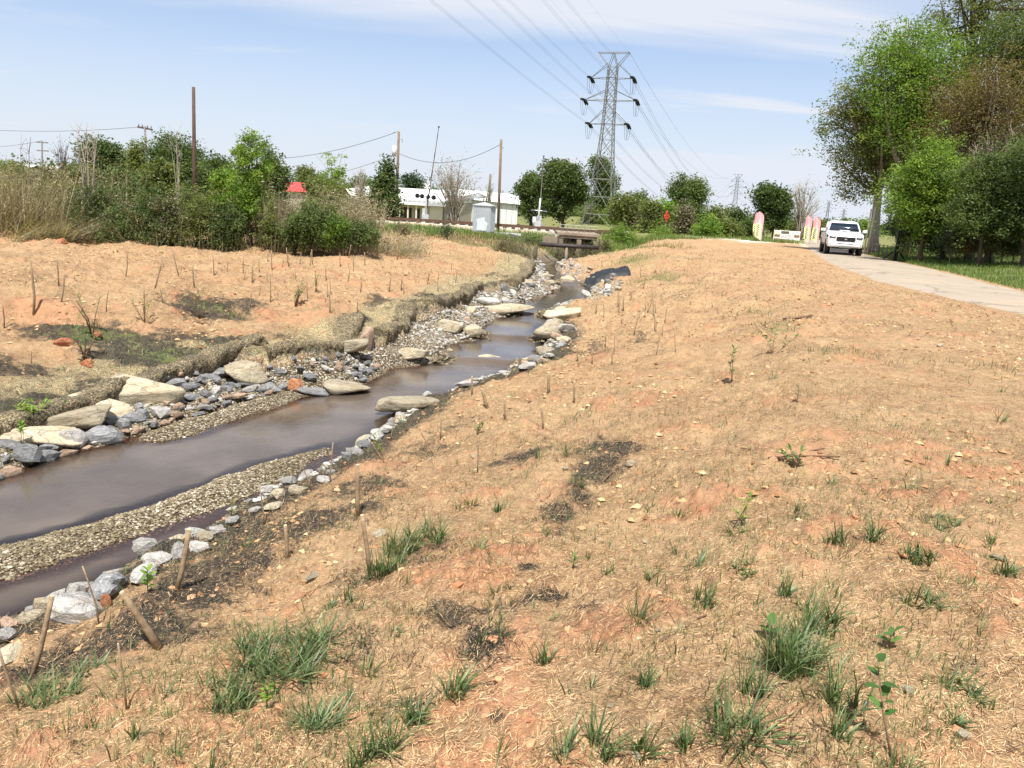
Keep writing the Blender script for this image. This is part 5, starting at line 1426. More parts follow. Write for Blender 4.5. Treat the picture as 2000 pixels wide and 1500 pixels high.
for px, py, w, h, lab in [(612, 1130, 26, 8, 'flat white chip on the orange soil'), (1738, 1090, 8, 6, 'white pebble near the compact tuft'), (1945, 1092, 26, 8, 'flat white stone chip near the right edge'), (1285, 1232, 12, 6, 'white pebble in the centre foreground'),
                          (1245, 1485, 20, 16, 'white stone at the bottom edge'), (1880, 1450, 24, 26, 'pale round stone with a leaf at the lower right'), (1770, 1352, 20, 14, 'cream pebble right of the red stemmed seedling'), (1258, 1060, 14, 6, 'white chip beyond the small lone tuft'),
                          (1235, 912, 18, 14, 'pinkish white stone by the netting strip'), (1195, 1380, 12, 6, 'tiny pale pebble near the bottom edge'), (925, 895, 14, 10, 'white stone left of the lone slim stake'), (745, 1043, 40, 8, 'pale wood chip beside the leaning stake'), (1370, 1052, 0, 0, ''),
                          (1838, 678, 12, 7, 'white stone far out on the straw flat'), (1105, 918, 14, 8, 'pale stone between the netting patches'), (1350, 1235, 0, 0, '')]:
    if w: rock_px('stone_chip', 'tan_rock', px, py, w, h, lab, None, level=2, cat='stone')
# ------------------------------------------------------------------ trees and thicket
M['bark'] = simple('bark', (0.20, 0.165, 0.13), .9, 0, .35, 8, .15, .6)
M['bark_dark'] = simple('dark_bark', (0.085, 0.068, 0.052), .9, 0, .35, 8, .15, .6)
M['bark_pale'] = simple('pale_bark', (0.34, 0.30, 0.25), .9, 0, .25, 8, .15, .6)
M['lf_spring'] = leafmat('spring_leaves', [(0.070, 0.125, 0.017), (0.145, 0.235, 0.033), (0.290, 0.392, 0.072)], 0.40)
M['lf_olive'] = leafmat('olive_leaves', [(0.062, 0.079, 0.019), (0.135, 0.163, 0.043), (0.259, 0.275, 0.095)], 0.35)
M['lf_green'] = leafmat('green_leaves', [(0.041, 0.064, 0.018), (0.088, 0.127, 0.036), (0.170, 0.214, 0.068)], 0.35)
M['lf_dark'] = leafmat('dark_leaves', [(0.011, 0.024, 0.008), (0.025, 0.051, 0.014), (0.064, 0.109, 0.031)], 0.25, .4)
M['lf_bud'] = leafmat('reddish_buds', [(0.080, 0.068, 0.040), (0.168, 0.140, 0.084), (0.216, 0.216, 0.104)], 0.25)
M['lf_rust'] = leafmat('rusty_new_leaves', [(0.109, 0.068, 0.024), (0.178, 0.132, 0.042), (0.206, 0.209, 0.056)], 0.3)
M['lf_tan'] = leafmat('dead_cane_leaves', [(0.12, 0.095, 0.055), (0.28, 0.23, 0.145), (0.46, 0.40, 0.28)], 0.25, .8)

def leaf_cloud(C, size, aspect=0.5, droop=0.0):
    n = len(C)
    A = rng.normal(size=(n, 3)); A[:, 2] = A[:, 2] * .6 - droop
    A /= np.linalg.norm(A, axis=1, keepdims=True)
    Bx = np.cross(A, rng.normal(size=(n, 3)) + np.array([0, 0, .8])); Bx /= np.linalg.norm(Bx, axis=1, keepdims=True) + 1e-9
    s = (size * rng.uniform(.6, 1.25, n))[:, None]
    U = np.cross(A, Bx) * s * 0.12
    V = np.stack([C - A * s * .5, C + Bx * s * aspect * .5 + U, C + A * s * .5, C - Bx * s * aspect * .5 + U], 1).reshape(-1, 3)
    return V, np.arange(n * 4).reshape(-1, 4)
def curve_pts(a, b, bow, n=6):
    t = np.linspace(0, 1, n)[:, None]
    return a * (1 - t) + b * t + bow[None] * (4 * t * (1 - t))
DENS = 1.0
def make_tree(name, label, cat, base, top, blobs, clusters, per, leaf, lmat, bmat='bark', tr=.2, csz=.5, group=None, limbs=14, twigs=True, tint0=.5, flat=.7, fork=.30, stems=1, shell=.55, sub=3):
    """base, top: trunk ends; blobs: [(x,y,z,r), ...] in world metres"""
    base = np.asarray(base, float); top = np.asarray(top, float)
    bl = np.array(blobs, float)
    root = empty(name, base)
    tb = MB()
    vol = bl[:, 3] ** 2.4; pr = vol / vol.sum()
    axes = []
    for s in range(stems):
        off = rng.normal(0, .25, 3) * tr * 6 * (stems > 1); off[2] = 0
        tp = top + (rng.normal(0, .5, 3) * np.array([1, 1, .25]) * np.mean(bl[:, 3]) if stems > 1 else 0)
        P = curve_pts(base + off * .4, tp, rng.normal(0, .02, 3) * np.linalg.norm(top - base) * np.array([1, 1, 0]), 9)
        tb.tube(P - base, np.linspace(1.0, .28, 9) * tr * np.array([1.35] + [1] * 8), 8 if tr > .12 else 5)
        axes.append(P)
    def on_axis(f):
        P = axes[int(rng.integers(stems))]
        q = f * (len(P) - 1); i = min(int(q), len(P) - 2)
        return P[i] * (1 - (q - i)) + P[i + 1] * (q - i)
    ends = []
    for k in range(limbs):
        b = bl[rng.choice(len(bl), p=pr)]
        d = rng.normal(size=3); d /= np.linalg.norm(d); d[2] = abs(d[2]) * .8 if rng.random() < .7 else d[2]
        e = b[:3] + d * b[3] * rng.uniform(.4, .85)
        f = np.clip(rng.uniform(fork, 1.0), 0, 1)
        a = on_axis(f)
        if a[2] > e[2] + b[3] * .5: a = on_axis(max(fork, f * .5))
        L = np.linalg.norm(e - a)
        P = curve_pts(a, e, np.array([0, 0, -.06 * L]) + rng.normal(0, .03, 3) * L, 6)
        tb.tube(P - base, np.linspace(.42, .06, 6) * tr * min(1, L / (np.mean(bl[:, 3]) * 2) + .3), 5, False)
        ends.append(P)
        if twigs:
            for j in range(sub):
                q = P[int(rng.integers(2, 6))]
                e2 = q + rng.normal(size=3) * min(L, 3.5) * .15 + (q - a) * .06
                tb.tube(curve_pts(q, e2, rng.normal(0, .02, 3) * L, 3) - base, np.linspace(.10, .02, 3) * tr + .006, 3, False)
                ends.append(np.array([q, q * .5 + e2 * .5, e2]))
    tb.build('trunk', M[bmat], root, True)
    # leaf clusters
    i = rng.choice(len(bl), clusters, p=pr)
    d = rng.normal(size=(clusters, 3)); d /= np.linalg.norm(d, axis=1, keepdims=True)
    rr = bl[i, 3] * (shell + (1 - shell) * rng.random(clusters)) * (1 + .07 * np.clip(rng.normal(size=clusters), -2, 1.5))
    CC = bl[i, :3] + d * rr[:, None] * np.array([1, 1, .95])
    alle = np.concatenate(ends) if ends else CC[:1]
    k = int(clusters * .3)
    CC[:k] = alle[rng.integers(0, len(alle), k)] + rng.normal(0, csz * .4, (k, 3))
    if group == 'trees massed right of the trail':
        extra = int(clusters * .75); j2 = rng.integers(0, clusters, extra); CC = np.vstack([CC, CC[j2] + rng.normal(0, csz * .9, (extra, 3))]); clusters += extra; leaf = leaf * 1.0; per = int(per * 1.1)
    n = clusters * per
    pk = np.repeat(np.arange(clusters), per)
    cs = csz * rng.uniform(.5, 1.3, clusters)
    dd = rng.normal(size=(n, 3)); dd /= np.linalg.norm(dd, axis=1, keepdims=True)
    C = CC[pk] + dd * (rng.random(n) ** .45 * cs[pk])[:, None] * np.array([1, 1, flat])
    V, F = leaf_cloud(C - base, leaf)
    tint = np.clip(tint0 + rng.normal(0, .17, clusters)[pk] + rng.normal(0, .15, n), 0, 1)
    link('crown', newmesh('crown', V, F, M[lmat], False, tint=tint), root)
    return tag(root, label, cat, group)
def blob_px(lst, Y, dep=.5):
    out_ = []
    for px, py, r in lst:
        rm = r * Y / FPX * 1.03
        Yb = Y + rng.uniform(-dep, dep) * rm
        p = atY(px, py, Yb)
        out_.append((p[0], p[1], p[2], rm))
    return out_
def gz(px, py, Y, sink=0.0):
    p = atY(px, py, Y)
    return np.array([p[0], Y, H1(p[0], Y) - .1 - sink])
def tree_px(label, px, pyb, Y, topx, topy, blobs, clusters, per, leaf, lmat, **kw):
    b = gz(px, pyb, Y); t = atY(topx, topy, Y)
    return make_tree(kw.pop('name', 'tree'), label, kw.pop('cat', 'tree'), b, t, blob_px(blobs, Y, kw.pop('dep', .5)), clusters, per, leaf, lmat, **kw)

RT = 'trees massed right of the trail'
tree_px('tall tree with a leaning grey trunk at the left end of the wood', 1708, 470, 52, 1735, 200, [(1650, 230, 42), (1690, 190, 50), (1700, 270, 58), (1655, 305, 38), (1740, 150, 55), (1680, 345, 34), (1668, 375, 22), (1745, 220, 55), (1625, 255, 26), (1740, 300, 50)], 620, 26, .17, 'lf_olive', tr=.36, csz=.75, group=RT, limbs=46, fork=.42, bmat='bark_pale', tint0=.5)
tree_px('broad tall tree with spring green crown behind the grey trunk', 1775, 470, 49, 1780, 120, [(1740, 120, 48), (1790, 95, 48), (1800, 160, 62), (1750, 190, 56), (1840, 130, 58), (1700, 115, 30), (1860, 190, 60), (1820, 230, 60), (1770, 260, 50)], 700, 24, .17, 'lf_spring', tr=.34, csz=.8, group=RT, limbs=40, bmat='bark', tint0=.42)
tree_px('tallest airy tree whose feathery top leaves the picture', 1880, 470, 56, 1900, -60, [(1830, 40, 42), (1870, 10, 50), (1920, 60, 55), (1900, -40, 60), (1960, -10, 55), (1850, 80, 40), (1980, 60, 60), (2030, 10, 70)], 460, 22, .17, 'lf_olive', tr=.40, csz=.85, group=RT, limbs=44, bmat='bark_dark', tint0=.55, shell=.4)
tree_px('dark leaved tall tree at the right edge of the picture', 1985, 480, 45, 1990, 60, [(1960, 120, 50), (2000, 70, 60), (2040, 160, 70), (1985, 190, 45), (2060, 80, 70), (1945, 60, 30)], 420, 24, .16, 'lf_green', tr=.36, csz=.8, group=RT, limbs=34, bmat='bark_dark', tint0=.5, shell=.4)
tree_px('rusty brown budding tree in the middle of the wood', 1900, 470, 42, 1905, 210, [(1880, 200, 58), (1930, 170, 56), (1960, 230, 60), (1900, 260, 56), (1850, 240, 40), (1990, 190, 50)], 540, 22, .11, 'lf_rust', tr=.20, csz=.7, group=RT, limbs=60, bmat='bark', tint0=.45, sub=6, shell=.4)
tree_px('grey twiggy tree with few leaves below the rusty crown', 1940, 470, 40, 1950, 300, [(1950, 300, 55), (1990, 340, 60), (1900, 320, 40), (2020, 290, 50)], 200, 10, .10, 'lf_bud', tr=.2, csz=.7, group=RT, limbs=80, bmat='bark', tint0=.6, sub=6)
tree_px('bright green young tree low in front of the wood', 1800, 475, 41, 1805, 330, [(1790, 345, 42), (1830, 320, 46), (1860, 370, 50), (1800, 400, 44), (1760, 365, 30), (1750, 400, 26), (1840, 410, 45)], 560, 26, .15, 'lf_spring', tr=.14, csz=.55, group=RT, limbs=30, bmat='bark_dark', tint0=.5)
tree_px('second bright green young tree nearer the right edge', 1920, 480, 37, 1925, 370, [(1900, 340, 30), (1930, 400, 44), (1970, 380, 44), (1890, 420, 40), (1990, 320, 34), (1950, 330, 30)], 460, 26, .14, 'lf_green', tr=.12, csz=.5, group=RT, limbs=26, bmat='bark_dark', tint0=.6)
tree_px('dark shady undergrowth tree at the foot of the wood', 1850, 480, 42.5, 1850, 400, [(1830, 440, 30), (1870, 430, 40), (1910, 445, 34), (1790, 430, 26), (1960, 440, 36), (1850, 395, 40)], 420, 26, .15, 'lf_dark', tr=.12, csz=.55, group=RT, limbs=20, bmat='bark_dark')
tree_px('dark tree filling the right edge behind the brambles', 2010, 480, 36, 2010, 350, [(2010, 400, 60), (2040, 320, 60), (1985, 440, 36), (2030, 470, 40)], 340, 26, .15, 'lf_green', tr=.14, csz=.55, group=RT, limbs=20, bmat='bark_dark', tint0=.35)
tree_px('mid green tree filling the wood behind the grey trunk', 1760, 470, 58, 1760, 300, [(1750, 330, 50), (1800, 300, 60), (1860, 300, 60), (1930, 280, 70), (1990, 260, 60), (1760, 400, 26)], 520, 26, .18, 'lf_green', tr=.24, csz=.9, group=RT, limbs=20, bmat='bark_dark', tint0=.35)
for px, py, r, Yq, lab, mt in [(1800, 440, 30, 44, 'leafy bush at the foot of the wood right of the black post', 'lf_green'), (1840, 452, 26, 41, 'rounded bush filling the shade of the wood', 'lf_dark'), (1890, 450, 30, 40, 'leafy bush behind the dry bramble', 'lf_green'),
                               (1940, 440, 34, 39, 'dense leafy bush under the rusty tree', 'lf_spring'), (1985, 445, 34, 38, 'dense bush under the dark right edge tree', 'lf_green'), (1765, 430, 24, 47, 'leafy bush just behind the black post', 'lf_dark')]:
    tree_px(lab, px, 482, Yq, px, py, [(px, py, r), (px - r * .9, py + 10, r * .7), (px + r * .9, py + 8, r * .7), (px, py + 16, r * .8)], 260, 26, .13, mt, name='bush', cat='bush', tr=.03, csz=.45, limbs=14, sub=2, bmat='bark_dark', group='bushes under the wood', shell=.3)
for px, py, r, lab, mt in [(1960, 470, 36, 'brownish bramble heap right of the verge', 'lf_bud'), (2000, 455, 40, 'bramble heap at the right edge above the verge', 'lf_olive'), (1905, 468, 26, 'low dry bramble bush between verge and wood', 'lf_rust'), (1860, 465, 22, 'low dark bush at the foot of the wood', 'lf_dark')]:
    tree_px(lab, px, 486, 38, px, py, [(px, py, r), (px - r * .8, py + 8, r * .6), (px + r * .8, py + 4, r * .7)], 150, 22, .09, mt, name='bramble', cat='bramble', tr=.03, csz=.35, limbs=60, sub=5, bmat='bark', group='brambles along the verge')

# left thicket
LT = 'bushes of the thicket behind the far bank'
def bush(label, px, topy, w, Y, lmat, per=24, leaf=.085, h0=474, dens=1.0, group=LT, name='bush', cat='bush', tint0=.5, bmat='bark_dark', base=None):
    hpx = h0 - topy
    bl = []
    nb = max(3, int(hpx * w / 1800))
    for k in range(nb):
        yy_ = topy + hpx * (.18 + .72 * (k + .5) / nb); r = w * rng.uniform(.26, .40)
        bl.append((px + rng.uniform(-.28, .28) * w, yy_, min(r, hpx * .4)))
    bl.append((px - w * .2, h0 - hpx * .14, min(w * .33, hpx * .3))); bl.append((px + w * .2, h0 - hpx * .14, min(w * .33, hpx * .3)))
    cl = int(w * hpx / 30 * dens)
    return tree_px(label, px, h0, Y, px, topy + hpx * .35, bl, cl, per, leaf, lmat, name=name, cat=cat, tr=.04 * max(1, Y / 40), csz=.30 * Y / 27, limbs=30, sub=4, bmat=bmat, group=group, stems=3, tint0=tint0, shell=.5)
bush('dark green bush behind the leaning reeds', 185, 345, 110, 26.4, 'lf_green', tint0=.3)
bush('rounded green bush left of the dark pole', 285, 358, 120, 26.2, 'lf_green', tint0=.42, dens=.8)
bush('green bush in front of the dark pole', 385, 352, 110, 26.2, 'lf_olive', tint0=.4, dens=.8)
bush('bright green bush at the foot of the young tree', 462, 362, 90, 27, 'lf_spring', h0=455, tint0=.4)
bush('olive bush among the reeds at the left edge', 30, 325, 110, 28.5, 'lf_olive', dens=.7)
bush('olive bush left of the dark green bush', 110, 335, 90, 28.5, 'lf_olive', dens=.8)
bush('low green bush under the canes', 610, 395, 130, 25.5, 'lf_green', h0=470, tint0=.6)
bush('low green bush at the right end of the canes', 700, 425, 90, 25.8, 'lf_green', h0=470, tint0=.55)
bush('bush coloured dark for shade behind the bare stems', 530, 385, 70, 28, 'lf_dark', h0=470)  # dark leaf colour stands in for shade inside the thicket
bush('brown green bush in front of the railway', 790, 440, 60, 44, 'lf_bud', h0=462, leaf=.1)
bush('small dark bush standing alone before the signal box', 872, 430, 28, 42, 'lf_dark', h0=472, leaf=.1)
bush('brown bramble bush right of the small dark bush', 980, 462, 60, 38, 'lf_bud', h0=500, leaf=.08)
bush('grey brown bush on the stream bank below the box', 1010, 468, 40, 39, 'lf_bud', h0=505, leaf=.08)
bush('low green bush left of the culvert', 1060, 462, 50, 47, 'lf_green', h0=490, leaf=.1, tint0=.7)
bush('leafy green bank bush right of the culvert', 1215, 440, 90, 52, 'lf_spring', h0=478, leaf=.13, tint0=.5)
bush('green bush at the foot of the orange sign', 1290, 445, 90, 60, 'lf_spring', h0=474, leaf=.13)
bush('brown vine tangle over the thicket left of the dark pole', 335, 372, 60, 25.8, 'lf_bud', dens=.5)
bush('brownish dead bush between the leaning reeds and green bushes', 232, 385, 60, 25.7, 'lf_bud', dens=.5)
bush('bush coloured dark for shade low under the bright young tree', 430, 400, 110, 26.2, 'lf_dark', h0=474)  # dark leaves paint the shaded interior low in the thicket
bush('green bush spreading in front of the tan reeds', 235, 400, 70, 25.6, 'lf_green', tint0=.6)
bush('yellow green bush under the slender shoots', 640, 340, 90, 29, 'lf_olive', h0=450)
bush('rank green bush left of the pipe end', 1030, 458, 60, 45.5, 'lf_green', h0=482, leaf=.1, tint0=.7)
bush('green bush right behind the pipe end', 1185, 462, 50, 46, 'lf_spring', h0=488, leaf=.1, tint0=.5)
bush('green bush joining the thicket under the dark pole', 335, 400, 90, 25.7, 'lf_green', tint0=.5)
bush('low green bush at the middle of the thicket', 445, 410, 80, 25.6, 'lf_green', tint0=.45)
bush('low vine covered bush left of the canes', 520, 425, 70, 25.6, 'lf_olive', tint0=.4, dens=.7)
bush('green undergrowth under the canes left half', 575, 420, 80, 25.4, 'lf_green', tint0=.5, h0=472)
bush('green undergrowth under the canes right half', 655, 425, 80, 25.5, 'lf_spring', tint0=.3, h0=472)
# young bright tree with spires, thin sprouts
tree_px('bright young tree rising above the thicket', 490, 470, 26.5, 492, 258, [(490, 262, 16), (485, 290, 24), (515, 275, 12), (470, 300, 16), (492, 325, 30), (480, 365, 30), (500, 395, 34), (515, 330, 18), (465, 345, 20)], 300, 24, .10, 'lf_spring', tr=.06, csz=.26, limbs=30, bmat='bark_dark', tint0=.55)
tree_px('slender sprouting shrub with upright leafy shoots', 650, 400, 30, 652, 345, [(650, 352, 24), (665, 340, 18), (635, 275, 4), (632, 300, 6), (645, 272, 4), (645, 300, 6), (666, 285, 4), (666, 305, 5), (678, 306, 4), (650, 325, 14), (655, 375, 30), (640, 335, 12)], 170, 18, .09, 'lf_spring', tr=.03, csz=.18, limbs=24, bmat='bark_pale', tint0=.7, shell=.2)
def bare(label, px, pyb, Y, tops, r, group=None, bmat='bark_pale', buds=None):
    b = gz(px, pyb, Y)
    root = empty('bare_tree', b)
    mb = MB(); E = []
    for tx, ty in tops:
        e = atY(tx, ty, Y + rng.uniform(-.3, .3))
        L = np.linalg.norm(e - b)
        P = curve_pts(b, e, np.array([rng.normal(0, .03), 0, .02]) * L, 7)
        mb.tube(P - b, np.linspace(1, .15, 7) * r, 5)
        for k in range(7):
            i = int(rng.integers(3, 7)); q = P[i - 1]
            e2 = q + (e - b) / L * rng.uniform(.05, .18) * L + rng.normal(0, .05, 3) * L
            mb.tube(curve_pts(q, e2, rng.normal(0, .01, 3) * L, 4) - b, np.linspace(.3, .08, 4) * r + .003, 3)
            E.append(e2)
    mb.build('trunk', M[bmat], root, True)
    if buds:
        E = np.array(E); C = E[rng.integers(0, len(E), buds * len(E))] + rng.normal(0, .15, (buds * len(E), 3))
        V, F = leaf_cloud(C - b, .07)
        link('crown', newmesh('crown', V, F, M['lf_bud'], False, tint=rng.random(len(F))), root)
    return tag(root, label, 'bare tree', group)
bare('pale bare sapling with an upright forked top in the thicket', 172, 400, 27, [(168, 240), (178, 236), (186, 242), (193, 248), (175, 262)], .035)
bare('thin leaning bare pole sapling left of the forked one', 172, 380, 27.2, [(143, 222), (150, 250)], .03)
bare('bare twiggy shrub top above the rounded far tree', 345, 330, 30, [(338, 232), (346, 240), (330, 262), (362, 255)], .02)
bare('pair of bare twigs standing out at the left of the thicket', 50, 350, 27, [(42, 262), (52, 270), (60, 268)], .015, bmat='bark_dark')

# canes and reeds
def canes(name, specs, label, mat, leafmat_=None):
    Vs = []; Fs = []; Ts = []; n0 = 0
    LC = []
    for (x0, x1, n, Y0, Y1, hmin, hmax, lean, lsp, wid, leaves) in specs:
        px = rng.uniform(x0, x1, n); Y = rng.uniform(Y0, Y1, n)
        X = np.array([atY(a, 470, b)[0] for a, b in zip(px, Y)])
        base = np.stack([X, Y, H(X, Y) - .03], 1)
        hh = rng.uniform(hmin, hmax, n)
        ln = rng.normal(lean, lsp, n)
        az = np.where(ln > 0, 0.0, math.pi) + rng.normal(0, .6, n)
        V, F, tt = blades(base, hh, np.full(n, wid), az, np.abs(ln), rng.uniform(0, .35, n), rng.beta(2, 2, n))
        Vs.append(V); Fs.append(F + n0); n0 += len(V); Ts.append(tt)
        if leaves:
            V3 = V.reshape(n, -1, 3)
            k = n * leaves
            pk = rng.integers(0, n, k); lv = rng.integers(4, 10, k)
            LC.append(V3[pk, lv] + rng.normal(0, .10, (k, 3)))
    if LC:
        V, F = leaf_cloud(np.concatenate(LC), .13, .22)
        Vs.append(V); Fs.append(F + n0); Ts.append(rng.beta(2, 2, len(F)))
    return tag(link(name, newmesh(name, np.concatenate(Vs), np.concatenate(Fs), mat, False, tint=np.concatenate(Ts))), label, None, None, 'stuff')
canes('reeds', [(-60, 130, 900, 25.2, 28.5, 1.2, 2.7, .35, .35, .020, 2), (-60, 250, 900, 26, 28.5, 1.4, 2.9, .1, .3, .016, 2), (20, 140, 260, 24.7, 25.5, 1.0, 1.9, 1.05, .12, .022, 0),
                (110, 250, 260, 25, 26, .8, 1.7, -.9, .25, .02, 0), (150, 250, 160, 25, 26, .4, 1.0, -.6, .4, .016, 1), (150, 560, 170, 25.0, 25.7, .3, 1.1, 0, .35, .014, 0), (180, 480, 60, 25.0, 25.8, .8, 2.0, 0, .25, .012, 2)],
      'pale dry reeds leaning over in front of the thicket', M['lf_tan'])
canes('canes', [(545, 612, 600, 26, 29.5, .8, 1.72, 0, .16, .018, 6), (612, 740, 1100, 26, 29.5, 1.1, 2.2, 0, .16, .018, 6), (500, 570, 500, 26, 28, 1.5, 2.3, 0, .12, .018, 1), (450, 560, 200, 26.4, 27.4, .9, 1.7, 0, .18, .016, 0), (690, 820, 800, 27, 31, .5, 1.1, .6, .4, .018, 2)],
      'stand of tall dry canes with withered leaves', M['lf_tan'])
canes('creeper', [(1075, 1180, 700, 45.3, 46.4, .5, 1.6, 0, .9, .02, 2), (990, 1040, 500, 36, 39, .3, .9, 0, .8, .02, 2), (880, 1000, 500, 39, 44, .2, .5, 0, .8, .02, 1)],
      'tangle of dead creeper over the culvert and stream bank', M['lf_bud'])

# trees beyond
BT = 'trees beyond the railway'
def far_tree(label, px, topy, w, Y, lmat, basey, leaf=None, bmat='bark_dark', dens=1.0, tint0=.5, name='tree', cat='tree', limbs=20, per=20, shape=0, group=BT, shell=.5, sub=3):
    h = basey - topy; bl = []
    if shape == 1:      # pointed
        for f, q in ((.08, .10), (.22, .22), (.40, .34), (.58, .44), (.76, .48), (.9, .42)):
            bl.append((px + rng.uniform(-.06, .06) * w, topy + h * f, w * q))
    elif shape == 2:    # round dense
        bl = [(px, topy + w * .5, w * .48), (px - w * .15, topy + w * .65, w * .40), (px + w * .18, topy + w * .62, w * .38)]
    else:
        for k in range(12):
            u = rng.uniform(-1, 1); v = rng.uniform(0, 1)
            r_b = w * rng.uniform(.13, .25)
            bl.append((px + u * w * .34 * math.sqrt(max(.15, 1 - (v - .45) ** 2 * 3)), topy + r_b * .9 + v * h * .62, r_b))
        bl.append((px, topy + h * .3, w * .3))
    if name == 'shrub':
        bl += [(px - w * .25, basey - w * .15, w * .3), (px + w * .25, basey - w * .15, w * .3), (px, basey - w * .2, w * .35)]
    cl = int(max(60, w * h / 21 * dens))
    return tree_px(label, px, basey, Y, px, topy + h * .3, bl, cl, per, leaf or .10 + .0026 * Y, lmat, name=name, cat=cat, tr=.0028 * Y, csz=.011 * Y, limbs=limbs, sub=sub, bmat=bmat, group=group, tint0=tint0, shell=shell)
far_tree('round topped green tree behind the dark pole', 345, 258, 104, 85, 'lf_green', 400, tint0=.45, shape=2)
far_tree('wide green tree left of the crossarm pole', 200, 268, 130, 95, 'lf_green', 400, tint0=.4)
far_tree('thin grey green tree beside the crossarm pole', 272, 260, 44, 90, 'lf_olive', 400, dens=.5, tint0=.6)
far_tree('low green tree right of the dark pole', 425, 296, 84, 80, 'lf_green', 400, tint0=.5)
far_tree('rounded tree behind the bright young tree', 528, 288, 76, 60, 'lf_green', 420, tint0=.6)
far_tree('olive tree behind the canes', 603, 322, 60, 120, 'lf_olive', 420, tint0=.45)
far_tree('dense leafy tree standing before the white building', 752, 298, 58, 56, 'lf_green', 432, shape=1, tint0=.4, dens=1.5)
far_tree('small dark evergreen above the white roof', 805, 337, 36, 130, 'lf_dark', 400, shape=2)
far_tree('green tree low behind the white roof', 710, 345, 60, 130, 'lf_green', 400, tint0=.5)
far_tree('left dark green tree between gate arm and box', 1040, 335, 66, 78, 'lf_green', 440, tint0=.5, dens=1.3)
far_tree('big dark green tree left of the pylon', 1100, 308, 104, 74, 'lf_green', 445, tint0=.45, dens=1.3)
far_tree('tree seen through the legs of the pylon', 1175, 300, 66, 150, 'lf_green', 440, tint0=.55)
far_tree('olive tree right of the pylon', 1218, 375, 66, 100, 'lf_olive', 450, tint0=.5)
far_tree('green tree above the scrub right of the pylon', 1248, 364, 54, 120, 'lf_green', 450, tint0=.5)
far_tree('tall rounded tree between the two pylons', 1328, 338, 62, 150, 'lf_green', 450, tint0=.55, dens=1.2)
far_tree('paler half of the tall pair between the pylons', 1362, 345, 52, 152, 'lf_green', 450, tint0=.75, dens=.9)
far_tree('dense dark tree behind the feather banners', 1512, 358, 88, 84, 'lf_green', 466, tint0=.35, dens=1.4, shape=0)
for k, (px, ty, w, Y, mt, by, lab) in enumerate([(1160, 400, 60, 145, 'lf_olive', 446, 'scrubby tree at the foot of the pylon'), (1200, 405, 60, 142, 'lf_spring', 448, 'light green shrub right of the pylon legs'), (1240, 392, 50, 100, 'lf_bud', 452, 'grey brown shrub left of the orange sign'),
        (1270, 388, 50, 86, 'lf_olive', 456, 'olive shrub just left of the orange sign'), (1300, 385, 54, 88, 'lf_spring', 456, 'yellow green shrub behind the orange sign'), (1335, 400, 44, 82, 'lf_bud', 456, 'greyish shrub right of the orange sign'),
        (1360, 405, 56, 84, 'lf_green', 456, 'dark shrub under the tall rounded tree'), (1400, 402, 66, 86, 'lf_olive', 458, 'rounded olive shrub below the second pylon'), (1440, 405, 60, 90, 'lf_green', 460, 'green shrub at the base of the second pylon'),
        (1420, 425, 60, 78, 'lf_olive', 462, 'low shrub left of the feather banners'), (1462, 425, 50, 80, 'lf_green', 462, 'low dark shrub touching the feather banners'), (1380, 432, 60, 76, 'lf_spring', 460, 'low bright shrub in the scrub row'),
        (1560, 430, 44, 92, 'lf_olive', 460, 'shrub behind the printed banner'), (1610, 428, 56, 96, 'lf_olive', 460, 'low trees behind the right pair of feather banners'), (1655, 436, 60, 130, 'lf_olive', 462, 'distant scrub behind the pickup'), (1690, 432, 60, 150, 'lf_spring', 462, 'distant scrub left of the grey trunk')]):
    far_tree(lab, px, ty, w, Y, mt, by, name='shrub', cat='shrub', group='scrub row beyond the near bank', per=18, limbs=12, tint0=.5, dens=1.2)
def fan(label, px, pyb, Y, cx_, topy, w, n, buds, bmat, r=.05, group=None, lm='lf_bud', leaf=.13):
    """many upright stems opening like a fan, fine twigs at the top"""
    b = gz(px, pyb, Y); root = empty('bare_tree', b); mb = MB(); E = []
    R0 = w / 2 * Y / FPX; T = atY(cx_, topy, Y)
    hh = T[2] - b[2]
    for k in range(n):
        a = rng.uniform(0, 6.28); q = math.sqrt(rng.random())
        e = np.array([T[0] + math.cos(a) * R0 * q, Y + math.sin(a) * R0 * q * .8, b[2] + hh * (math.sqrt(max(0.05, 1 - .62 * q * q))) * rng.uniform(.80, 1.0)])
        L = np.linalg.norm(e - b)
        P = curve_pts(b + np.array([rng.normal(0, .2), rng.normal(0, .2), 0]), e, np.array([(b[0] - e[0]) * .16, 0, .08 * L]), 7)
        mb.tube(P - b, np.linspace(1, .16, 7) * r, 4)
        for j in range(6):
            i = int(rng.integers(3, 7)); s = P[i - 1]
            e2 = s + (e - b) / L * rng.uniform(.04, .2) * L + rng.normal(0, .06, 3) * L
            e2[2] = max(e2[2], s[2])
            mb.tube(curve_pts(s, e2, rng.normal(0, .01, 3) * L, 4) - b, np.linspace(.35, .12, 4) * r, 3)
            E.append(e2)
    mb.build('trunk', M[bmat], root, True)
    E = np.array(E); C = E[rng.integers(0, len(E), buds)] + rng.normal(0, R0 * .09, (buds, 3))
    V, F = leaf_cloud(C - b, leaf)
    link('crown', newmesh('crown', V, F, M[lm], False, tint=rng.random(len(F))), root)
    return tag(root, label, 'bare tree', group)
fan('wide multi stemmed tree with pinkish buds before the white building', 885, 440, 60, 888, 303, 122, 60, 1600, 'bark_pale', .045)
fan('grey bare tree with a domed crown right of the dark tree', 1562, 462, 88, 1575, 345, 84, 46, 1000, 'bark_pale', .07, lm='lf_olive', leaf=.13)
fan('bare gnarled tree above the reeds on the left', 128, 400, 70, 130, 248, 74, 18, 160, 'bark_dark', .06)
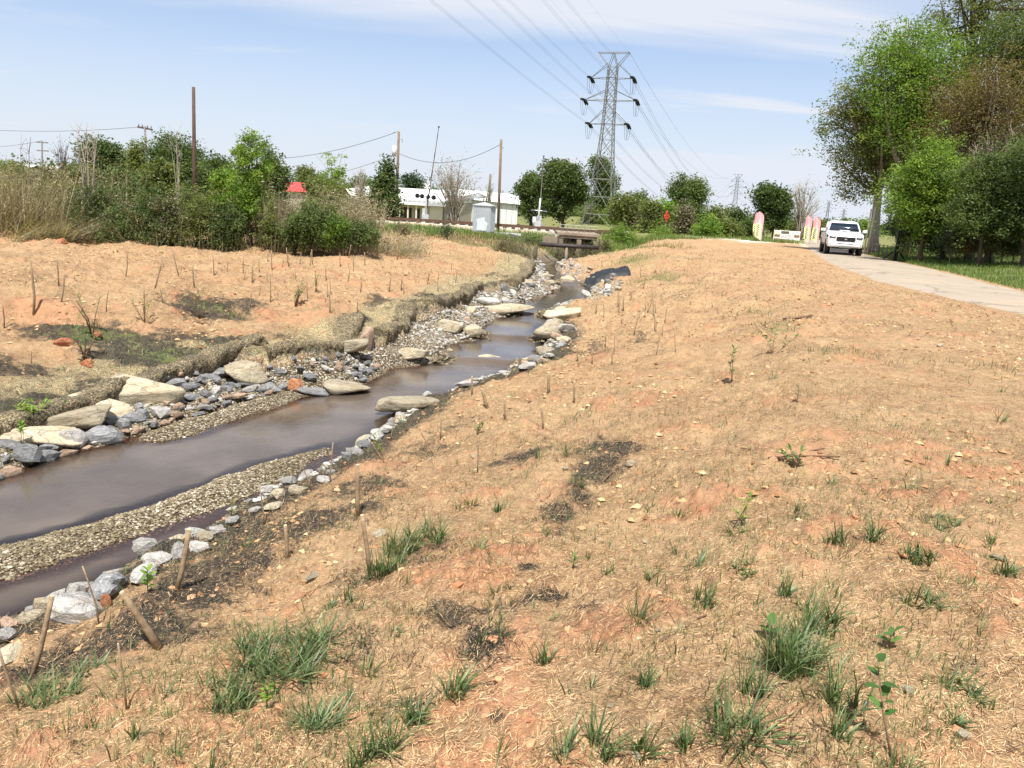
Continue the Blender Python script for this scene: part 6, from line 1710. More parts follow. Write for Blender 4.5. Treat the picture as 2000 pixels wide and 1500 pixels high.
fan('leafless domed tree behind the canes', 705, 400, 100, 703, 322, 52, 34, 400, 'bark_pale', .07)
fan('sparse bare tree beside the box pole', 950, 430, 66, 958, 335, 30, 12, 200, 'bark', .04, lm='lf_spring')
for px, ty, w, Y, mt, lab in [(165, 318, 90, 48, 'lf_olive', 'mixed shrub between the bare sapling and the reeds'), (235, 322, 90, 46, 'lf_green', 'green shrub below the crossarm pole'), (310, 312, 90, 50, 'lf_olive', 'olive shrub in front of the round topped tree'),
                              (395, 318, 90, 48, 'lf_green', 'green shrub right beside the dark pole'), (440, 322, 70, 44, 'lf_spring', 'light green shrub left of the bright young tree'), (100, 322, 80, 46, 'lf_bud', 'greyish twiggy shrub behind the reeds'), (30, 318, 90, 48, 'lf_olive', 'olive shrub behind the reeds at the left edge'),
                              (620, 345, 60, 60, 'lf_olive', 'low olive shrub left of the slender shoots')]:
    far_tree(lab, px, ty, w, Y, mt, 420, name='shrub', cat='shrub', group='shrubs behind the thicket', per=20, limbs=16, tint0=.45, dens=.8)
# far woods closing the horizon
def far_woods():
    C = []
    for k in range(1000):
        px = rng.uniform(-300, 2300); Y = rng.uniform(260, 420)
        p = atY(px, 405 + .061 * (px - 1000), Y)
        r = rng.uniform(2.5, 5) * (1.0 if px > 900 else 1.3)
        zc = .0 + r * .6 + rng.uniform(0, 2) * (px < 1250)
        d = rng.normal(size=(55, 3)); d /= np.linalg.norm(d, axis=1, keepdims=True)
        C.append(np.array([p[0], Y, zc - 1.0]) + d * r * rng.uniform(.4, 1, (55, 1)))
    C = np.concatenate(C)
    V, F = leaf_cloud(C, 1.3, .8)
    return newmesh('far_woods', V, F, M['lf_green'], False, tint=np.clip(rng.normal(.55, .2, len(F)), 0, 1))
tag(link('far_woods', far_woods()), 'distant belt of woodland closing the horizon', None, None, 'stuff')
# ------------------------------------------------------------------ pylons
M['galv'] = simple('galvanised_steel', (0.20, 0.20, 0.185), .5, .35, .25, 1.5)
M['galv_far'] = simple('galvanised_steel_far', (0.26, 0.27, 0.28), .6, .2)
M['black'] = simple('black_insulator', (0.012, 0.012, 0.014), .35)
M['wire'] = simple('conductor', (0.11, 0.115, 0.12), .5, .5)
def pylon_frame():
    """members as (kind, a, b, radius) in local metres; x along the crossarms"""
    lv = [(0, 2.75), (2.2, 2.45), (8.4, 1.72), (12.2, 1.32), (15.3, 1.10), (17.9, .98), (19.9, .92), (21.9, .86), (23.7, .82), (25.6, .78), (27.5, .74)]
    mem = []
    def cor(z, h): return [np.array([sx * h, sy * h, z]) for sx, sy in ((-1, -1), (1, -1), (1, 1), (-1, 1))]
    for (z0, h0), (z1, h1) in zip(lv[:-1], lv[1:]):
        A, B = cor(z0, h0), cor(z1, h1)
        for i in range(4):
            j = (i + 1) % 4
            mem.append(('leg', A[i], B[i], .10 if z0 < 8 else .075))
            mem.append(('brace', B[i], B[j], .04))
            if z0 == 0:
                m = (A[i] + A[j]) / 2 + (B[i] + B[j]) / 2; m = m / 2
                mem.append(('brace', A[i], (B[i] + B[j]) / 2, .04)); mem.append(('brace', A[j], (B[i] + B[j]) / 2, .04))
            else:
                mem.append(('brace', A[i], B[j], .045)); mem.append(('brace', A[j], B[i], .045))
                if z1 - z0 > 5:
                    c = (A[i] + A[j] + B[i] + B[j]) / 4
                    mem.append(('brace', (A[i] + B[i]) / 2, c, .03)); mem.append(('brace', (A[j] + B[j]) / 2, c, .03))
                    q1 = A[i] * .25 + B[i] * .0 + c * .0
                    mem.append(('brace', A[i] * .75 + B[i] * .25, (A[i] * .5 + B[j] * .0 + c * .5), .025)); mem.append(('brace', A[j] * .75 + B[j] * .25, (A[j] * .5 + c * .5), .025))
    arms = []
    for z, half, zt in ((17.9, 3.5, 20.4), (21.9, 4.7, 23.6), (25.6, 3.8, 28.0)):
        h = 1.0 if z < 19 else .9
        for s in (-1, 1):
            tip = np.array([s * half, 0, z])
            am = [(np.array([s * h, -h, z]), tip), (np.array([s * h, h, z]), tip), (np.array([s * h * .9, -h * .8, zt]), tip + [0, 0, .05]), (np.array([s * h * .9, h * .8, zt]), tip + [0, 0, .05]),
                  (np.array([-s * h, -h, z]), np.array([s * h, -h, z])), (np.array([s * (h + half) / 2, -h / 2, z]), np.array([s * (h + half) / 2, h / 2, z]))]
            arms.append((z, tip, am))
    th = .74; tp = 2.7
    topm = []
    for sy in (-1, 1):
        topm += [(np.array([-tp, sy * .55, 29.8]), np.array([tp, sy * .55, 29.8])), (np.array([-th, sy * .7, 27.5]), np.array([-tp, sy * .55, 29.8])), (np.array([th, sy * .7, 27.5]), np.array([tp, sy * .55, 29.8])),
                 (np.array([-th, sy * .7, 27.5]), np.array([0, sy * .55, 29.8])), (np.array([th, sy * .7, 27.5]), np.array([0, sy * .55, 29.8]))]
    topm += [(np.array([-tp, -.55, 29.8]), np.array([-tp, .55, 29.8])), (np.array([tp, -.55, 29.8]), np.array([tp, .55, 29.8]))]
    return mem, arms, topm
MEM, ARMS, TOPM = pylon_frame()
KP = .905
MEM = [(k_, a * KP, b * KP, r) for k_, a, b, r in MEM]
ARMS = [(z * KP, t_ * KP, [(np.asarray(a) * KP, np.asarray(b) * KP) for a, b in am]) for z, t_, am in ARMS]
TOPM = [(a * KP, b * KP) for a, b in TOPM]
P1 = atY(1171, 443, 130); P1[2] = min(P1[2], H1(P1[0], P1[1]) - .05) if False else P1[2]
P2 = atY(1431, 432, 470); P3 = atY(1612, 445, 800)
LD = np.array([P2[0] - P1[0], P2[1] - P1[1]]); LD /= np.linalg.norm(LD)
PY_RZ = math.atan2(LD[1], LD[0]) - math.pi / 2
def loc2world(P, q):
    ca, sa = math.cos(PY_RZ), math.sin(PY_RZ)
    return np.array([P[0] + q[0] * ca - q[1] * sa, P[1] + q[0] * sa + q[1] * ca, P[2] + q[2]])
pyl = empty('pylon', P1, PY_RZ)
tag(pyl, 'large steel lattice pylon with three crossarms behind the culvert', 'pylon', 'pylons of the power line')
for kind, a, b, r in MEM:
    MB().tube([a, b], r, 4).build(kind, M['galv'], pyl)
for k, (z, tip, am) in enumerate(ARMS):
    mb = MB()
    for a, b in am: mb.tube([a, b], .05, 4)
    mb.build('crossarm', M['galv'], pyl)
mb = MB()
for a, b in TOPM: mb.tube([a, b], .055, 4)
mb.build('peak_frame', M['galv'], pyl)
for k, (z, tip, am) in enumerate(ARMS):
    for s in (-1, 1):
        mb = MB()
        for dx in (-.16, .16):
            e = tip + np.array([dx, s * 1.75, -.42 if s > 0 else -.05])
            a = tip + np.array([dx, s * .25, 0])
            mb.tube([a + (e - a) * t for t in np.linspace(0, 1, 13)], [.12, .17] * 6 + [.12], 7)
        mb.build('insulator', M['black'], pyl)
    mb = MB()
    for dx in (-.16, .16):
        t = np.linspace(0, 1, 9)
        mb.tube(np.stack([np.full(9, tip[0] + dx), tip[1] + (t * 2 - 1) * 1.75, tip[2] - .25 - 2.1 * (1 - (2 * t - 1) ** 2) ** .8], 1), .022, 4)
    mb.build('jumper', M['wire'], pyl)
def simple_pylon(P, sc, label, rz, thick):
    root = empty('pylon', P, rz)
    a1 = MB(); a2 = MB(); a3 = MB()
    for kind, a, b, r in MEM: a1.tube([a * sc, b * sc], r * thick * (1 if kind == 'leg' else .8), 4, False)
    for z, tip, am in ARMS:
        for a, b in am: a2.tube([a * sc, b * sc], .05 * thick, 4, False)
        a3.tube([(tip + [0, -1.4, -.2]) * sc, (tip + [0, 1.4, -.2]) * sc], .16 * thick * .6, 5)
    for a, b in TOPM: a2.tube([a * sc, b * sc], .05 * thick, 4, False)
    a1.build('lattice', M['galv_far'], root); a2.build('crossarms', M['galv_far'], root); a3.build('insulators', M['black'], root)
    return tag(root, label, 'pylon', 'pylons of the power line')
simple_pylon(P2, 1.0, 'second pylon small on the horizon left of the banners', PY_RZ, 1.9)
simple_pylon(P3, 1.0, 'third pylon behind the right pair of feather banners', PY_RZ + .2, 2.2)
p4 = atY(1643, 448, 1000)
simple_pylon(p4, .95, 'farthest pylon just left of the pickup roof', PY_RZ + .5, 2.4)

# conductors
def sag_wire(a, b, sag, r, label, group='conductors of the power line', off=0.16, n=90, pairs=True, name='conductor', cat='power line'):
    t = np.linspace(0, 1, n) ** 1.0
    mb = MB()
    d = np.array([b[1] - a[1], -(b[0] - a[0]), 0]); d /= np.linalg.norm(d)
    for s in ((-off, off) if pairs else (0,)):
        P = a[None] * (1 - t[:, None]) + b[None] * t[:, None] + d[None] * s
        P[:, 2] -= sag * 4 * t * (1 - t)
        mb.tube(P - a, r, 4, False)
    return tag(mb.build(name, M['wire'], None, False, a), label, cat, group)
P0 = np.array([P1[0] - .40 * 160, P1[1] - 160, P1[2] + 25])
names = ['lowest', 'middle', 'highest']
for k, (z, tip, am) in enumerate(ARMS):
    side = 'left' if tip[0] < 0 else 'right'
    nm_ = names[k // 2]
    fwd = tip + np.array([0, 1.75, -.42]); back = tip + np.array([0, -1.75, -.05])
    sag_wire(loc2world(P1, back), loc2world(P0, tip), 3.0, .012, 'twin wires running overhead from the %s crossarm, its %s tip' % (nm_, side))
    sag_wire(loc2world(P1, fwd), loc2world(P2, tip), 13, .022, 'wires sagging to the second pylon from the %s crossarm, its %s tip' % (nm_, side), off=.2)
    sag_wire(loc2world(P2, tip), loc2world(P3, tip), 12, .040, 'distant wires beyond the second pylon from its %s crossarm, %s tip' % (nm_, side), pairs=False)
for s in (-1, 1):
    q = np.array([s * 2.7, 0, 29.8]) * KP
    sag_wire(loc2world(P1, q), loc2world(P0, q), 3.0, .007, 'thin shield wire from the %s end of the pylon top going overhead' % ('left' if s < 0 else 'right'), pairs=False)
    sag_wire(loc2world(P1, q), loc2world(P2, q), 9, .022, 'thin shield wire from the %s end of the pylon top to the second pylon' % ('left' if s < 0 else 'right'), pairs=False)

# ------------------------------------------------------------------ wooden poles
M['pole'] = simple('brown_pole', (0.175, 0.120, 0.085), .9, 0, .25, 3)
M['pole_dark'] = simple('dark_old_pole', (0.085, 0.055, 0.042), .9, 0, .3, 3)
M['pole_grey'] = simple('grey_pole', (0.17, 0.155, 0.14), .9, 0, .2, 3)
M['offwhite'] = simple('white_enamel', (0.62, 0.63, 0.62), .4)
def pole(px, py0, py1, topx, Y, wpx, mat, label):
    b = gz(px, py1, Y); t = atY(topx, py0, Y)
    r = wpx * Y / FPX / 2
    root = MB().tube([(b - b), (t - b) * .5, t - b], [r * 1.15, r * 1.05, r * .88], 9).build('utility_pole', M[mat], None, True, b)
    tag(root, label, 'utility pole', 'wooden poles'); return root, b, t
pole(380, 170, 420, 378, 40, 6.6, 'pole_dark', 'tall dark wooden pole without wires rising from the thicket')
o, b, t = pole(288, 247, 400, 283, 90, 4.2, 'pole_grey', 'grey pole with a wide crossarm behind the thicket')
mb = MB(); mb.box(t - b + [0, 0, -.2], (1.7, .14, .18), ry=.12); mb.build('crossarm', M['pole_dark'], o)
for dx in (-.7, -.3, .3, .7):
    MB().tube([t - b + [dx, 0, -.1 - dx * .1], t - b + [dx, 0, .14 - dx * .1]], .06, 6).build('insulator', M['galv'], o)
T2 = t
o, b, t = pole(85, 275, 400, 82, 150, 3, 'pole_grey', 'far pole with two crossarms above the reeds')
for dz in (.3, 1.8): MB().box(t - b + [0, 0, -dz], (2.2, .2, .2)).build('crossarm', M['pole_grey'], o)
T3 = t
o, b, t = pole(773, 257, 428, 779, 58, 5, 'pole', 'brown pole with a white transformer beside the leafy tree')
MB().tube([t - b + [-.28, -.1, -1.75], t - b + [-.28, -.1, -1.0]], .16, 10).build('transformer', M['offwhite'], o, True)
MB().tube([t - b + [-.4, 0, -.08], t - b, t - b + [.0, 0, -.2]], .03, 5).build('bracket', M['galv'], o)
MB().tube([t - b + [.08, 0, -.5], t - b + [.25, 0, -.5], t - b + [.28, 0, -.75]], .025, 5).build('fuse', M['galv'], o)
T4 = t
o, b, t = pole(973, 272, 444, 979, 52.5, 5, 'pole', 'brown pole standing directly beside the silver box')
MB().tube([t - b + [.05, 0, -.5], t - b + [.16, 0, -.5], t - b + [.16, 0, -.62]], .03, 5).build('bracket', M['galv'], o)
T5 = t
pole(955, 340, 428, 958, 70, 4, 'pole', 'short brown pole behind the silver box')
sag_wire(T4 + [-.3, 0, -.1], T2, 2.6, .018, 'thin wire from the transformer pole to the crossarm pole', 'thin wires between the wooden poles', pairs=False, name='overhead_wire', cat='overhead wire')
sag_wire(T5 + [0, 0, -.3], T4 + [0, 0, -1.5], .9, .016, 'thin wire from the pole beside the box to the transformer pole', 'thin wires between the wooden poles', pairs=False, name='overhead_wire', cat='overhead wire')
sag_wire(T4 + [0, 0, -1.5], T2 + [0, 0, -2.2], 3.0, .014, 'lower thin wire crossing behind the leafy shoots', 'thin wires between the wooden poles', pairs=False, name='overhead_wire', cat='overhead wire')
sag_wire(T2, atY(-400, 190, 110), 2.0, .022, 'thin wire leaving the picture at the left above the reeds', 'thin wires between the wooden poles', pairs=False, name='overhead_wire', cat='overhead wire')
sag_wire(T3, atY(-300, 262, 150), 2.0, .03, 'faint wire from the far pole out of the picture', 'thin wires between the wooden poles', pairs=False, name='overhead_wire', cat='overhead wire')

# ------------------------------------------------------------------ railway
M['rust'] = simple('rusty_rail', (0.13, 0.075, 0.05), .7, .3, .3, 4)
M['tie'] = simple('tie_wood', (0.07, 0.055, 0.045), .9, 0, .3, 5)
rt = empty('railway_track', (0, RAILY, .24))
tag(rt, 'railway track crossing behind the far bank and silver box', 'railway track')
for s in (-.72, .72):
    mb = MB(); mb.box((-25, s, .17), (64, .07, .16)); mb.box((-25, s, .10), (64, .15, .02)); mb.build('rail', M['rust'], rt)
for k in range(106):
    MB().box((-57 + k * .6, 0, .04), (.24, 2.5, .12)).build('sleeper', M['tie'], rt)
# gate arms raised, signal mast
M['signal_grey'] = simple('signal_mast_paint', (0.50, 0.51, 0.52), .5, .2)
def gate(px, py1, topx, topy, Y, label, dark=True):
    b = gz(px, py1, Y); t = atY(topx, topy, Y)
    root = empty('crossing_gate', b)
    n = 14
    for k in range(n):
        a = (t - b) * (.12 + .88 * k / n); c = (t - b) * (.12 + .88 * (k + 1) / n)
        r = .055 * (1 - .6 * k / n)
        MB().tube([a, c], r, 5).build('arm_section', M['pole_grey'] if (k % 3 or not dark) else M['black'], root)
    MB().box((0, 0, .55), (.34, .34, 1.1)).build('gate_motor', M['signal_grey'], root)
    MB().tube([(t - b) * .999, (t - b) * 1.012], .07, 6).build('tip_lamp', M['black'], root)
    return tag(root, label, 'crossing gate')
gate(829, 440, 857, 249, 57, 'tall raised gate arm leaning right by the crossing lights')
gate(1052, 440, 1062, 306, 57, 'raised pale gate arm in front of the dark trees', False)
b = gz(830, 440, 56.8)
sg = empty('crossing_signal', b)
MB().tube([(0, 0, 0), (.08, 0, 2.75)], .055, 8).build('mast', M['signal_grey'], sg, True)
MB().box((.02, 0, .35), (.5, .4, .7)).build('base_box', M['signal_grey'], sg)
MB().tube([(-.75, 0, 1.98), (.75, 0, 1.90)], .035, 6).build('lamp_bar', M['black'], sg)
for dx in (-.62, -.28, .14, .56):
    z = 1.95 - dx * .05
    MB().tube([(dx, -.03, z), (dx, .02, z)], .17, 14).build('backplate', M['black'], sg)
    MB().tube([(dx, -.16, z), (dx, -.03, z)], [.09, .10], 10).build('lamp', simple('red_lens', (.10, .015, .012), .3) if dx < -9 else M['black'], sg)
MB().box((.07, 0, 2.7), (.5, .03, .08), ry=.7).build('crossbuck_board', M['offwhite'], sg)
MB().box((.07, -.035, 2.7), (.5, .03, .08), ry=-.7).build('crossbuck_board', M['offwhite'], sg)
tag(sg, 'railway crossing signal with four dark round lamps on a bar', 'crossing signal')
b = gz(1050, 437, 56)
sg = empty('crossing_signal', b)
MB().tube([(0, 0, 0), (.08, 0, 2.3)], .06, 8).build('mast', M['signal_grey'], sg, True)
MB().tube([(-.5, 0, 1.45), (.6, 0, 1.42)], .035, 6).build('lamp_bar', M['offwhite'], sg)
for dx in (-.42, .42):
    MB().tube([(dx, -.03, 1.42), (dx, .03, 1.42)], .17, 12).build('backplate', M['black'], sg)
MB().box((.0, 0, .35), (.4, .4, .7)).build('base_box', M['signal_grey'], sg)
MB().box((-.25, 0, .8), (.26, .2, .4)).build('junction_box', M['offwhite'], sg)
tag(sg, 'second crossing signal seen from the side by the dark trees', 'crossing signal')

# silver signal box
M['silver'] = simple('silver_sheet', (0.50, 0.53, 0.56), .42, .45, .10, 3)
M['silver_patch'] = simple('painted_over_patch', (0.66, 0.69, 0.74), .5, .2, .08, 3)
M['timber'] = simple('timber', (0.36, 0.21, 0.13), .9, 0, .25, 6)
b = atG(945, 443); b = np.array([atY(945, 440, 50)[0], 50, 0]); b[2] = H1(b[0], 50)
b[2] += .12
sb = empty('signal_box', b, R(-16))
BW, BD, BH = 1.16, 1.0, 1.62
MB().box((0, 0, .22 + BH / 2), (BW, BD, BH)).build('cabinet', M['silver'], sb)
for k in range(9):
    MB().box((-BW / 2 + .07 + k * (BW - .14) / 8, -BD / 2 - .012, .22 + BH / 2), (.022, .025, BH - .1)).build('rib', M['silver'], sb)
for k in range(6):
    MB().box((BW / 2 + .012, -BD / 2 + .1 + k * .16, .22 + BH / 2), (.025, .022, BH - .1)).build('rib', M['silver'], sb)
mb = MB(); mb.add([[-.63, -.56, 1.86], [.63, -.56, 1.86], [.63, .56, 1.86], [-.63, .56, 1.86], [0, -.15, 2.06], [0, .15, 2.06]], [[0, 1, 4, 4], [1, 2, 5, 4], [2, 3, 5, 5], [3, 0, 4, 5]])
mb.build('roof', M['silver'], sb)
MB().box((0, 0, 1.845), (1.26, 1.12, .04)).build('roof_rim', M['silver'], sb)
mb = MB(); mb.add([[-.30, -.532, .30], [.34, -.532, .30], [.44, -.532, .75], [.22, -.532, .95], [.25, -.532, 1.15], [-.10, -.532, 1.20], [-.18, -.532, 1.05], [-.36, -.532, 1.0], [-.28, -.532, .7]], [[0, 1, 2, 8], [8, 2, 3, 7], [7, 3, 4, 6]])
mb.build('painted_patch', M['silver_patch'], sb)
for sx in (-.5, .5):
    for sy in (-.4, .4): MB().box((sx, sy, .09), (.14, .16, .26)).build('foot_block', M['timber'], sb)
MB().box((0, -.45, .19), (1.12, .10, .07)).build('sill_beam', M['timber'], sb)
tag(sb, 'silver ribbed metal signal box on timber blocks beside the railway', 'signal box')
# stack of rails
b = gz(1018, 444, 49.5)
st = empty('rail_stack', b, R(-35))
for k in range(5):
    MB().box((k * .05, k * .22 - .4, .25 + .10 * (k % 3)), (2.1, .10, .10), ry=.14).build('steel_bar', M['pole_grey'], st)
for sx in (-.7, .7): MB().box((sx, 0, .1), (.14, 1.3, .2)).build('bearer', M['tie'], st)
tag(st, 'stack of grey steel bars lying right of the silver box', 'rail stack')
# low concrete kerb by the poles
b = gz(992, 443, 52)
tag(MB().box((0, 0, .25), (2.0, .2, .16)).build('concrete_beam', M['offwhite'], None, False, b), 'pale concrete beam lying behind the rail stack', 'concrete beam')

# culvert
M['concrete'] = simple('stained_concrete', (0.26, 0.205, 0.155), .92, 0, .35, 1.6, .2, .5)
M['pipe'] = simple('black_pipe', (0.045, 0.038, 0.035), .55, .2, .3, 3)
c0 = atY(1128, 500, 46.2); cb = np.array([c0[0], 46.2, -1.35])
cv = empty('culvert', cb, R(0))
X0 = atY(1092, 470, 46.2)[0] - cb[0]; X1 = atY(1166, 470, 46.2)[0] - cb[0]
W_ = X1 - X0; Htop = atY(1128, 455, 46.2)[2] - cb[2]; Hop = atY(1128, 466, 46.2)[2] - cb[2]
MB().box(((X0 + X1) / 2, 1.6, Htop - .09), (W_ + .3, 3.4, .18)).build('deck_slab', M['concrete'], cv, bevel=.02)
MB().box(((X0 + X1) / 2, .12, (Htop - .18 + Hop) / 2), (W_, .30, Htop - .18 - Hop)).build('lintel', M['concrete'], cv)
for xx_, ww in ((X0 + .12, .24), (X0 + W_ * .53, .26), (X1 - .12, .24)):
    MB().box((xx_, 1.4, Hop / 2), (ww, 2.8, Hop)).build('pier', M['concrete'], cv)
MB().box(((X0 + X1) / 2, 3.0, Hop / 2), (W_, .15, Hop)).build('back_wall', M['concrete'], cv)
for k in range(7):
    xx_ = X0 + .1 + k * (W_ - .2) / 6
    MB().tube([(xx_, .1, Htop), (xx_, .1, Htop + .42)], .018, 5).build('railing_post', M['galv'], cv)
for dz in (.24, .42): MB().tube([(X0, .1, Htop + dz), (X1, .1, Htop + dz - .0)], .016, 5).build('railing_bar', M['galv'], cv)
for s, xx_ in ((-1, X0 - .5), (1, X1 + .5)):
    MB().box((xx_, -.1, Htop * .42), (.9, .2, Htop * .85), rz=s * .5).build('wing_wall', M['concrete'], cv)
tag(cv, 'old concrete box culvert with two dark openings under the railway', 'culvert')
pa = atY(1052, 477, 43.6); pb = atY(1170, 484, 43.6)
pr = MB().tube([pa - pa, (pb - pa) * .5, pb - pa], .115, 12).build('pipe', M['pipe'], None, True, pa)
tag(pr, 'thick dark pipe spanning the stream in front of the culvert', 'pipe')
pm = atY(1107, 481, 43.6)
tag(MB().tube([(0, 0, -.15), (0, 0, pm[2] + 1.35)], .085, 9).build('concrete_post', M['concrete'], None, True, (pm[0], 43.6, -1.35)), 'concrete post holding up the dark pipe in mid stream', 'post')
pl = atG(1043, 505)
tag(MB().tube([(0, 0, -.1), (.02, 0, .3), (.08, .03, .62)], [.16, .13, .09], 8).build('tree_stump', M['bark_dark'], None, True, pl), 'dark rotten stump at the far end of the stream', 'stump')

# ------------------------------------------------------------------ buildings
M['white_roof'] = simple('white_metal_roof', (0.76, 0.76, 0.74), .5, 0, .04, .3)
M['beige'] = simple('beige_wall', (0.36, 0.32, 0.26), .9, 0, .1, .5)
M['cream'] = simple('cream_wall', (0.66, 0.60, 0.47), .85, 0, .06, .6)
M['door_red'] = simple('dark_red_door', (0.10, 0.03, 0.035), .5)
M['glass'] = simple('dark_glass', (0.03, 0.035, 0.045), .12, 0, .1, 1, .6)
M['red_roof'] = simple('red_metal_roof', (0.46, 0.06, 0.055), .55, 0, .1, .4)
def quad_wall(mb, a, b, z0, z1, th=.2):
    a = np.array(a, float); b = np.array(b, float); d = b - a; L = np.hypot(*d); ang_ = math.atan2(d[1], d[0])
    mb.box(((a[0] + b[0]) / 2, (a[1] + b[1]) / 2, (z0 + z1) / 2), (L, th, z1 - z0), rz=ang_)
A = atY(640, 392, 118); Bq = atY(868, 402, 112)
ea = atY(690, 384, 118)[2]; za = atY(850, 365, 116)[2]
wb = empty('white_building', (A[0], A[1], -1.1))
dv = np.array([Bq[0] - A[0], Bq[1] - A[1]]); L = np.hypot(*dv); rz = math.atan2(dv[1], dv[0]); wb.rotation_euler = (0, 0, rz)
eave = atY(800, 389, 115)[2] + 1.1; ridge = atY(800, 369, 128)[2] + 1.1
MB().box((L / 2, 12, eave / 2 - .02), (L, 23.6, eave - .04)).build('wall', M['beige'], wb)
npan = 26
for k in range(npan):
    x0 = -0.4 + k * (L + .8) / npan; x1 = x0 + (L + .8) / npan - .05
    mb = MB(); mb.add([[x0, -.5, eave], [x1, -.5, eave], [x1, 12, ridge], [x0, 12, ridge], [x0, -.5, eave + .08], [x1, -.5, eave + .08], [x1, 12, ridge + .08], [x0, 12, ridge + .08]],
                      [[0, 3, 2, 1], [4, 5, 6, 7], [0, 1, 5, 4], [1, 2, 6, 5], [2, 3, 7, 6], [3, 0, 4, 7]]); mb.build('roof_panel', M['white_roof'], wb)
mb = MB(); mb.add([[-.4, 12, ridge + .04], [L + .4, 12, ridge + .04], [L + .4, 24.3, eave], [-.4, 24.3, eave]], [[0, 1, 2, 3]]); mb.build('rear_roof', M['white_roof'], wb)
mb = MB(); mb.add([[L + .003, .2, eave], [L + .003, 23.8, eave], [L + .003, 12, ridge]], [[0, 1, 2]]); mb.build('gable', M['white_roof'], wb)
MB().box((L / 2, -.06, eave - .25), (L, .1, .5)).build('fascia', M['white_roof'], wb)
# lower front annex with flat white canopy
can = atY(820, 398.5, 108)[2] + 1.1
ax0 = L * .56; ax1 = L * .99
MB().box(((ax0 + ax1) / 2, -3.2, can), (ax1 - ax0 + 1, 6.2, .35)).build('canopy', M['white_roof'], wb)
MB().box(((ax0 + ax1) / 2, -2.2, can / 2 - .1), (ax1 - ax0, 4.2, can - .25)).build('front_wall', M['cream'], wb)
for k in range(4):
    x_ = ax0 + .9 + k * 1.25
    MB().box((x_, -4.34, can * .42), (.75, .08, can * .72)).build('door', M['door_red'], wb)
for k in range(4):
    x_ = ax0 + .3 + k * 1.25
    MB().box((x_, -5.9, can / 2 - .1), (.18, .18, can - .2)).build('column', M['cream'], wb)
for k in range(4):
    x_ = ax1 - 4.4 + k * 1.25
    MB().box((x_, -4.34, can * .45), (.7, .08, can * .6)).build('window', M['glass'], wb)
    MB().box((x_ + .6, -5.9, can / 2 - .1), (.18, .18, can - .2)).build('column', M['cream'], wb)
tag(wb, 'long low building with white metal roof and cream front annex', 'building')
b0 = atY(858, 410, 122); b1 = atY(1012, 404, 122)
w2 = empty('white_warehouse', (b0[0], 122, -1.2))
hh = atY(940, 383, 122)[2] + 1.2; LL = b1[0] - b0[0]; hr = atY(1012, 392, 122)[2] + 1.2
for k in range(14):
    x0 = k * LL / 14; x1 = x0 + LL / 14 - .04
    MB().box(((x0 + x1) / 2, 0, hh / 2 - .3), (x1 - x0, .15, hh - .2)).build('wall_panel', M['offwhite'], w2)
mb = MB(); mb.add([[-.3, -.5, hh - .4], [LL + .3, -.5, hh - .9], [LL + .3, 14, hh + .7], [-.3, 14, hh + 1.2]], [[0, 1, 2, 3]]); mb.add([[-.3, -.5, hh - .5], [LL + .3, -.5, hh - 1.0], [LL + .3, 14, hh + .6], [-.3, 14, hh + 1.1]], [[3, 2, 1, 0]])
mb.build('roof', M['white_roof'], w2)
MB().box((LL / 2, 7.2, hh / 2 - .6), (LL - .2, 13.8, hh - .8)).build('body', M['beige'], w2)
for k in range(2): MB().box((1.0 + k * 2.6, -.12, 1.2), (1.0, .1, 1.0)).build('window', M['glass'], w2)
tag(w2, 'white warehouse seen behind the budding tree and silver box', 'building')
b0 = atY(545, 380, 95); b1 = atY(650, 380, 95)
rb = empty('red_roofed_building', (b0[0], 95, -1.2)); LL = b1[0] - b0[0]; et = atY(600, 376, 95)[2] + 1.2; rt_ = atY(600, 358, 99)[2] + 1.2
MB().box((LL / 2, 4, et / 2 - .05), (LL, 8, et - .1)).build('wall', M['beige'], rb)
for k in range(12):
    x0 = -.3 + k * (LL + .6) / 12; x1 = x0 + (LL + .6) / 12 - .04
    mb = MB(); mb.add([[x0, -.4, et], [x1, -.4, et], [x1, 4, rt_], [x0, 4, rt_], [x0, -.4, et + .06], [x1, -.4, et + .06], [x1, 4, rt_ + .06], [x0, 4, rt_ + .06]], [[0, 3, 2, 1], [4, 5, 6, 7], [0, 1, 5, 4], [1, 2, 6, 5], [2, 3, 7, 6], [3, 0, 4, 7]]); mb.build('roof_panel', M['red_roof'], rb)
mb = MB(); mb.add([[-.3, 4, rt_], [LL + .3, 4, rt_], [LL + .3, 8.4, et], [-.3, 8.4, et]], [[0, 1, 2, 3]]); mb.build('rear_roof', M['red_roof'], rb)
tag(rb, 'building with a red roof peeping over the canes', 'building')
for px, py, w, Y, lab in [(38, 328, 34, 200, 'pale building glimpsed through the reeds at the left'), (92, 331, 24, 180, 'small white shed glimpsed beside the far crossarm pole')]:
    c = atY(px, py, Y); w_ = w * Y / FPX
    o_ = empty('pale_building', (c[0], Y, -1.2)); hh = c[2] + 1.2
    MB().box((0, 3, hh / 2), (w_, 6, hh)).build('wall', M['cream'], o_)
    mb = MB(); mb.add([[-w_ / 2 - .3, -.3, hh], [w_ / 2 + .3, -.3, hh], [w_ / 2 + .3, 3, hh + 1], [-w_ / 2 - .3, 3, hh + 1], [w_ / 2 + .3, 6.3, hh], [-w_ / 2 - .3, 6.3, hh]], [[0, 1, 2, 3], [3, 2, 4, 5]]); mb.build('roof', M['white_roof'], o_)
    MB().box((0, -.05, hh * .5), (w_ * .3, .1, hh * .25)).build('window', M['glass'], o_)
    tag(o_, lab, 'building')
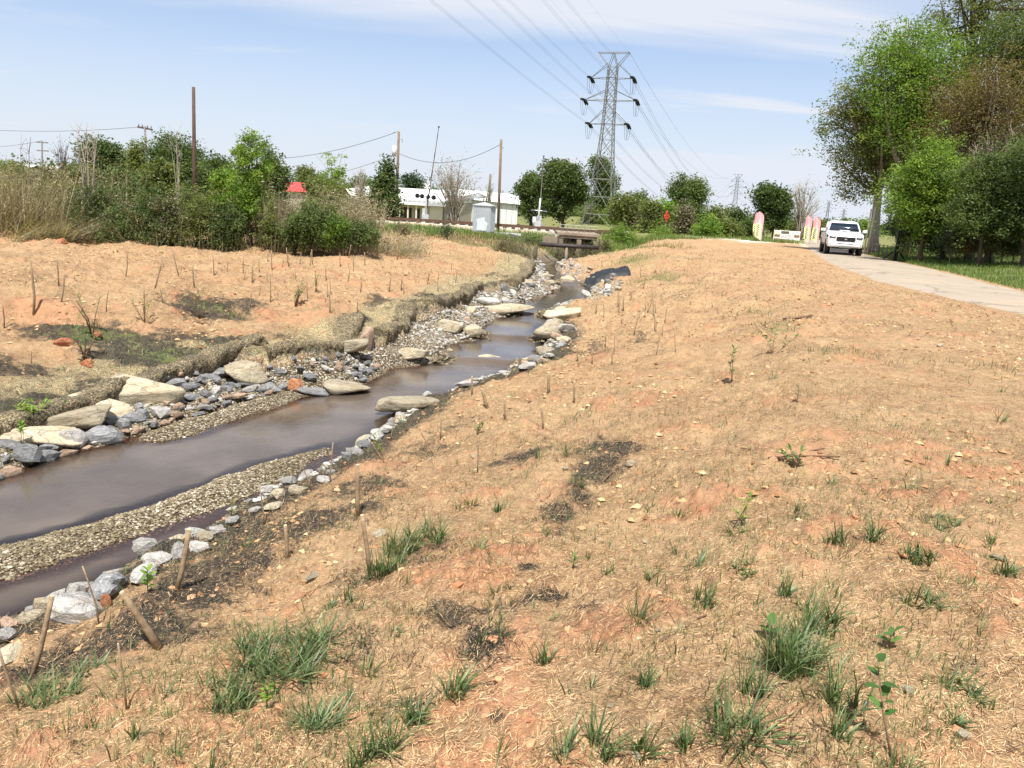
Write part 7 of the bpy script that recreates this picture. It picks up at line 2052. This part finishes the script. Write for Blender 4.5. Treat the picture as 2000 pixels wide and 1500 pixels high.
# parked car and street sign in front of the white building
b = gz(737, 433, 60)
sp = empty('street_sign', b)
MB().tube([(0, 0, 0), (.05, 0, 1.75)], .035, 6).build('post', M['black'], sp)
M['teal'] = simple('teal_sign_face', (0.02, 0.20, 0.17), .5)
MB().box((.15, 0, 1.55), (.5, .03, .28)).build('sign_face', M['teal'], sp)
tag(sp, 'small teal sign on a black post under the leafy tree', 'sign')
b = gz(752, 428, 70)
tag(MB().box((0, 0, .45), (.55, .55, .9), taper=.8).build('orange_barrel', simple('orange_plastic', (.55, .12, .04), .5), None, False, b), 'orange barrel left of the transformer pole', 'barrel')

# ------------------------------------------------------------------ orange sign, banners
M['sign_orange'] = simple('orange_sign', (0.80, 0.075, 0.030), .45, 0, .05)
M['sign_black'] = simple('sign_black', (0.02, 0.02, 0.02), .6)
def text(s, size, mat, parent, loc, rot, ext=.002, name='lettering'):
    cu = bpy.data.curves.new(name, 'FONT'); cu.body = s; cu.size = size; cu.align_x = 'CENTER'; cu.align_y = 'CENTER'; cu.extrude = ext
    cu.materials.append(mat)
    o = bpy.data.objects.new(name, cu); COL.objects.link(o)
    me_ = bpy.data.meshes.new_from_object(o.evaluated_get(bpy.context.evaluated_depsgraph_get()))
    bpy.data.objects.remove(o)
    me_.materials.clear(); me_.materials.append(mat)
    o = link(name, me_, parent); o.location = loc; o.rotation_euler = rot
    return o
b = gz(1299, 455, 62)
os_ = empty('road_work_sign', b, R(52))
hp = (455 - 403) * 62 / FPX
MB().tube([(0, 0.04, -.1), (0, 0.04, hp)], .028, 6).build('post', M['galv'], os_)
s_ = .46; zc = hp - s_ * 1.02
mb = MB(); q = s_ * 1.0
ring0 = np.array([[0, 0, zc - q], [q, 0, zc], [0, 0, zc + q], [-q, 0, zc]]); mb.loft([ring0 + [0, -.012, 0], ring0 + [0, .012, 0]]); mb.build('diamond_face', M['sign_orange'], os_)
for k, (w_, z_) in enumerate(((.26, .22), (.46, .0), (.26, -.22))):
    text(('ROAD', 'WORK', 'AHEAD')[k], .22, M['sign_black'], os_, (0, -.018, zc + z_), (math.pi / 2, 0, 0))
tag(os_, 'orange diamond road work sign on a thin post, turned nearly edge on', 'road sign')

M['flag_pink'] = simple('pink_fabric', (0.78, 0.38, 0.42), .8, 0, .08)
M['flag_yellow'] = simple('yellow_fabric', (0.80, 0.80, 0.38), .8, 0, .08)
M['flag_red'] = simple('red_pole_sleeve', (0.30, 0.05, 0.06), .7)
M['print_white'] = simple('white_print', (0.80, 0.78, 0.76), .8)
M['print_dark'] = simple('grey_green_print', (0.12, 0.14, 0.10), .8)
M['print_purple'] = simple('purple_print', (0.20, 0.10, 0.20), .8)
def feather(px, pyb, pyt, Y, rz, label, mirror=1):
    b = gz(px, pyb, Y); Hh = (pyb - pyt) * Y / FPX * 1.0
    root = empty('feather_banner', b, rz)
    t = np.linspace(0, 1, 24)
    # pole: straight then bent over at the top
    X = np.where(t > .78, -((t - .78) / .22) ** 2 * .45, 0) * mirror
    Z = np.where(t > .78, .78 + np.sin(np.clip((t - .78) / .22, 0, 1) * 1.3) * .205, t) * Hh
    MB().tube(np.stack([X, t * 0, Z], 1), .014, 6).build('pole', M['flag_red'], root, True)
    rows = 26
    zz_ = np.linspace(.10, .985, rows)
    def edge_x(f):  # pole side
        return float(np.interp(f * Hh, Z, X))
    def strip(f0, f1, u0, u1, mat, name, off=0.0):
        n = max(3, int((f1 - f0) * rows))
        A_ = []; nu = 4
        for f in np.linspace(f0, f1, n):
            w = .62 * np.clip((f - .06) / .16, 0, 1) * np.clip((1.0 - f) / .10 + .25, 0, 1)
            xp = edge_x(f); wv = max(.02, w + xp * mirror * .85)
            for u in np.linspace(u0, u1, nu):
                A_.append([xp - mirror * wv * u, .05 * math.sin(f * 9 + u * 3) * u + off, f * Hh])
        i = np.arange(n - 1)[:, None] * nu; j = np.arange(nu - 1)[None]
        F = np.stack([i + j, i + j + 1, i + nu + j + 1, i + nu + j], -1).reshape(-1, 4)
        link(name, newmesh(name, np.array(A_), F, mat, True), root)
    strip(.60, .985, 0, 1, M['flag_pink'], 'pink_panel'); strip(.13, .60, 0, 1, M['flag_yellow'], 'yellow_panel'); strip(.07, .13, 0, 1, M['flag_pink'], 'foot_panel')
    strip(.10, .97, 0, .22, M['flag_pink'], 'pole_sleeve', -.012)
    # vertical script: white strokes on the pink, dark on the yellow
    wv_ = MB()
    for (fa, fb, mt, nm) in ((.62, .93, M['print_white'], 'script'), (.24, .66, M['print_white'], 'script'), (.20, .58, M['print_dark'], 'script')):
        tt = np.linspace(0, 1, 40)
        u = .5 + .16 * np.sin(tt * 34 + fa * 20) + (.18 if mt is M['print_dark'] else 0)
        f = fa + (fb - fa) * tt
        P = [[edge_x(ff) - mirror * (.62 * min(1, (ff - .06) / .16) + edge_x(ff) * mirror * .85) * uu, .05 * math.sin(ff * 9 + uu * 3) * uu - .014, ff * Hh] for ff, uu in zip(f, u)]
        MB().tube(P, .016, 4).build(nm, mt, root)
    MB().tube([(0, 0, -.1), (0, 0, .1 * Hh)], .02, 6).build('ground_spike', M['galv'], root)
    return tag(root, label, 'feather banner', 'pink and yellow feather banners')
feather(1487, 466, 407, 66, R(0), 'front one of the left overlapping pair of feather banners')
feather(1479, 465, 408, 67, R(30), 'back one of the left overlapping pair of feather banners')
feather(1582, 463, 406, 70, R(8), 'feather banner standing right of the printed sign')
feather(1599, 463, 408, 71, R(-30), 'narrow feather banner just left of the pickup')
b = gz(1536, 466, 68)
bn = empty('printed_banner', b, R(-4))
bw = 49 * 68 / FPX; bh = 24 * 68 / FPX
MB().box((0, 0, bh / 2 + .02), (bw, .04, bh)).build('panel', M['print_white'], bn)
pic = [('sky_band', (-.0, .80), (.98, .30), (.72, .72, .70)), ('gable_picture', (-.08, .86), (.30, .22), (.10, .10, .06)), ('timber_picture', (-.33, .60), (.30, .20), (.22, .13, .05)), ('timber_picture', (.36, .62), (.24, .20), (.22, .13, .05)),
       ('crowd_picture', (-.30, .22), (.36, .34), (.30, .19, .11)), ('crowd_picture', (.05, .16), (.34, .26), (.26, .13, .09)), ('ground_picture', (.36, .20), (.26, .22), (.40, .32, .22)), ('cream_corner', (-.40, .82), (.18, .26), (.80, .72, .45))]
for k, (nm, (u, v), (w_, h_), col) in enumerate(pic):
    MB().box((u * bw, -.024 - .0015 * k, v * bh), (w_ * bw, .004, h_ * bh)).build(nm, simple('banner_print_%s' % nm, col, .7, 0, .5, 9), bn)
MB().box((0, -.045, .55 * bh), (.54 * bw, .006, .40 * bh)).build('title_panel', M['print_white'], bn)
for k in range(3):
    tt = np.linspace(0, 1, 30); P = np.stack([(-.23 + .46 * tt) * bw, np.full(30, -.052), (.66 - .10 * k + .025 * np.sin(tt * (50 + 9 * k) + k)) * bh], 1)
    MB().tube(P, .011, 4).build('script_line', M['print_purple'], bn)
for s in (-1, 1):
    MB().tube([(s * bw / 2, .03, -.1), (s * bw / 2, .03, bh + .1)], .03, 6).build('post', M['timber'], bn)
tag(bn, 'wide printed banner with a white title panel between the feather banners', 'banner')
b = gz(1226, 447, 70)
tag(MB().box((0, 0, .22), (.34, .05, .24)).build('small_sign', M['offwhite'], None, False, b), 'small white board in the weeds right of the pylon', 'sign')

# stakes, braced post and bare fence by the wood
M['lime'] = simple('lime_painted_wood', (0.62, 0.66, 0.30), .7)
for (bx, by), (tx, ty), lab in (((1765, 497), (1769, 472), 'left pale lime survey stake in the verge'), ((1774, 504), (1777, 472), 'right kinked lime survey stake in the verge')):
    p = atG(bx, by); L = px_size(p, by - ty)
    tag(MB().tube([(0, 0, -.1), (.02, 0, L * .35), (.05, 0, L)], .030, 5).build('survey_stake', M['lime'], None, False, p), lab, 'stake', 'lime survey stakes')
b = gz(1752, 472, 43)
bp = empty('braced_post', b)
MB().tube([(0, 0, -.1), (.05, 0, 2.4)], .07, 7).build('post', M['black'], bp); MB().tube([(.12, 0, -.1), (.17, 0, 2.4)], .04, 7).build('post', M['black'], bp)
for s in (-1, 1): MB().tube([(s * .75, 0, 0), (.05, 0, .75)], .04, 6).build('brace', M['black'], bp)
tag(bp, 'black braced post standing in shade at the edge of the wood', 'post')
f0 = atY(1706, 465, 50); f1 = atY(1745, 466, 45)
fe = empty('wire_fence', (f0[0], 50, H1(f0[0], 50)))
dv = np.array([f1[0] - f0[0], -5.0, 0])
for k in range(6):
    q = dv * k / 5
    MB().tube([q, q + [0, 0, .75]], .03, 5).build('fence_post', M['pole_grey'], fe)
for dz in (.35, .7): MB().tube([[0, 0, dz], dv + [0, 0, dz]], .015, 4).build('rail', M['pole_grey'], fe)
tag(fe, 'low grey wire fence between the grey trunk and the black post', 'fence')
for (bx, tx, ty, lab) in ((1691, 1702, 408, 'left bare bamboo pole leaning on the grey trunk'), (1697, 1710, 405, 'right bare bamboo pole leaning on the grey trunk')):
    b = gz(bx, 470, 50.5); t = atY(tx, ty, 50.5)
    tag(MB().tube([b - b, (t - b)], .045, 6).build('bamboo_pole', M['lf_tan_solid'] if 'lf_tan_solid' in M else M['cream'], None, True, b), lab, 'pole', 'bamboo poles')

# ------------------------------------------------------------------ the pickup
M['car_white'] = simple('white_car_paint', (0.78, 0.79, 0.80), .25, 0, .02, 1, .6)
M['car_glass'] = simple('car_glass', (0.012, 0.02, 0.035), .06, 0, .1, 1, .8)
M['car_black'] = simple('black_trim', (0.018, 0.018, 0.02), .45)
M['car_dark'] = simple('dark_chrome', (0.10, 0.10, 0.11), .35, .6)
M['tyre'] = simple('tyre_rubber', (0.018, 0.018, 0.018), .85)
M['rim'] = simple('dark_alloy', (0.12, 0.12, 0.13), .35, .7)
M['chrome'] = simple('chrome', (0.75, 0.76, 0.78), .15, .9)
M['lamp_glass'] = simple('headlamp', (0.16, 0.17, 0.19), .15, .3)
tp = at(1648, 500, .15)
trk = empty('pickup_truck', (tp[0] + 1.25, tp[1] + 3.8, .155), -R(17))
trk.rotation_euler = (0, 0, -R(17) + 0.0)
HW = 1.0
def section(y, hw, z0, z1, r=.12, crown=.0):
    """rounded rectangle in the xz plane"""
    pts = []
    for cxn, czn, a0 in ((hw - r, z1 - r, 0), (-(hw - r), z1 - r, 90), (-(hw - r), z0 + r, 180), (hw - r, z0 + r, 270)):
        for k in range(4):
            a = R(a0 + k * 30)
            pts.append([cxn + r * math.cos(a), y, czn + r * math.sin(a) + (crown * (1 - (cxn / hw) ** 2) if czn > z0 + (z1 - z0) / 2 else 0)])
    return np.array(pts)
# y: front -2.9 ... rear +2.9
mb = MB(); mb.loft([section(-2.88, .80, .60, 1.02, .10), section(-2.80, .93, .52, 1.12, .12), section(-2.55, .985, .50, 1.20, .13), section(-2.1, HW, .52, 1.25, .13), section(-.9, HW, .50, 1.30, .12), section(.9, HW, .50, 1.30, .12), section(2.6, .99, .52, 1.28, .10), section(2.86, .96, .56, 1.26, .08)])
mb.build('body', M['car_white'], trk, True)
mb = MB(); mb.loft([section(-2.74, .74, 1.00, 1.155, .05, .02), section(-2.45, .80, 1.02, 1.235, .06, .03), section(-1.8, .86, 1.05, 1.30, .06, .04), section(-1.05, .90, 1.1, 1.35, .06, .04)])
mb.build('hood', M['car_white'], trk, True)
mb = MB(); mb.loft([section(-1.95, .20, 1.25, 1.36, .03), section(-1.35, .32, 1.25, 1.415, .04)]); mb.build('hood_scoop', M['car_white'], trk, True)
MB().box((0, -1.965, 1.335), (.34, .02, .035)).build('scoop_slot', M['car_black'], trk)
# cab
def ring_cab(y0, y1, hw, z, r=.1):
    pts = []
    for cxn, cyn, a0 in ((hw - r, y1 - r, 0), (-(hw - r), y1 - r, 90), (-(hw - r), y0 + r, 180), (hw - r, y0 + r, 270)):
        for k in range(4):
            a = R(a0 + k * 30); pts.append([cxn + r * math.cos(a), cyn + r * math.sin(a), z])
    return np.array(pts)
MB().loft([ring_cab(-1.12, 1.02, .915, 1.29), ring_cab(-.62, .90, .80, 1.72), ring_cab(-.30, .80, .74, 1.86, .12)]).build('glasshouse', M['car_glass'], trk, True)
MB().loft([ring_cab(-.46, .86, .775, 1.80, .12), ring_cab(-.38, .84, .765, 1.88, .14), ring_cab(-.15, .65, .60, 1.945, .2)]).build('roof', M['car_white'], trk, True)
for s in (-1, 1):
    MB().tube([(s * .90, -1.10, 1.29), (s * .80, -.66, 1.66), (s * .745, -.40, 1.83)], .045, 6).build('windscreen_pillar', M['car_white'], trk, True)
    MB().tube([(s * .915, .22, 1.29), (s * .79, .22, 1.83)], .04, 6).build('door_pillar', M['car_white'], trk, True)
    MB().tube([(s * .905, 1.0, 1.29), (s * .77, .80, 1.84)], .07, 6).build('rear_pillar', M['car_white'], trk, True)
    hl = MB(); hl.loft([section(-2.895, .15, .94, 1.05, .03) + [s * .70, 0, 0], section(-2.55, .20, .96, 1.12, .03) + [s * .83, 0, 0]]); hl.build('headlight', M['car_dark'], trk, True)
    MB().box((s * .72, -2.905, .99), (.2, .02, .04)).build('headlight_lens', M['lamp_glass'], trk)
    mr = MB(); mr.loft([section(-.98, .13, 1.26, 1.46, .05) + [s * 1.16, 0, 0], section(-.82, .12, 1.27, 1.45, .05) + [s * 1.16, 0, 0]])
    m_ = mr.build('mirror', M['car_white'], trk, True); MB().box((s * 1.16, -.90, 1.255), (.27, .18, .04)).build('mirror_base', M['car_black'], m_)
    MB().tube([(s * .93, -.88, 1.26), (s * 1.08, -.9, 1.27)], .03, 6).build('mirror_arm', M['car_black'], trk)
    fg = MB().box((s * .74, -2.885, .63), (.17, .03, .12)).build('fog_lamp', M['car_black'], trk)
    MB().tube([(s * .74, -2.90, .63), (s * .74, -2.91, .63)], .035, 8).build('fog_lens', M['lamp_glass'], fg)
    MB().box((s * 1.0, .1, .55), (.03, 2.2, .10)).build('rocker_trim', M['car_black'], trk)
    for k_, yy_ in enumerate((-.25, .72)):
        MB().box((s * 1.008, yy_, 1.12), (.03, .16, .035)).build('door_handle', M['car_white'], trk)
    for yy_ in (-.92, .12, .98):
        MB().box((s * 1.001, yy_, .93), (.006, .012, .66)).build('door_seam', M['car_black'], trk)
    for yy_ in (-1.92, 1.88):
        MB().tube([(s * .80, yy_, .41), (s * .885, yy_, .41), (s * 1.012, yy_, .41)], [.50, .50, .495], 20).build('wheel_arch', M['car_black'], trk, True)
        w = empty('wheel', (0, 0, 0)); w.parent = trk
        MB().tube([(s * .72, yy_, .41), (s * .755, yy_, .41), (s * .965, yy_, .41), (s * 1.0, yy_, .41)], [.36, .41, .41, .36], 24).build('tyre', M['tyre'], w, True)
        MB().tube([(s * .99, yy_, .41), (s * 1.014, yy_, .41)], [.27, .25], 20).build('rim', M['rim'], w, True)
        for q in range(6):
            a = q * math.pi / 3
            MB().box((s * 1.02, yy_ + math.cos(a) * .13, .41 + math.sin(a) * .13), (.02, .05, .05)).build('spoke', M['chrome'], w)
gr = MB(); gr.loft([section(-2.90, .50, .78, 1.02, .05), section(-2.84, .54, .76, 1.05, .05)]); gr_ = gr.build('grille', M['car_black'], trk)
for k in range(4): MB().box((0, -2.905, .82 + .055 * k), (.92, .014, .014)).build('grille_bar', M['car_dark'], gr_)
MB().loft([section(-2.915, .07, .87, .93, .02), section(-2.90, .07, .87, .93, .02)]).build('emblem', M['chrome'], gr_)
MB().loft([section(-2.95, .72, .50, .68, .05), section(-2.84, .90, .44, .72, .06), section(-2.6, .97, .46, .74, .06)]).build('bumper', M['car_white'], trk, True)
MB().box((0, -2.955, .665), (.86, .02, .03)).build('bumper_slot', M['car_black'], trk)
MB().box((0, -2.93, .46), (.62, .08, .09)).build('skid_plate', M['galv'], trk)
MB().box((0, -2.70, .40), (1.3, .3, .10)).build('front_valance', M['car_black'], trk)
MB().box((0, 0, .42), (1.3, 4.8, .16)).build('chassis', M['car_black'], trk)
MB().box((0, -.45, 1.50), (.22, .05, .07)).build('rear_view_mirror', M['car_black'], trk)
tag(trk, 'white crew cab pickup truck coming along the paved trail', 'pickup truck')
